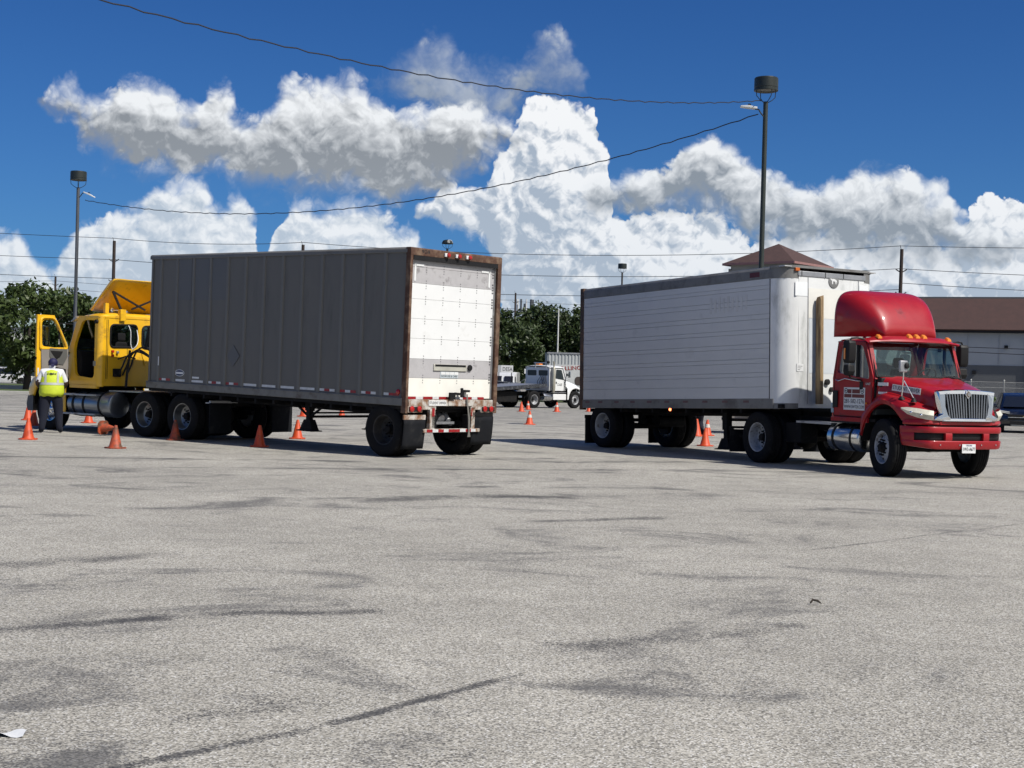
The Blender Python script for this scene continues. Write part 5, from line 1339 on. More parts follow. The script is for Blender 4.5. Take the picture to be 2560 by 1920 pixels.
# ================================================================ yellow tractor
M_yel = mat('yellow_truck_paint', (.84, .47, .016), .34, vary=.08, vscale=2, coat=.5, dirt=(.45, .24, .02), dirt_amt=.18, dirt_scale=3)
M_yelin = mat('grey_door_trim', (.24, .22, .20), .7, vary=.15)
yc_ = empty('tractor_unit', (-7.174, 33.454, 0), (0, 0, R_(142.88)))
tag(yc_, 'yellow day-cab tractor unit with the driver door standing open', 'truck')
def yellow_tractor(t):
    for s in (1, -1): MB().box(-1.5, 5.2, s*.43 - .045, s*.43 + .045, .74, 1.0).build('frame_rail', M_chassis, t)
    for x in (-1.2, 0, 1.2, 2.2, 4.9): MB().box(x - .05, x + .05, -.39, .39, .77, .97).build('cross_member', M_chassis, t)
    for x in (-.66, .66):
        m = MB(); m.cyl((x, -.9, .52), (x, .9, .52), .085, 14); m.ball((x, 0, .52), .24, 14, 10); m.build('drive_axle', M_chassis, t)
        duals(t, x, .965, .52, 'dual_alu')
        for s in (1, -1): MB().box(x - .45, x + .45, s*.5 - .05, s*.5 + .05, .56, .66).build('suspension_beam', M_chassis, t)
    m = MB(); m.cyl((4.46, -.85, .50), (4.46, .85, .50), .06, 12); m.build('front_axle', M_chassis, t)
    for s in (1, -1): wheel(t, 4.46, s*.98, .52, 'slots', s)
    pl = [(-.55, -.46), (-.40, -.52), (.35, -.52), (.55, -.30), (.55, .30), (.35, .52), (-.40, .52), (-.55, .46), (-.75, .18), (-.25, .05), (-.25, -.05), (-.75, -.18)]
    MB().prism([(x - .2, y, 1.09) for x, y in pl], (0, 0, .06)).build('fifth_wheel', M_chassis, t)
    MB().box(-.5, .2, -.40, .40, .98, 1.09).build('fifth_wheel_base', M_chassis, t)
    for s in (1, -1):
        MB().box(-1.62, -1.60, s*.62, s*1.25, .18, .85).build('mud_flap', M_rubber, t)
        MB().bar((-1.61, s*.45, .88), (-1.61, s*1.25, .88), .05).build('flap_hanger', M_aludull, t)
        MB().box(-1.56, -1.44, s*.60, s*1.22, .84, .865).build('quarter_fender', M_aludull, t)
    # ---- tanks and steps
    for s in (1, -1):
        m = MB(); m.lathe([(.0001, 2.0), (.25, 2.005), (.295, 2.03), (.305, 2.06), (.305, 3.62), (.29, 3.66), (.0001, 3.67)], (0, s*.88, .685), 'x', 40)
        tk = m.build('fuel_tank', mat('dull_tank', (.30, .33, .37), .32, .9, vary=.15, vscale=2), t)
        for x in (2.42, 3.02, 3.42):
            m = MB(); m.lathe([(.306, x - .035), (.314, x - .035), (.314, x + .035), (.306, x + .035)], (0, s*.88, .685), 'x', 40); m.build('tank_strap', M_black, tk)
        for z in (.42, .88):
            st = MB().box(2.45, 3.72, s*1.02, s*1.24, z, z + .045).build('step', M_aludull, t, bevel=.008)
            for x in (2.6, 3.1, 3.6): MB().bar((x, s*.95, z - .0), (x, s*1.22, z + .02), .05, .02).build('step_bracket', M_chassis, st)
    m = MB(); m.box(1.25, 1.9, -1.1, -.55, .50, .95); m.build('battery_box', M_chassis, t, bevel=.03)
    MB().box(1.0, 2.4, -.9, .9, 1.0, 1.03).build('deck_plate', M_aludull, t)
    # ---- cab
    W = 1.15; xr, zf, zr = 2.45, 1.15, 2.84
    def door_hole(y): return rrect([(2.66, y, 1.30), (3.40, y, 1.36), (3.47, y, 2.05), (3.15, y, 2.70), (2.66, y, 2.70)], [.12, .14, .2, .12, .08])
    for s in (1, -1):
        y = s * W
        rp = ring_panel([(xr + .10, y, zf), (3.62, y, zf), (3.64, y, 1.95), (3.30, y, 2.80), (xr + .10, y, 2.80)], door_hole(y), (0, -s*.07, 0), n=64)
        rp.build('cab_side', M_yel, t)
        # rear corner, rounded
        q = [(xr + .12 - .12*math.sin(a), s * (W - .12 + .12 * math.cos(a))) for a in [math.pi/2*k/8 for k in range(9)]]
        m = MB(); m.loft([[(x, yy, z) for x, yy in q] for z in (zf - .04, 2.3, 2.80)], False, closed=False); m.build('rear_corner', M_yel, t, fix=False)
        MB().box(xr + .10, 3.62, y - s*.09, y - s*.004, zf - .09, zf + .0).build('rocker_panel', M_yel, t, bevel=.015)
    # right-hand door stays shut
    y = -W
    d = ring_panel([(2.68, y + .02, 1.32), (3.38, y + .02, 1.38), (3.45, y + .02, 2.05), (3.14, y + .02, 2.68), (2.68, y + .02, 2.68)], rrect([(2.74, y + .02, 2.02), (3.40, y + .02, 1.98), (3.40, y + .02, 2.08), (3.10, y + .02, 2.62), (2.74, y + .02, 2.62)], .06), (0, .04, 0), n=50)
    rd = d.build('shut_door', M_yel, t)
    pane(rrect([(2.72, y + .05, 2.0), (3.42, y + .05, 1.96), (3.42, y + .05, 2.08), (3.11, y + .05, 2.64), (2.72, y + .05, 2.64)], .05)).build('window', M_glass, rd)
    # rear wall with its two windows
    for ya, yb in ((.0, 1.035), (-1.035, 0.0)):
        s = 1 if yb > .5 else -1
        w0, w1 = (.075, .865) if s > 0 else (-.865, -.075)
        rp = ring_panel([(xr, ya, zf - .02), (xr, yb, zf - .02), (xr, yb, 2.80), (xr, ya, 2.80)], rrect([(xr, w0, 2.08), (xr, w1, 2.06), (xr, w1, 2.60), (xr, w0, 2.62)], .12), (.05, 0, 0), n=56)
        rw = rp.build('rear_wall', M_yel, t)
        pane(rrect([(xr + .02, w0 - .01, 2.06), (xr + .02, w1 + .01, 2.05), (xr + .02, w1 + .01, 2.61), (xr + .02, w0 - .01, 2.63)], .12)).build('rear_window', M_glassdark, rw)
        m = MB(); loop = rrect([(xr - .006, w0, 2.08), (xr - .006, w1, 2.06), (xr - .006, w1, 2.60), (xr - .006, w0, 2.62)], .12); m.tube(loop + [loop[0]], .022, 6); m.build('window_gasket', M_black, rw)
    for yy in (.97, .93, -.97): MB().box(xr - .004, xr + .0, yy - .006, yy + .006, 1.3, 2.72).build('wall_seam', M_chassis, t)
    # pressed arch swage low on the rear wall
    m = MB(); m.tube([(xr - .006, .18, 1.62), (xr - .006, .06, 1.98), (xr - .006, -.06, 1.98), (xr - .006, -.18, 1.62)], .014, 6); m.build('wall_swage', M_yel, t)
    m = MB()
    def roof(i, j):
        yy = j * 2 - 1; x = xr - .01 + (3.55 - xr) * i
        z = 2.79 + .11 * (1 - abs(yy)**6) * (1 - abs(i * 2 - 1)**8 * .8) - .08 * i**3
        return (x - .06 * abs(yy)**6 * (1 if i > .5 else -1), yy * (W - .005), z)
    m.grid(roof, 16, 22); ro = m.build('roof', M_yel, t, fix=False); sd = ro.modifiers.new('s', 'SOLIDIFY'); sd.thickness = .04; sd.offset = -1
    MB().box(xr - .012, xr + .02, -1.03, 1.03, 2.755, 2.80).build('drip_rail', M_yel, t, bevel=.008)
    m = MB(); m.loft([[(3.50, -1.1, 2.74), (3.74, -1.05, 2.66), (3.76, -1.05, 2.68), (3.50, -1.1, 2.80)], [(3.58, 0, 2.80), (3.86, 0, 2.70), (3.88, 0, 2.72), (3.58, 0, 2.85)], [(3.50, 1.1, 2.74), (3.74, 1.05, 2.66), (3.76, 1.05, 2.68), (3.50, 1.1, 2.80)]]); m.build('sun_visor', M_aludull, t)
    def ws(i, j):
        yy = i * 2 - 1; bow = .16 * (1 - yy * yy); return (3.66 - .28 * j + bow, yy * (1.10 - .04 * j), 1.95 + .80 * j)
    m = MB(); m.grid(ws, 12, 5); m.build('windshield', M_glass, t, fix=False)
    for s in (1, -1): m = MB(); m.tube([(3.66, s*1.11, 1.93), (3.38, s*1.07, 2.76)], .05, 8); m.build('windshield_pillar', M_yel, t)
    MB().box(xr + .06, 3.68, -1.08, 1.08, zf - .05, zf + .02).build('cab_floor', M_dark_in, t)
    MB().prism([(3.30, 0, 1.2), (3.25, 0, 1.75), (3.34, 0, 1.96), (3.66, 0, 1.98), (3.70, 0, 1.2)], (0, 2.12, 0)).build('dashboard', M_dark_in, t, loc=(0, -1.06, 0))
    MB().box(xr + .052, xr + .07, -1.0, 1.0, 1.2, 2.0).build('rear_trim', M_dark_in, t)
    for y in (.52, -.52): seat(t, 2.82, y, 1.38, M_dark_in, h=.70)
    steering(t, (3.20, .52, 1.98), .24)
    # ---- the open door, hinged at the front
    dr = empty('open_door', (3.66, W + .03, 0), (0, 0, -R_(88)), t)         # local -x runs along the door
    o_ = [(-.02, 0, 1.24), (-.84, 0, 1.24), (-.93, 0, 1.34), (-.93, 0, 2.79), (-.45, 0, 2.79), (-.10, 0, 2.10)]
    h_ = rrect([(-.12, 0, 2.00), (-.78, 0, 2.04), (-.80, 0, 2.66), (-.44, 0, 2.68), (-.16, 0, 2.12)], [.05, .08, .10, .12, .08])
    ring_panel(o_, h_, (0, -.05, 0), n=60).build('door_shell', M_yel, dr)
    m = MB(); loop = [(a, -.07, c) for a, b, c in rrect([(-.07, 0, 2.0), (-.84, 0, 1.98), (-.85, 0, 2.72), (-.45, 0, 2.73), (-.12, 0, 2.12)], [.05, .05, .12, .14, .1])]
    m.tube(loop + [loop[0]], .028, 8); m.build('window_frame', M_yel, dr)
    pane([(a, -.03, c) for a, b, c in rrect([(-.10, 0, 1.98), (-.80, 0, 2.02), (-.82, 0, 2.68), (-.43, 0, 2.70), (-.14, 0, 2.12)], .08)]).build('window', M_glass, dr)
    MB().bar((-.26, -.035, 2.0), (-.30, -.035, 2.45), .03).build('vent_bar', M_black, dr)
    MB().prism([(-.03, -.052, 1.27), (-.80, -.052, 1.27), (-.82, -.052, 2.0), (-.05, -.052, 2.0)], (0, -.035, 0)).build('trim_panel', M_yelin, dr, bevel=.015)
    MB().prism([(-.10, -.088, 1.98), (-.60, -.088, 2.0), (-.60, -.088, 1.80), (-.48, -.088, 1.62), (-.20, -.088, 1.60), (-.08, -.088, 1.80)], (0, -.012, 0)).build('trim_insert', mat('dark_trim', (.10, .10, .095), .7), dr, bevel=.006)
    MB().prism([(-.22, -.101, 1.93), (-.58, -.101, 1.94), (-.50, -.101, 1.84), (-.40, -.101, 1.74), (-.30, -.101, 1.80)], (0, -.008, 0)).build('pull_recess', M_black, dr)
    MB().prism([(-.12, -.088, 1.50), (-.45, -.088, 1.56), (-.45, -.088, 1.40), (-.12, -.088, 1.34)], (0, -.012, 0)).build('map_pocket', M_black, dr)
    MB().box(-.935, -.925, -.052, .0, 1.72, 1.78).build('door_catch', M_black, dr)
    MB().box(-.90, -.86, -.058, -.05, 1.35, 1.52).build('door_label', M_label, dr)
    MB().box(-.30, -.26, -.04, -.034, 2.10, 2.22).build('window_tag', M_label, dr)
    MB().box(-.60, -.28, .002, .03, 1.62, 1.70).build('door_handle', M_black, dr, bevel=.01)
    # ---- west-coast mirror ahead of the door, seen through its window
    for s in (1, -1):
        mr = empty('side_mirror', (3.98, s*1.54, 0), (0, R_(3), R_(-10*s)), t)
        MB().box(-.03, .05, -.11, .11, 2.05, 2.55).build('mirror_housing', M_black, mr, bevel=.02)
        MB().box(-.036, -.032, -.095, .095, 2.20, 2.53).build('mirror_face', M_mirror, mr)
        MB().box(-.036, -.032, -.095, .095, 2.07, 2.18).build('mirror_face', M_mirror, mr)
        m = MB(); m.tube([(3.55, s*1.13, 2.60), (3.95, s*1.52, 2.62), (3.96, s*1.52, 2.0), (3.62, s*1.15, 1.90)], .014, 8); m.build('mirror_arm', M_black, t)
    # ---- hood and nose
    def hood(i, j):
        x = 3.64 + 1.70 * i; a = j * 2 - 1; s = -1 if a < 0 else 1; q = abs(a)
        w = 1.08 - .30 * i**1.4; zc = 1.95 - .30 * i - .12 * i**5; zs = 1.30
        if q < .6: y, z = w * .85 * q / .6, zc - .03 * (q/.6)**2
        elif q < .75: k = (q - .6) / .15; y, z = w * (.85 + .13 * k), zc - .03 - .10 * k * k
        else: k = (q - .75) / .25; y, z = w * (.98 + .03 * k), zc - .13 + (zs - zc + .13) * k
        return (x, s * y, z)
    m = MB(); m.grid(hood, 14, 32); ho = m.build('hood', M_yel, t, fix=False, smooth=50); sd = ho.modifiers.new('s', 'SOLIDIFY'); sd.thickness = .012
    cx, rx = 4.46, .64
    for s in (1, -1):
        def fend(i, j):
            x = 3.70 + 1.80 * i; u_ = (x - cx) / rx
            za = .55 + .72 * math.sqrt(max(0, 1 - u_*u_)) if abs(u_) < 1 else (.44 if x < cx else .80)
            zt = 1.38 + .10 * math.sin(math.pi * min(1, max(0, (x - 3.7) / 1.6))) - .18 * i**4
            yo = 1.17 - .20 * max(0, (i - .6) / .4)**2
            pr = [(yo - .04, za), (yo, za + .015), (yo + .01, (za + zt)/2), (yo - .02, zt - .08), (yo - .10, zt), (.80, zt + .03)]
            k = j * (len(pr) - 1); a = min(int(k), len(pr) - 2); f = k - a
            return (x, s * (pr[a][0] + (pr[a+1][0] - pr[a][0]) * f), pr[a][1] + (pr[a+1][1] - pr[a][1]) * f)
        m = MB(); m.grid(fend, 36, 14); fd = m.build('fender', M_yel, t, fix=False, smooth=50); sd = fd.modifiers.new('s', 'SOLIDIFY'); sd.thickness = .014; sd.offset = 0
        m = MB(); m.loft([[(cx + rx*math.cos(a), s*yy, .62 + .62*math.sin(a)) for a in [math.pi*k/14 for k in range(15)]] for yy in (.55, 1.12)], False, closed=False); m.build('wheel_housing', M_black, t, fix=False)
        m = MB(); m.loft([[(5.46, s*.62, 1.10), (5.46, s*.62, 1.28), (5.40, s*.90, 1.30), (5.36, s*1.0, 1.20), (5.40, s*.92, 1.08)], [(5.50, s*.62, 1.12), (5.50, s*.62, 1.26), (5.45, s*.88, 1.27), (5.42, s*.95, 1.20), (5.45, s*.90, 1.10)]]); m.build('headlamp', M_hlens, t)
    g = MB().box(5.36, 5.44, -.52, .52, .95, 1.62).build('grille', M_chrome, t, bevel=.02)
    for k in range(7): MB().box(5.44, 5.455, -.47, .47, 1.02 + k*.08, 1.05 + k*.08).build('grille_slat', M_black, g)
    m = MB(); m.loft([[(5.30 - .30*abs(p)**4, p*1.20, .45), (5.55 - .30*abs(p)**4, p*1.18, .45), (5.60 - .30*abs(p)**4, p*1.18, .62), (5.55 - .30*abs(p)**4, p*1.18, .82), (5.30 - .30*abs(p)**4, p*1.20, .82)] for p in [-1 + k/8 for k in range(17)]]); m.build('bumper', mat('grey_bumper', (.09, .092, .095), .6), t)
    MB().box(3.8, 5.2, -.45, .45, .6, 1.5).build('engine', M_chassis, t)
    # ---- roof deflector, hollow behind
    def defl(i, j):
        yy = i * 2 - 1; v = j
        w = 1.04 - .14 * v; x = 2.98 - .68 * v + .55 * (1 - yy * yy) * (1 - .55 * v); z = 2.93 + .78 * v**.9
        return (x, yy * w, z - .03 * abs(yy)**8 * v)
    m = MB(); m.grid(defl, 24, 12); df = m.build('roof_deflector', M_yel, t, fix=False, smooth=60); sd = df.modifiers.new('s', 'SOLIDIFY'); sd.thickness = .018; sd.offset = 0
    for s in (1, -1):                                            # folded side cheeks
        m = MB(); m.prism([(2.30, s*.895, 3.70), (2.98, s*1.035, 2.95), (3.10, s*1.0, 2.95), (2.48, s*.87, 3.66)], (0, -s*.012, 0)); m.build('deflector_cheek', M_yel, df)
        m = MB(); m.bar((2.50, s*.78, 3.40), (2.46, s*.50, 2.86), .045); m.bar((2.50, s*.78, 3.40), (2.52, -s*.2, 3.00), .04); m.build('deflector_strut', M_black, df)
        MB().box(2.60, 2.68, s*.86 - .05, s*.86 + .05, 2.88, 3.12).build('roof_bracket', M_yel, df)
    MB().box(xr - .06, xr + .06, .46, .62, 2.70, 2.98).build('strut_bracket', M_yel, t, bevel=.01)
    m = MB(); m.lathe([(.012, 0), (.014, .2), (.03, .26), (.055, .30)], (2.62, .40, 2.96), 'y', 14); m.cyl((2.62, .28, 2.93), (2.62, .42, 2.93), .05, 12); m.build('air_horn', M_chrome, t)
    m = MB(); m.lathe([(.05, 0), (.05, .05), (.0001, .055)], (2.58, W, 2.66), 'y', 14); m.build('side_camera', M_black, t)
    # ---- hoses and cables on the back of the cab
    m = MB(); m.tube(cr([(xr - .02, .35, 2.60), (xr - .10, .345, 2.45), (xr - .12, .35, 2.15), (xr - .16, .33, 2.02)]), .009, 6); m.tube(cr([(xr - .16, .33, 2.02), (xr - .2, .24, 2.12), (xr - .14, .15, 2.28), (xr - .05, .12, 2.5)]), .009, 6); m.build('white_cable', M_label, t)
    hz_ = mat('hose_black', (.012, .012, .013), .5)
    for k, (y0, y1, dz) in enumerate(((.50, .10, .0), (.38, -.05, .06), (.62, .02, -.04))):
        m = MB(); m.tube(cr([(xr - .03, y0, 1.40), (xr - .18, y0, 1.62), (xr - .26, y0 - .10, 1.92 + dz), (xr - .45, (y0 + y1)/2, 2.0 + dz), (xr - .80, y1, 1.70 + dz), (xr - 1.25, y1, 1.32 + dz), (xr - 1.80, y1, 1.45)]), .022, 8); m.build('air_hose', hz_, t)
    m = MB(); m.tube([(xr - .10, .45, 1.10), (xr - .14, .45, 1.5), (xr - .16, .40, 2.0)], .03, 8); m.tube([(xr - .10, .70, 1.78), (xr - .12, .45, 1.86), (xr - .10, .20, 1.80)], .02, 6); m.build('hose_holder', hz_, t)
    for y, z in ((.80, 1.96), (.80, 1.86), (.66, 1.94)):
        MB().box(xr - .05, xr - .001, y - .03, y + .03, z - .03, z + .03).build('glad_hand', M_redlamp if y > .7 else M_aludull, t, bevel=.008)
    MB().box(xr - .06, xr - .001, .55, .78, 1.35, 1.55).build('fender_valve', M_chassis, t, bevel=.02)
    MB().box(2.60, 2.70, W + .001, W + .006, 1.60, 1.72).build('unit_sticker', mat('grey_sticker', (.25, .25, .22), .6), t)
yellow_tractor(yc_)

# ================================================================ traffic cones
M_cone = mat('orange_cone_pvc', (.62, .075, .018), .5, vary=.15, vscale=7, dirt=(.25, .05, .02), dirt_amt=.22, dirt_scale=9)
M_conew = mat('white_cone_band', (.60, .57, .52), .5, vary=.15)
M_conedirty = mat('scuffed_cone_pvc', (.48, .075, .025), .6, vary=.25, vscale=7, dirt=(.10, .05, .03), dirt_amt=.5, dirt_scale=6)
def cone_meshes():
    b = MB(); q = [(.0, .0)]
    pts = []
    for k in range(4):
        a = math.pi/2*k + math.pi/4
        for d in (-.28, 0, .28): pts.append((.205 * math.cos(a + d) / max(abs(math.cos(d)), .9) * (1.0 if d else 1.03), .205 * math.sin(a + d) * (1.0 if d else 1.03), 0))
    b.prism(pts, (0, 0, .028))
    base = b.mesh('cone_base', M_cone, bevel=.006)
    c = MB(); c.lathe([(.135, .028), (.128, .045), (.118, .06), (.030, .445), (.026, .455), (.014, .455), (.012, .44)], (0, 0, 0), 'z', 22); body = c.mesh('cone_body', M_cone)
    c = MB(); f = lambda z: .118 + (.030 - .118) * (z - .06) / .385
    c.lathe([(f(.235) + .0022, .235), (f(.33) + .0022, .33)], (0, 0, 0), 'z', 22); band = c.mesh('cone_band', M_conew)
    return base, body, band
CB = cone_meshes()
CD = tuple(m.copy() for m in CB)
for m in CD[:2]: m.materials[0] = M_conedirty
def cone(x, y, label, rot=(0, 0, 0), z=None, band=False, dirty=False, sc=1.0, loc_z=None):
    t = empty('traffic_cone', (x, y, (G(y) if z is None else z)), rot); tag(t, label, 'traffic cone', 'orange cones on the training lot')
    t.scale = (sc,) * 3; s = CD if dirty else CB
    inst('cone_base', s[0], t); inst('cone_body', s[1], t)
    if band: inst('cone_band', s[2], t)
    return t
rz = lambda: (0, 0, random.uniform(0, 1.5))
cone(-10.27, 30.43, 'orange cone nearest the left edge, in front of the person', rz())
cone(-13.75, 40.7, 'orange cone farther left, half behind the nearest left one', rz())
cone(-12.45, 37.3, 'orange cone just left of the legs of the person', rz())
cone(-11.77, 39.84, 'orange cone seen under the yellow tractor beyond the fuel tank', rz())
cone(-9.42, 33.0, 'orange cone lying on its side beside the yellow tractor', (R_(90), R_(0), R_(62)), z=.185, sc=.9, dirty=True)
cone(-7.75, 28.05, 'upright orange cone in front of the fallen cone', rz(), dirty=True)
cone(-7.45, 31.75, 'scuffed orange cone in front of the yellow tractor drive wheels', rz(), dirty=True)
cone(-5.26, 29.97, 'orange cone beside the middle of the grey trailer', rz())
cone(-5.06, 33.93, 'orange cone behind the landing gear foot of the grey trailer', rz())
cone(-7.53, 52.0, 'larger orange cone beyond the landing gear brace of the grey trailer', rz(), sc=1.3)
cone(-6.28, 53.0, 'white banded cone beyond the grey trailer, left of its wheels', rz(), band=True)
cone(-8.12, 73.3, 'farthest orange cone under the grey trailer belly', rz(), sc=1.1)
cone(.64, 49.45, 'banded cone alone in the gap between the trailers, nearest one there', rz(), band=True, sc=1.05)
cone(.51, 72.7, 'left one of the pair of cones before the flatbed truck', rz(), sc=1.1)
cone(.92, 78.9, 'banded cone right beside the rear wheel of the flatbed truck', rz(), band=True, sc=1.05)
cone(2.37, 74.6, 'banded orange cone before the cab steps of the flatbed truck', rz(), band=True, sc=1.1)
cone(4.21, 77.8, 'orange cone just behind the rear corner of the white trailer', rz())
cone(5.45, 41.9, 'orange cone seen under the white trailer left of its landing leg', rz(), sc=1.12)
cone(4.87, 35.76, 'orange cone tucked behind the landing leg of the white trailer', rz())
cone(5.87, 42.7, 'banded cone behind the landing leg of the white trailer, farther back', rz(), band=True, sc=1.05)

# ================================================================ white flatbed tow truck
M_twhite = mat('white_truck_paint', (.74, .75, .75), .35, vary=.05, coat=.3)
tt = empty('flatbed_truck', (.50, 85.54, G(86.5)), (0, 0, R_(45)))
tag(tt, 'white flatbed tow truck parked between the two trailers', 'truck')
def tow_truck(t):
    for s in (1, -1): MB().box(-4.6, 4.3, s*.42 - .04, s*.42 + .04, .72, .95).build('frame_rail', M_chassis, t)
    duals(t, 0, .95)
    for s in (1, -1): wheel(t, 3.70, s*.98, .52, 'front', s)
    m = MB(); m.cyl((3.7, -.9, .5), (3.7, .9, .5), .06, 10); m.cyl((0, -.9, .52), (0, .9, .52), .08, 10); m.build('axle', M_chassis, t)
    bd = empty('tilt_bed', (0, 0, .06), (0, R_(-3.5), 0), t)
    MB().box(-5.4, 1.05, -1.25, 1.25, 1.26, 1.33).build('deck', M_aludull, bd)
    for s in (1, -1): MB().box(-5.4, 1.05, s*1.20, s*1.29, 1.16, 1.37).build('side_rail', M_alu, bd, bevel=.01)
    for k in range(8): MB().box(-5.2 + k*.8, -5.12 + k*.8, -1.2, 1.2, 1.10, 1.255).build('bed_rib', M_chassis, bd)
    MB().box(-3.9, -1.2, -.95, .95, .35, 1.0).build('dark_underbody', M_chassis, t, bevel=.05)  # dark box added in place of the shadowed wheels below the bed
    # cab
    W = .97; y0 = W; M_glassdark = mat('dull_dark_glass', (.03, .038, .042), .22, vary=.2, spec=.35)
    for s in (1, -1):
        y = s*W
        d = ring_panel([(1.45, y, 1.05), (2.95, y, 1.05), (2.95, y, 1.75), (2.62, y, 2.48), (1.45, y, 2.48)], rrect([(2.02, y, 1.78), (2.80, y, 1.70), (2.56, y, 2.32), (2.06, y, 2.34)], .06), (0, -s*.05, 0), n=48)
        cs = d.build('cab_side', M_twhite, t)
        pane(rrect([(2.0, y - s*.02, 1.76), (2.82, y - s*.02, 1.68), (2.57, y - s*.02, 2.34), (2.04, y - s*.02, 2.36)], .05)).build('window', M_glassdark, cs)
        MB().box(1.97, 1.98, y + s*.001, y + s*.004, 1.08, 2.44).build('door_line', M_chassis, cs)
        MB().box(2.06, 2.13, y + s*.002, y + s*.02, 1.48, 1.60).build('door_handle', M_black, cs)
        MB().box(1.6, 2.9, s*.75, s*1.06, .93, .97).build('step', M_aludull, t)
        m = MB(); m.lathe([(.0001, 1.0), (.24, 1.01), (.25, 1.05), (.25, 1.68), (.24, 1.72), (.0001, 1.73)], (0, s*.82, .68), 'x', 24); m.build('fuel_tank', M_alu, t)
        MB().box(1.80, 2.95, s*.62, s*1.04, .50, .86).build('tool_box', M_twhite, t, bevel=.03)
    for s in (1, -1):
        w0, w1 = (.08, .86) if s > 0 else (-.86, -.08)
        rw = ring_panel([(1.45, 0, 1.05), (1.45, s*1.0, 1.05), (1.45, s*1.0, 2.46), (1.45, 0, 2.46)], rrect([(1.45, w0, 1.95), (1.45, w1, 1.95), (1.45, w1, 2.28), (1.45, w0, 2.28)], .06), (.04, 0, 0), n=40).build('rear_wall', M_twhite, t)
        pane(rrect([(1.47, w0, 1.94), (1.47, w1, 1.94), (1.47, w1, 2.29), (1.47, w0, 2.29)], .05)).build('rear_window', M_glassdark, rw)
    m = MB(); m.grid(lambda i, j: (1.43 + 1.27*i, (j*2-1)*1.03, 2.46 + .13*(1 - abs(j*2-1)**4)*(1 - .3*abs(2*i-1)**4)), 8, 12); ro = m.build('roof', M_twhite, t, fix=False); sd = ro.modifiers.new('s', 'SOLIDIFY'); sd.thickness = .04; sd.offset = -1
    m = MB(); m.grid(lambda i, j: (2.97 - .33*j + .1*(1 - (2*i-1)**2), (2*i-1)*1.0, 1.74 + .74*j), 8, 4); m.build('windshield', M_glassdark, t, fix=False)
    for s in (1, -1): MB().tube([(2.96, s*1.0, 1.72), (2.63, s*.99, 2.5)], .05, 8).build('windshield_pillar', M_twhite, t)
    MB().box(1.5, 2.95, -.97, .97, 1.0, 1.06).build('cab_floor', M_dark_in, t)
    MB().box(2.75, 2.95, -.97, .97, 1.06, 1.75).build('dashboard', M_dark_in, t)
    for y in (.45, -.45): seat(t, 2.0, y, 1.2, M_dark_in)
    def hood(i, j):
        x = 2.93 + 1.50*i; a = j*2 - 1; s = -1 if a < 0 else 1; q = abs(a); w = 1.0 - .25*i; zc = 1.74 - .32*i - .10*i**5
        if q < .6: y, z = w*.85*q/.6, zc - .03*(q/.6)**2
        elif q < .75: k = (q - .6)/.15; y, z = w*(.85 + .13*k), zc - .03 - .1*k*k
        else: k = (q - .75)/.25; y, z = w*(.98 + .02*k), zc - .13 + (1.15 - zc + .13)*k
        return (x, s*y, z)
    m = MB(); m.grid(hood, 10, 28); m.build('hood', M_twhite, t, fix=False, smooth=50)
    for s in (1, -1):
        def fend(i, j):
            x = 2.95 + 1.55*i; u_ = (x - 3.70)/.62; za = .55 + .66*math.sqrt(max(0, 1 - u_*u_)) if abs(u_) < 1 else (.52 if x < 3.5 else .80)
            zt = 1.30 + .04*math.sin(math.pi*i) - .12*i**4; yo = 1.13 - .18*max(0, (i - .6)/.4)**2
            pr = [(yo - .04, za), (yo, za + .01), (yo, zt - .1), (yo - .08, zt), (.7, zt + .03)]
            k = j*(len(pr) - 1); a = min(int(k), len(pr) - 2); f = k - a
            return (x, s*(pr[a][0] + (pr[a+1][0] - pr[a][0])*f), pr[a][1] + (pr[a+1][1] - pr[a][1])*f)
        m = MB(); m.grid(fend, 26, 10); m.build('fender', M_twhite, t, fix=False, smooth=50)
        m = MB(); m.loft([[(4.42, s*.55, 1.0), (4.42, s*.55, 1.18), (4.34, s*.86, 1.16), (4.34, s*.88, 1.02)], [(4.46, s*.56, 1.02), (4.46, s*.56, 1.16), (4.39, s*.84, 1.14), (4.39, s*.86, 1.04)]]); m.build('headlamp', M_hlens, t)
    MB().box(4.36, 4.44, -.52, .52, .86, 1.36).build('grille', M_chrome, t, bevel=.02)
    MB().box(4.35, 4.62, -1.1, 1.1, .48, .76).build('bumper', M_chrome, t, bevel=.03)
    MB().box(3.0, 4.2, -.45, .45, .6, 1.3).build('engine', M_chassis, t)
    # exhaust stack, lamps, rack, writing
    m = MB(); m.tube([(1.66, -1.16, .95), (1.66, -1.16, 1.15), (1.66, -1.16, 2.35), (1.66, -1.16, 2.50)], [.06, .115, .115, .05], 16); m.tube([(1.66, -1.16, 2.48), (1.66, -1.16, 2.72), (1.60, -1.16, 2.82)], .05, 10); m.build('exhaust_stack', mat('tan_stack', (.42, .40, .33), .4, .4), t)
    m = MB(); m.bar((1.35, -.9, 2.72), (1.35, .2, 2.72), .06); m.bar((1.35, -.8, 2.4), (1.35, -.8, 2.72), .04); m.bar((1.35, .1, 2.4), (1.35, .1, 2.72), .04); m.build('work_light_bar', M_led, t)
    m = MB(); m.ball((1.35, -.98, 2.76), .10, 12, 8); m.build('work_light', M_black, t)
    m = MB(); m.box(1.9, 2.2, .3, .6, 2.60, 2.68); m.build('roof_beacon', M_amberlamp, t, bevel=.02)
    for k in range(3): 
        m = MB(); m.tube([(1.40, -.1 - .2*k, 1.25), (1.30, -.15 - .2*k, 1.6), (1.38, -.35 - .18*k, 1.95), (1.42, -.5 - .15*k, 1.4)], .02, 6); m.build('air_hose', M_black, t)
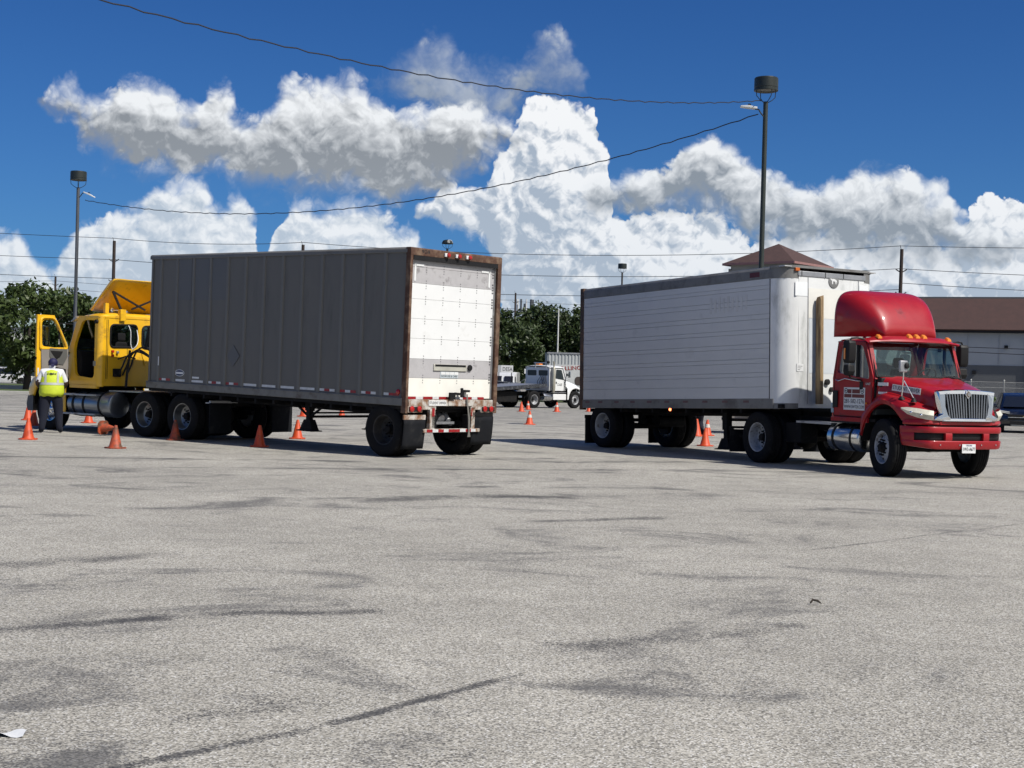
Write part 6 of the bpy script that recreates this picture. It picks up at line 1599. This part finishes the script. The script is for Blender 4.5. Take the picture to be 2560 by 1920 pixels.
    text('door_lettering', 'D&E', .22, M_ink, t, (2.42, -W - .004, 1.42), (1, 0, 0), (0, 0, 1), width=.42)
    for s in (1, -1):
        mr = empty('side_mirror', (2.92, s*1.28, 0), (0, 0, 0), t); MB().box(-.03, .03, -.08, .08, 1.85, 2.25).build('mirror_housing', M_chrome, mr, bevel=.015); MB().bar((0, -s*.25, 2.2), (0, 0, 2.2), .025).build('mirror_arm', M_chrome, mr)
    MB().box(-.6, -.5, -1.24, -1.16, .85, 1.05).build('mud_flap_bracket', M_chassis, t)
tow_truck(tt)
rb = empty('fuel_can', (-1.55, 83.05, G(83) + 1.26), (0, 0, .5)); tag(rb, 'red fuel can standing on the deck of the flatbed truck', 'fuel can')
MB().box(-.17, .17, -.24, .24, 0, .24).build('can_body', mat('red_plastic', (.55, .02, .015), .4), rb, bevel=.03)
MB().tube([(0, -.15, .24), (0, -.12, .31), (0, .1, .31), (0, .14, .24)], .022, 8).build('can_handle', mat('red_plastic', (.55, .02, .015), .4), rb)

# ================================================================ lettered box body behind the flatbed truck
bb = empty('box_trailer', (2.55, 104.4, -.24), (0, 0, R_(3))); tag(bb, 'pale grey ribbed box trailer with red ROLLING lettering', 'trailer')
def box_body(t):
    Lx = 6.2; M_bx = mat('pale_grey_ribbed', (.40, .42, .43), .6, vary=.08)
    MB().box(0, Lx, .04, 2.4, .7, 3.60).build('body_core', M_bx, t)
    me = MB().prism([(0, .04, .72), (.05, 0, .72), (.13, 0, .72), (.18, .04, .72)], (0, 0, 2.80)).mesh('rib', M_bx)
    for k in range(25): inst('rib', me, t, (.03 + k*.245, 0, 0))
    MB().box(-.03, Lx + .03, -.03, 2.43, 3.55, 3.66).build('top_rail', M_aludull, t)
    MB().box(-.03, Lx + .03, -.03, 2.43, .62, .74).build('bottom_rail', M_aludull, t)
    MB().box(.55, Lx - .3, -.012, -.004, .95, 2.78).build('painted_panel', mat('white_sign_field', (.55, .56, .56), .6), t)
    text('sign_lettering', 'ROLLING', .42, mat('sign_red', (.35, .03, .02), .5), t, (1.55, -.016, 2.52), (1, 0, .06), (-.06, 0, 1), width=1.75)
    text('sign_shadow', 'ROLLING', .42, M_ink, t, (1.575, -.0135, 2.49), (1, 0, .06), (-.06, 0, 1), width=1.75, extrude=.001)
    m = MB(); m.prism([(1.0 + .55*math.cos(a)*(1 + .2*math.sin(3*a)), -.018, 1.98 + .20*math.sin(a)) for a in [2*math.pi*k/24 for k in range(24)]], (0, .004, 0)); m.build('sign_picture', mat('sign_charcoal', (.05, .055, .06), .6), t)
    m = MB(); m.prism([(2.35 + .34*math.cos(a), -.018, 1.60 + .38*math.sin(a)*(1 + .15*math.cos(2*a))) for a in [2*math.pi*k/24 for k in range(24)]], (0, .004, 0)); m.build('sign_picture', mat('sign_brown', (.06, .045, .04), .6), t)
    MB().box(.75, 1.5, -.018, -.014, 1.38, 1.62).build('sign_block', mat('sign_tan', (.18, .14, .10), .6), t)
    for x in (1.6, 4.4):
        for y in (.15, 2.25): wheel(t, x, y, .36, 'front', -1 if y < 1 else 1, sc=.7)
    MB().bar((0, 1.2, .68), (-1.1, 1.2, .62), .1).build('tow_bar', M_chassis, t)
box_body(bb)
wp = tag(MB().tube([(0, 0, 0), (0, 0, 7.2)], [.075, .05], 10).build('flagpole', mat('white_pole', (.66, .66, .64), .4), None, loc=(3.5, 112, -.25)), 'slim white pole rising behind the box trailer', 'pole')
an = empty('antenna_mast', (1.6, 210, -.35)); tag(an, 'cell antenna mast rising above the oaks', 'antenna mast')
MB().cyl((0, 0, 0), (0, 0, 12.6), .35, 10, .22).build('mast', M_ins, an)
MB().cyl((0, 0, 11.5), (0, 0, 11.7), 1.0, 12).build('platform', M_ins, an)
for k in range(9):
    a = 2*math.pi*k/9; MB().box(-.15, .15, -.08, .08, 11.2, 13.2).build('antenna_panel', M_led if k % 2 else M_ins, an, loc=(1.15*math.cos(a), 1.15*math.sin(a), 0), rot=(0, 0, a))
# hand-lettered sign, small white sign, parked cars
sg = empty('billboard', (-.35, 101.2, -.2)); tag(sg, 'white roadside board with black letters left of the flatbed truck', 'sign')
MB().box(-.45, .40, 0, .05, 2.05, 2.55).build('board', M_label, sg); MB().box(-.80, -.45, .0, .05, 2.05, 2.55).build('grey_end', M_wallgrey, sg)
text('board_lettering', 'DESA', .40, M_ink, sg, (.0, -.006, 2.27), (1, 0, 0), (0, 0, 1), width=.68)
for x in (-.6, .3): MB().box(x - .03, x + .03, .06, .12, 0, 2.5).build('sign_leg', M_chassis, sg)
s2_ = empty('small_sign', (1.0, 101.0, -.2)); tag(s2_, 'small blank white sign on a post behind the flatbed cab', 'sign')
MB().box(-.15, .15, 0, .02, 2.0, 2.34).build('plate', M_label, s2_); MB().cyl((0, .04, 0), (0, .04, 2.3), .025, 8).build('post', M_galv, s2_)

# ================================================================ parked cars
def car(label, loc, yaw, paint, kind='suv', detail=False):
    t = empty('parked_car', loc, (0, 0, yaw)); tag(t, label, 'car', 'cars parked around the lot')
    L, W = (4.6, .92); H = 1.56 if kind == 'suv' else 1.62
    # body side profile: x forward, z up ; lofted over the width with tumblehome
    low = [(-2.25, .42), (-2.30, .70), (-2.22, .98), (-1.2, 1.02), (.9, 1.00), (1.25, .98), (2.05, .86), (2.28, .70), (2.30, .45), (2.15, .28), (-2.15, .28)]
    rings = []
    for y in (-W, -W*.96, -W*.75, 0, W*.75, W*.96, W):
        k = abs(y)/W; dx = 1 - .045 * k**4; dz = -.05 * k**6
        rings.append([(x*dx, y, z + (dz if z > .6 else 0)) for x, z in low])
    m = MB(); m.loft(rings); m.build('body', paint, t, smooth=45, bevel=.02)
    cab = [(-2.05, .98, .80), (-1.75, 1.48, .64), (-.9, H, .62), (.1, H - .02, .62), (.55, 1.40, .66), (1.22, .97, .82)]
    m = MB(); m.loft([[(x, -w*W/.92, z), (x, -w*W*.9, z + .012), (x, 0, z + .03), (x, w*W*.9, z + .012), (x, w*W/.92, z)] for x, z, w in cab], False, closed=False)
    m.build('greenhouse_roof', paint, t, smooth=40)
    g = M_glassdark; gd = mat('car_glass_black', (.012, .014, .018), .06, vary=.05, coat=.5)
    for s in (1, -1):
        q = [(-1.85, .99), (-1.66, 1.42), (-.85, H - .08), (.05, H - .09), (.45, 1.38), (1.05, .99)]
        wv = lambda z: (.82 - (.82 - .62) * (z - .98) / (H - .98)) * W/.92 + .012
        m = MB(); m.add([(x, s*wv(z), z) for x, z in q], [tuple(range(6))]); sw = m.build('side_glass', gd, t, smooth=0)
        MB().bar((-.45, s*(wv(1.0) + .004), 1.0), (-.45, s*(wv(H - .08) + .004), H - .08), .06, .01).build('door_pillar', M_black, sw)
        sp = MB(); sp.add([(x, s*wv(z)*.985, z) for x, z in [(-2.05, .97), (-1.75, 1.47), (-.9, H - .01), (.1, H - .03), (.55, 1.39), (1.22, .965)]], [tuple(range(6))]); sp.build('cabin_side', paint, t, smooth=0)
        m = MB(); m.box(.85, 1.0, s*.92, s*1.06, .98, 1.12); m.build('door_mirror', paint, t, bevel=.03)
        for x in (-1.38, 1.42):
            w = empty('wheel', (x, s*.80, .33), (0, 0, 0 if s > 0 else math.pi), t); w.scale = (.635, .75, .635)
            for n, me in zip(('tyre', 'rim', 'hub'), wheel_meshes('slots')): inst(n, me, w)
            m = MB(); m.cyl((x, s*.70, .34), (x, s*.925, .34), .39, 24); m.build('wheel_arch', M_black, t)
        m = MB(); m.loft([[(2.18, s*.55, .74), (2.20, s*.55, .84), (1.95, s*.86, .88), (1.98, s*.88, .80)], [(2.27, s*.56, .75), (2.24, s*.56, .83), (2.02, s*.89, .86), (2.05, s*.90, .81)]]); m.build('headlamp', M_hlens, t)
    m = MB(); m.add([(.56, -.58, 1.415), (.56, .58, 1.415), (1.22, .74, 1.0), (1.22, -.74, 1.0)], [(0, 1, 2, 3)]); m.build('windshield', gd, t, smooth=0, loc=(.02, 0, .02))
    m = MB(); m.add([(-1.76, -.56, 1.46), (-1.76, .56, 1.46), (-2.06, .70, 1.02), (-2.06, -.70, 1.02)], [(0, 1, 2, 3)]); m.build('rear_glass', gd, t, smooth=0, loc=(-.015, 0, .015))
    gr = MB().box(2.27, 2.325, -.62, .62, .52, .74).build('grille', M_black, t, bevel=.02)
    MB().box(2.325, 2.335, -.62, .62, .615, .635).build('chrome_strip', M_chrome, gr)
    MB().box(2.30, 2.33, -.55, .55, .30, .44).build('lower_intake', M_black, t, bevel=.02)
    MB().box(2.33, 2.34, -.5, .5, .315, .33).build('lower_strip', M_chrome, t)
    if detail:
        em = [(-.085, -.016), (-.03, -.016), (-.03, -.032), (.03, -.032), (.03, -.016), (.085, -.016), (.075, .016), (.03, .016), (.03, .032), (-.03, .032), (-.03, .016), (-.075, .016)]
        MB().prism([(2.337, a, .66 + b) for a, b in em], (.012, 0, 0)).build('emblem', mat('gold_emblem', (.45, .36, .18), .3, .6), gr)
        for k in range(4): MB().box(2.326, 2.33, -.58, .58, .535 + k*.045, .545 + k*.045).build('grille_slat', M_chassis, gr)
    return t
M_navy = mat('dark_blue_car_paint', (.004, .006, .015), .2, vary=.05, coat=1.0)
M_carw = mat('white_car_paint', (.62, .63, .64), .3, coat=.6)
M_carb = mat('black_car_paint', (.012, .012, .014), .22, coat=.8)
M_cars = mat('silver_car_paint', (.36, .37, .38), .3, .5, coat=.5)
car('dark blue car facing the camera at the right edge', (20.45, 57.6, G(57.6)), R_(-104), M_navy, detail=True)
car('black car parked left of the flatbed cab beyond its deck', (-1.7, 97.0, G(97)), R_(165), M_carb)
car('white car parked far behind the left tree trunk', (-42.5, 120, -.35), R_(10), M_carw)
car('silver car parked far left of the leafy tree trunk', (-48.5, 121, -.35), R_(170), M_cars)
car('white car glimpsed beneath the front of the grey trailer', (-30.0, 119.5, -.35), R_(5), M_carw)
car('silver car glimpsed beneath the middle of the grey trailer', (-21.5, 121.0, -.35), R_(180), M_cars)
vn = empty('box_van', (-.55, 108.5, -.25), (0, 0, R_(-95))); tag(vn, 'small white van under the lettered roadside board', 'van')
MB().box(-2.4, .8, -.95, .95, .45, 2.15).build('van_body', M_carw, vn, bevel=.08)
m = MB(); m.loft([[(.8, -.93, .45), (.8, .93, .45), (.8, .9, 2.1), (.8, -.9, 2.1)], [(1.35, -.92, .45), (1.35, .92, .45), (1.25, .82, 1.9), (1.25, -.82, 1.9)], [(1.7, -.9, .45), (1.7, .9, .45), (1.7, .88, 1.25), (1.7, -.88, 1.25)], [(2.3, -.86, .45), (2.3, .86, .45), (2.25, .82, 1.05), (2.25, -.82, 1.05)]]); m.build('van_nose', M_carw, vn, bevel=.04)
for s in (1, -1):
    MB().box(1.0, 1.3, s*.90, s*.925, 1.3, 1.8).build('cab_window', M_carb, vn)
    MB().prism([(1.36, s*.10, 1.80), (1.36, s*.74, 1.80), (1.66, s*.76, 1.32), (1.66, s*.10, 1.32)], (.06, 0, .04)).build('windshield', M_carb, vn)
    for x in (-1.6, 1.5): 
        w = empty('wheel', (x, s*.85, .36), (0, 0, 0 if s > 0 else math.pi), vn); w.scale = (.7, .8, .7)
        for n, me in zip(('tyre', 'rim', 'hub'), wheel_meshes('front')): inst(n, me, w)

# ================================================================ utility trailer with cut branches, behind the white trailer
ut = empty('utility_trailer', (9.4, 46.0, G(46)), (0, 0, R_(-8))); tag(ut, 'plank-sided utility trailer behind the wheels of the red tractor', 'trailer')
M_plank = mat('grey_plank', (.33, .30, .27), .85, vary=.25, vscale=2, streak=None, bump=.2)
for k in range(4):
    MB().box(-2.6, 1.6, -.95, -.91, .50 + k*.185, .67 + k*.185).build('side_plank', M_plank, ut, bevel=.006)
    MB().box(-2.6, 1.6, .91, .95, .50 + k*.185, .67 + k*.185).build('side_plank', M_plank, ut, bevel=.006)
MB().box(-2.6, 1.6, -.90, .90, .42, .48).build('bed', M_chassis, ut)
for x in (-2.5, -.5, 1.5): MB().box(x - .04, x + .04, -1.0, -.955, .40, 1.26).build('stake', M_chassis, ut)
for s in (1, -1): wheel(ut, -.5, s*1.08, .32, 'front', s, sc=.62)
MB().bar((1.6, 0, .42), (2.8, 0, .40), .09).build('drawbar', M_chassis, ut)
def branch_pile():
    rnd = random.Random(31); t = empty('branch_pile', (8.6, 45.3, G(46) + .46), (0, 0, R_(-8))); tag(t, 'pile of cut leafy branches heaped on the utility trailer', 'branches')
    tw_ = MB(); lf = MB()
    for i in range(34):
        p0 = Vector((rnd.uniform(-1.2, 1.8), rnd.uniform(-.5, .7), rnd.uniform(.05, .8))); d = Vector((rnd.gauss(0, 1), rnd.gauss(-.5, .8), rnd.gauss(.1, .5))).normalized(); L_ = rnd.uniform(.6, 1.3)
        p1 = p0 + d * L_; tw_.tube([p0, (p0 + p1)/2 + Vector((0, 0, .06)), p1], [.018, .012, .006], 5)
        for k in range(26):
            q = p0 + d * L_ * rnd.uniform(.15, 1.05) + Vector((rnd.gauss(0, .1), rnd.gauss(0, .1), rnd.gauss(0, .1)))
            a = (d + Vector((rnd.gauss(0, .7), rnd.gauss(0, .7), rnd.gauss(0, .5)))).normalized(); b = a.orthogonal().normalized(); b.rotate(Matrix.Rotation(rnd.random()*6.3, 3, a)); s = rnd.uniform(.07, .15)
            lf.add([q - a*s, q - b*s*.32, q + a*s, q + b*s*.32], [(0, 1, 2, 3)])
    tw_.build('twigs', M_bark, t); tag(lf.build('foliage', M_leafC, t, smooth=0, fix=False), kind='stuff'); t.children[0]['kind'] = 'stuff'
branch_pile()
# ================================================================ litter
lt = MB(); lt.tube([(0, 0, .012), (.02, .012, .035), (.055, .01, .03), (.08, -.01, .012)], [.006, .010, .009, .004], 6)
tag(lt.build('bark_chip', M_bark, None, loc=(2.25, 10.57, 0)), 'small curled dark chip lying on the asphalt at right', 'litter')
pp = MB(); pp.grid(lambda i, j: (-.06 + .16*i, -.04 + .07*j, .012 + .012*math.sin(i*6 + j*3)), 6, 4)
tag(pp.build('paper_scrap', M_label, None, loc=(-2.19, 6.26, 0), fix=False), 'white paper scrap at the lower left edge', 'litter')

# ================================================================ people
M_skin = mat('dark_skin', (.045, .024, .016), .55, vary=.12, vscale=10)
M_navyc = mat('navy_trousers', (.006, .008, .020), .9, vary=.3, vscale=6, bump=.4, bscale=18)
M_shirt = mat('white_shirt', (.66, .67, .70), .8, vary=.08, vscale=8)
M_shoe = mat('black_shoe', (.03, .03, .032), .5)
M_lime = mat('lime_vest', (.52, .62, .03), .65, vary=.12, vscale=5, bump=.4, bscale=14)
M_silver = mat('silver_vest_band', (.42, .44, .42), .45, vary=.12)
M_cap = mat('blue_headscarf', (.010, .010, .060), .7, vary=.2)
def person(label, loc, yaw, J, girth, extra):
    """J: joint -> (x right, y forward, z up); the body grows as one skin along the bones"""
    root = empty('person', loc, (0, 0, yaw)); tag(root, label, 'person', 'people in lime safety vests')
    names = list(J); idx = {n: i for i, n in enumerate(names)}
    bones = [('pelvis', 'belly'), ('belly', 'chest'), ('chest', 'neck'), ('neck', 'head'), ('head', 'crown')]
    for s in 'lr':
        bones += [('chest', 'shoulder_' + s), ('shoulder_' + s, 'elbow_' + s), ('elbow_' + s, 'wrist_' + s), ('wrist_' + s, 'palm_' + s)]
        bones += [('pelvis', 'hip_' + s), ('hip_' + s, 'knee_' + s), ('knee_' + s, 'ankle_' + s), ('ankle_' + s, 'toe_' + s)]
        for f in ('thumb', 'index', 'middle', 'ring', 'little'): bones += [('palm_' + s, f + 'a_' + s), (f + 'a_' + s, f + 'b_' + s)]
    me = bpy.data.meshes.new('tmp_person'); me.from_pydata([J[n] for n in names], [(idx[a], idx[b]) for a, b in bones], [])
    o = bpy.data.objects.new('tmp_person', me); COL.objects.link(o)
    o.modifiers.new('k', 'SKIN'); sub = o.modifiers.new('s', 'SUBSURF'); sub.levels = 2; sub.render_levels = 2
    base = dict(pelvis=.165, belly=.175, chest=.165, neck=.062, head=.098, crown=.088, shoulder=.085, elbow=.052, wrist=.034, palm=.036, hip=.135, knee=.100, ankle=.072, toe=.052)
    for n in names:
        k = n.split('_')[0]; r = base.get(k, .0095) * (girth if k in ('pelvis', 'belly', 'chest', 'hip', 'knee', 'elbow', 'shoulder') else 1)
        sv = me.skin_vertices[0].data[idx[n]]; sv.radius = (r, r * (.82 if k in ('chest', 'belly') else 1)); sv.use_root = n == 'pelvis'
    bpy.context.view_layer.update()
    bm_ = bpy.data.meshes.new_from_object(o.evaluated_get(bpy.context.evaluated_depsgraph_get())); bpy.data.objects.remove(o)
    bm_.materials.clear()
    for q in (M_skin, M_shirt, M_navyc, M_shoe): bm_.materials.append(q)
    V = {n: Vector(J[n]) for n in names}
    segs = [(V['pelvis'], V['belly'], 1), (V['belly'], V['chest'], 1), (V['chest'], V['neck'], 1), (V['neck'], V['crown'], 0)]
    for s in 'lr':
        segs += [(V['chest'], V['shoulder_' + s], 1), (V['shoulder_' + s], V['shoulder_' + s].lerp(V['elbow_' + s], .42), 1), (V['shoulder_' + s].lerp(V['elbow_' + s], .52), V['elbow_' + s], 0), (V['elbow_' + s], V['palm_' + s], 0),
                 (V['pelvis'], V['hip_' + s], 2), (V['hip_' + s], V['knee_' + s], 2), (V['knee_' + s], V['ankle_' + s].lerp(V['knee_' + s], .1), 2), (V['ankle_' + s], V['toe_' + s], 3)]
        for f in ('thumb', 'index', 'middle', 'ring', 'little'): segs.append((V['palm_' + s], V[f + 'b_' + s], 0))
    for p in bm_.polygons:
        c = p.center; best = (9, 0)
        for a, b, m_ in segs:
            d = b - a; t = max(0, min(1, (c - a).dot(d) / max(d.length_squared, 1e-6))); q = (c - a - d * t).length - (.06 if m_ in (1, 2) else 0)
            if q < best[0]: best = (q, m_)
        p.material_index = best[1]; p.use_smooth = True
    bm_.name = 'body'
    inst('body', bm_, root)
    extra(root, V); return root
def hand(J, s, wrist, d, up):
    d = Vector(d).normalized(); w = Vector(wrist); side = Vector(up).cross(d).normalized() * (1 if s == 'l' else -1)
    J['wrist_' + s] = tuple(w); pm = w + d * .07; J['palm_' + s] = tuple(pm); cu = Vector(up).normalized() * -.02
    for f, o_, L_ in (('index', -.033, .082), ('middle', -.011, .090), ('ring', .011, .084), ('little', .031, .066)):
        a = pm + side * o_ + d * (.045); J[f + 'a_' + s] = tuple(a); J[f + 'b_' + s] = tuple(a + d * L_ * .7 + cu)
    a = pm - side * .05 + d * .005; J['thumba_' + s] = tuple(a); J['thumbb_' + s] = tuple(a - side * .012 + d * .045 + cu)
# standing with the back to the camera beside the open door
J = dict(pelvis=(0, 0, .96), belly=(0, .015, 1.14), chest=(0, .06, 1.35), neck=(0, .115, 1.50), head=(.01, .15, 1.61), crown=(.01, .15, 1.68))
for s, k in (('l', -1), ('r', 1)):
    J['shoulder_' + s] = (k*.215, .07, 1.42); J['elbow_' + s] = (k*.33, .03 if k < 0 else .06, 1.15); J['hip_' + s] = (k*.125, 0, .88)
    J['knee_' + s] = (k*.16, .05 if k > 0 else -.03, .50); J['ankle_' + s] = (k*.20, .0 if k > 0 else -.10, .085); J['toe_' + s] = (k*.23, .16 if k > 0 else .06, .045)
    hand(J, s, (k*.27, .27, 1.06), (-k*.35, .8, .1), (0, -.1, 1))
def vest_person(root, V):
    rings = [(.86, .262, .205, .0), (.95, .285, .215, .0), (1.10, .275, .215, .02), (1.25, .255, .20, .045), (1.38, .245, .185, .065), (1.45, .200, .150, .08), (1.495, .115, .105, .10)]
    n = 36
    def at(z):
        for a, b in zip(rings[:-1], rings[1:]):
            if a[0] <= z <= b[0]:
                t = (z - a[0]) / (b[0] - a[0]); return [a[i] + (b[i] - a[i]) * t for i in range(4)]
        return rings[-1]
    def ring(z, e=0.0, a0=0, a1=2*math.pi, k=n):
        _, a, b, cy = at(z)
        return [((a + e) * math.cos(a0 + (a1 - a0) * i / k), cy + (b + e) * math.sin(a0 + (a1 - a0) * i / k), z + (.012 * math.sin(i * 1.3) if z < .9 else 0)) for i in range(k)]
    m = MB(); m.loft([ring(q[0]) for q in rings], False); v = m.build('vest', M_lime, root, fix=False)
    sd = v.modifiers.new('s', 'SOLIDIFY'); sd.thickness = .008
    m = MB(); m.loft([ring(1.13, .007), ring(1.185, .007)], False); m.build('vest_band', M_silver, v, fix=False)
    for s in (-1, 1):
        m = MB(); strip_ = []
        for z in (1.185, 1.25, 1.32, 1.38, 1.43, 1.47):
            _, a, b, cy = at(z); row = []
            for x in (.115, .165):
                xx = min(x, a * .96); row.append((s*xx, cy - (b + .008) * math.sqrt(max(.02, 1 - (xx/(a + .008))**2)), z))
            strip_.append(row)
        m.loft(strip_, False, closed=False); m.build('vest_strap', M_silver, v, fix=False)
    m = MB(); m.loft([[(-.10 + .02*i, .065 - (.185 + .022) * math.sqrt(1 - ((-.10 + .02*i)/.26)**2), 1.385 + .012 * math.sin(i)) for i in range(11)], [(-.10 + .02*i, .068 - (.18 + .022) * math.sqrt(1 - ((-.10 + .02*i)/.26)**2), 1.41 + .008*math.sin(i*2)) for i in range(11)]], False, closed=False); m.build('vest_print', M_ink, v, fix=False)
    m = MB(); c = V['head']; m.ball((c.x, c.y - .005, c.z + .045), .112, 18, 12, (.98, 1.08, .95)); cp = m.build('headscarf', M_cap, root)
    m = MB(); m.loft([[(c.x - .04, c.y - .115, c.z + .02), (c.x + .04, c.y - .115, c.z + .02)], [(c.x - .03, c.y - .13, c.z - .06), (c.x + .03, c.y - .13, c.z - .06)]], False, closed=False); m.build('scarf_tail', M_cap, cp, fix=False)
    face(root, c)
def face(root, c):
    for s in (-1, 1):
        m = MB(); m.ball((c.x + s*.036, c.y + .092, c.z + .01), .013, 8, 6); m.build('eye', M_label, root)
        m = MB(); m.ball((c.x + s*.098, c.y + .0, c.z - .005), .028, 8, 6, (.35, .7, 1.1)); m.build('ear', M_skin, root)
    m = MB(); m.ball((c.x, c.y + .105, c.z - .02), .018, 8, 6, (.8, 1.1, 1.2)); m.build('nose', M_skin, root)
    m = MB(); m.ball((c.x, c.y + .093, c.z - .058), .022, 8, 6, (1.2, .5, .35)); m.build('mouth', mat('dark_lip', (.06, .02, .018), .5), root)
person('person in lime vest and blue headscarf standing by the yellow cab door', (-10.82, 33.62, 0), R_(16), J, 1.15, vest_person)
# bending over behind the white trailer
J = dict(pelvis=(0, -.12, .78), belly=(0, .02, .90), chest=(0, .22, .98), neck=(0, .38, .98), head=(0, .48, .95), crown=(0, .54, .92))
for s, k in (('l', -1), ('r', 1)):
    J['shoulder_' + s] = (k*.20, .26, .97); J['elbow_' + s] = (k*.24, .34, .70); J['hip_' + s] = (k*.11, -.12, .74)
    J['knee_' + s] = (k*.15, .06, .43); J['ankle_' + s] = (k*.17, -.10, .085); J['toe_' + s] = (k*.19, .06, .045)
    hand(J, s, (k*.20, .42, .46), (-k*.1, .2, -1), (0, 1, .2))
def vest_bent(root, V):
    a, b = V['pelvis'], V['neck']; d = (b - a).normalized(); up = Vector((1, 0, 0)).cross(d)
    m = MB(); rr_ = [(-.04, .225, .19), (.12, .235, .195), (.28, .235, .18), (.42, .20, .155), (.47, .12, .11)]
    m.loft([[a + d*t + Vector((1, 0, 0))*w*math.cos(q) + up*h*math.sin(q) for q in [2*math.pi*i/28 for i in range(28)]] for t, w, h in rr_], False); v = m.build('vest', M_lime, root, fix=False)
    m = MB(); m.loft([[a + d*t + Vector((1, 0, 0))*.243*math.cos(q) + up*.203*math.sin(q) for q in [2*math.pi*i/28 for i in range(28)]] for t in (.13, .18)], False); m.build('vest_band', M_silver, v, fix=False)
    c = V['head']; m = MB(); m.ball((c.x, c.y, c.z + .03), .112, 16, 10); m.build('cap', M_ink, root)
    face(root, c)
person('person in lime vest bending down behind the white trailer', (5.55, 42.9, G(42.9)), R_(20), J, 1.05, vest_bent)
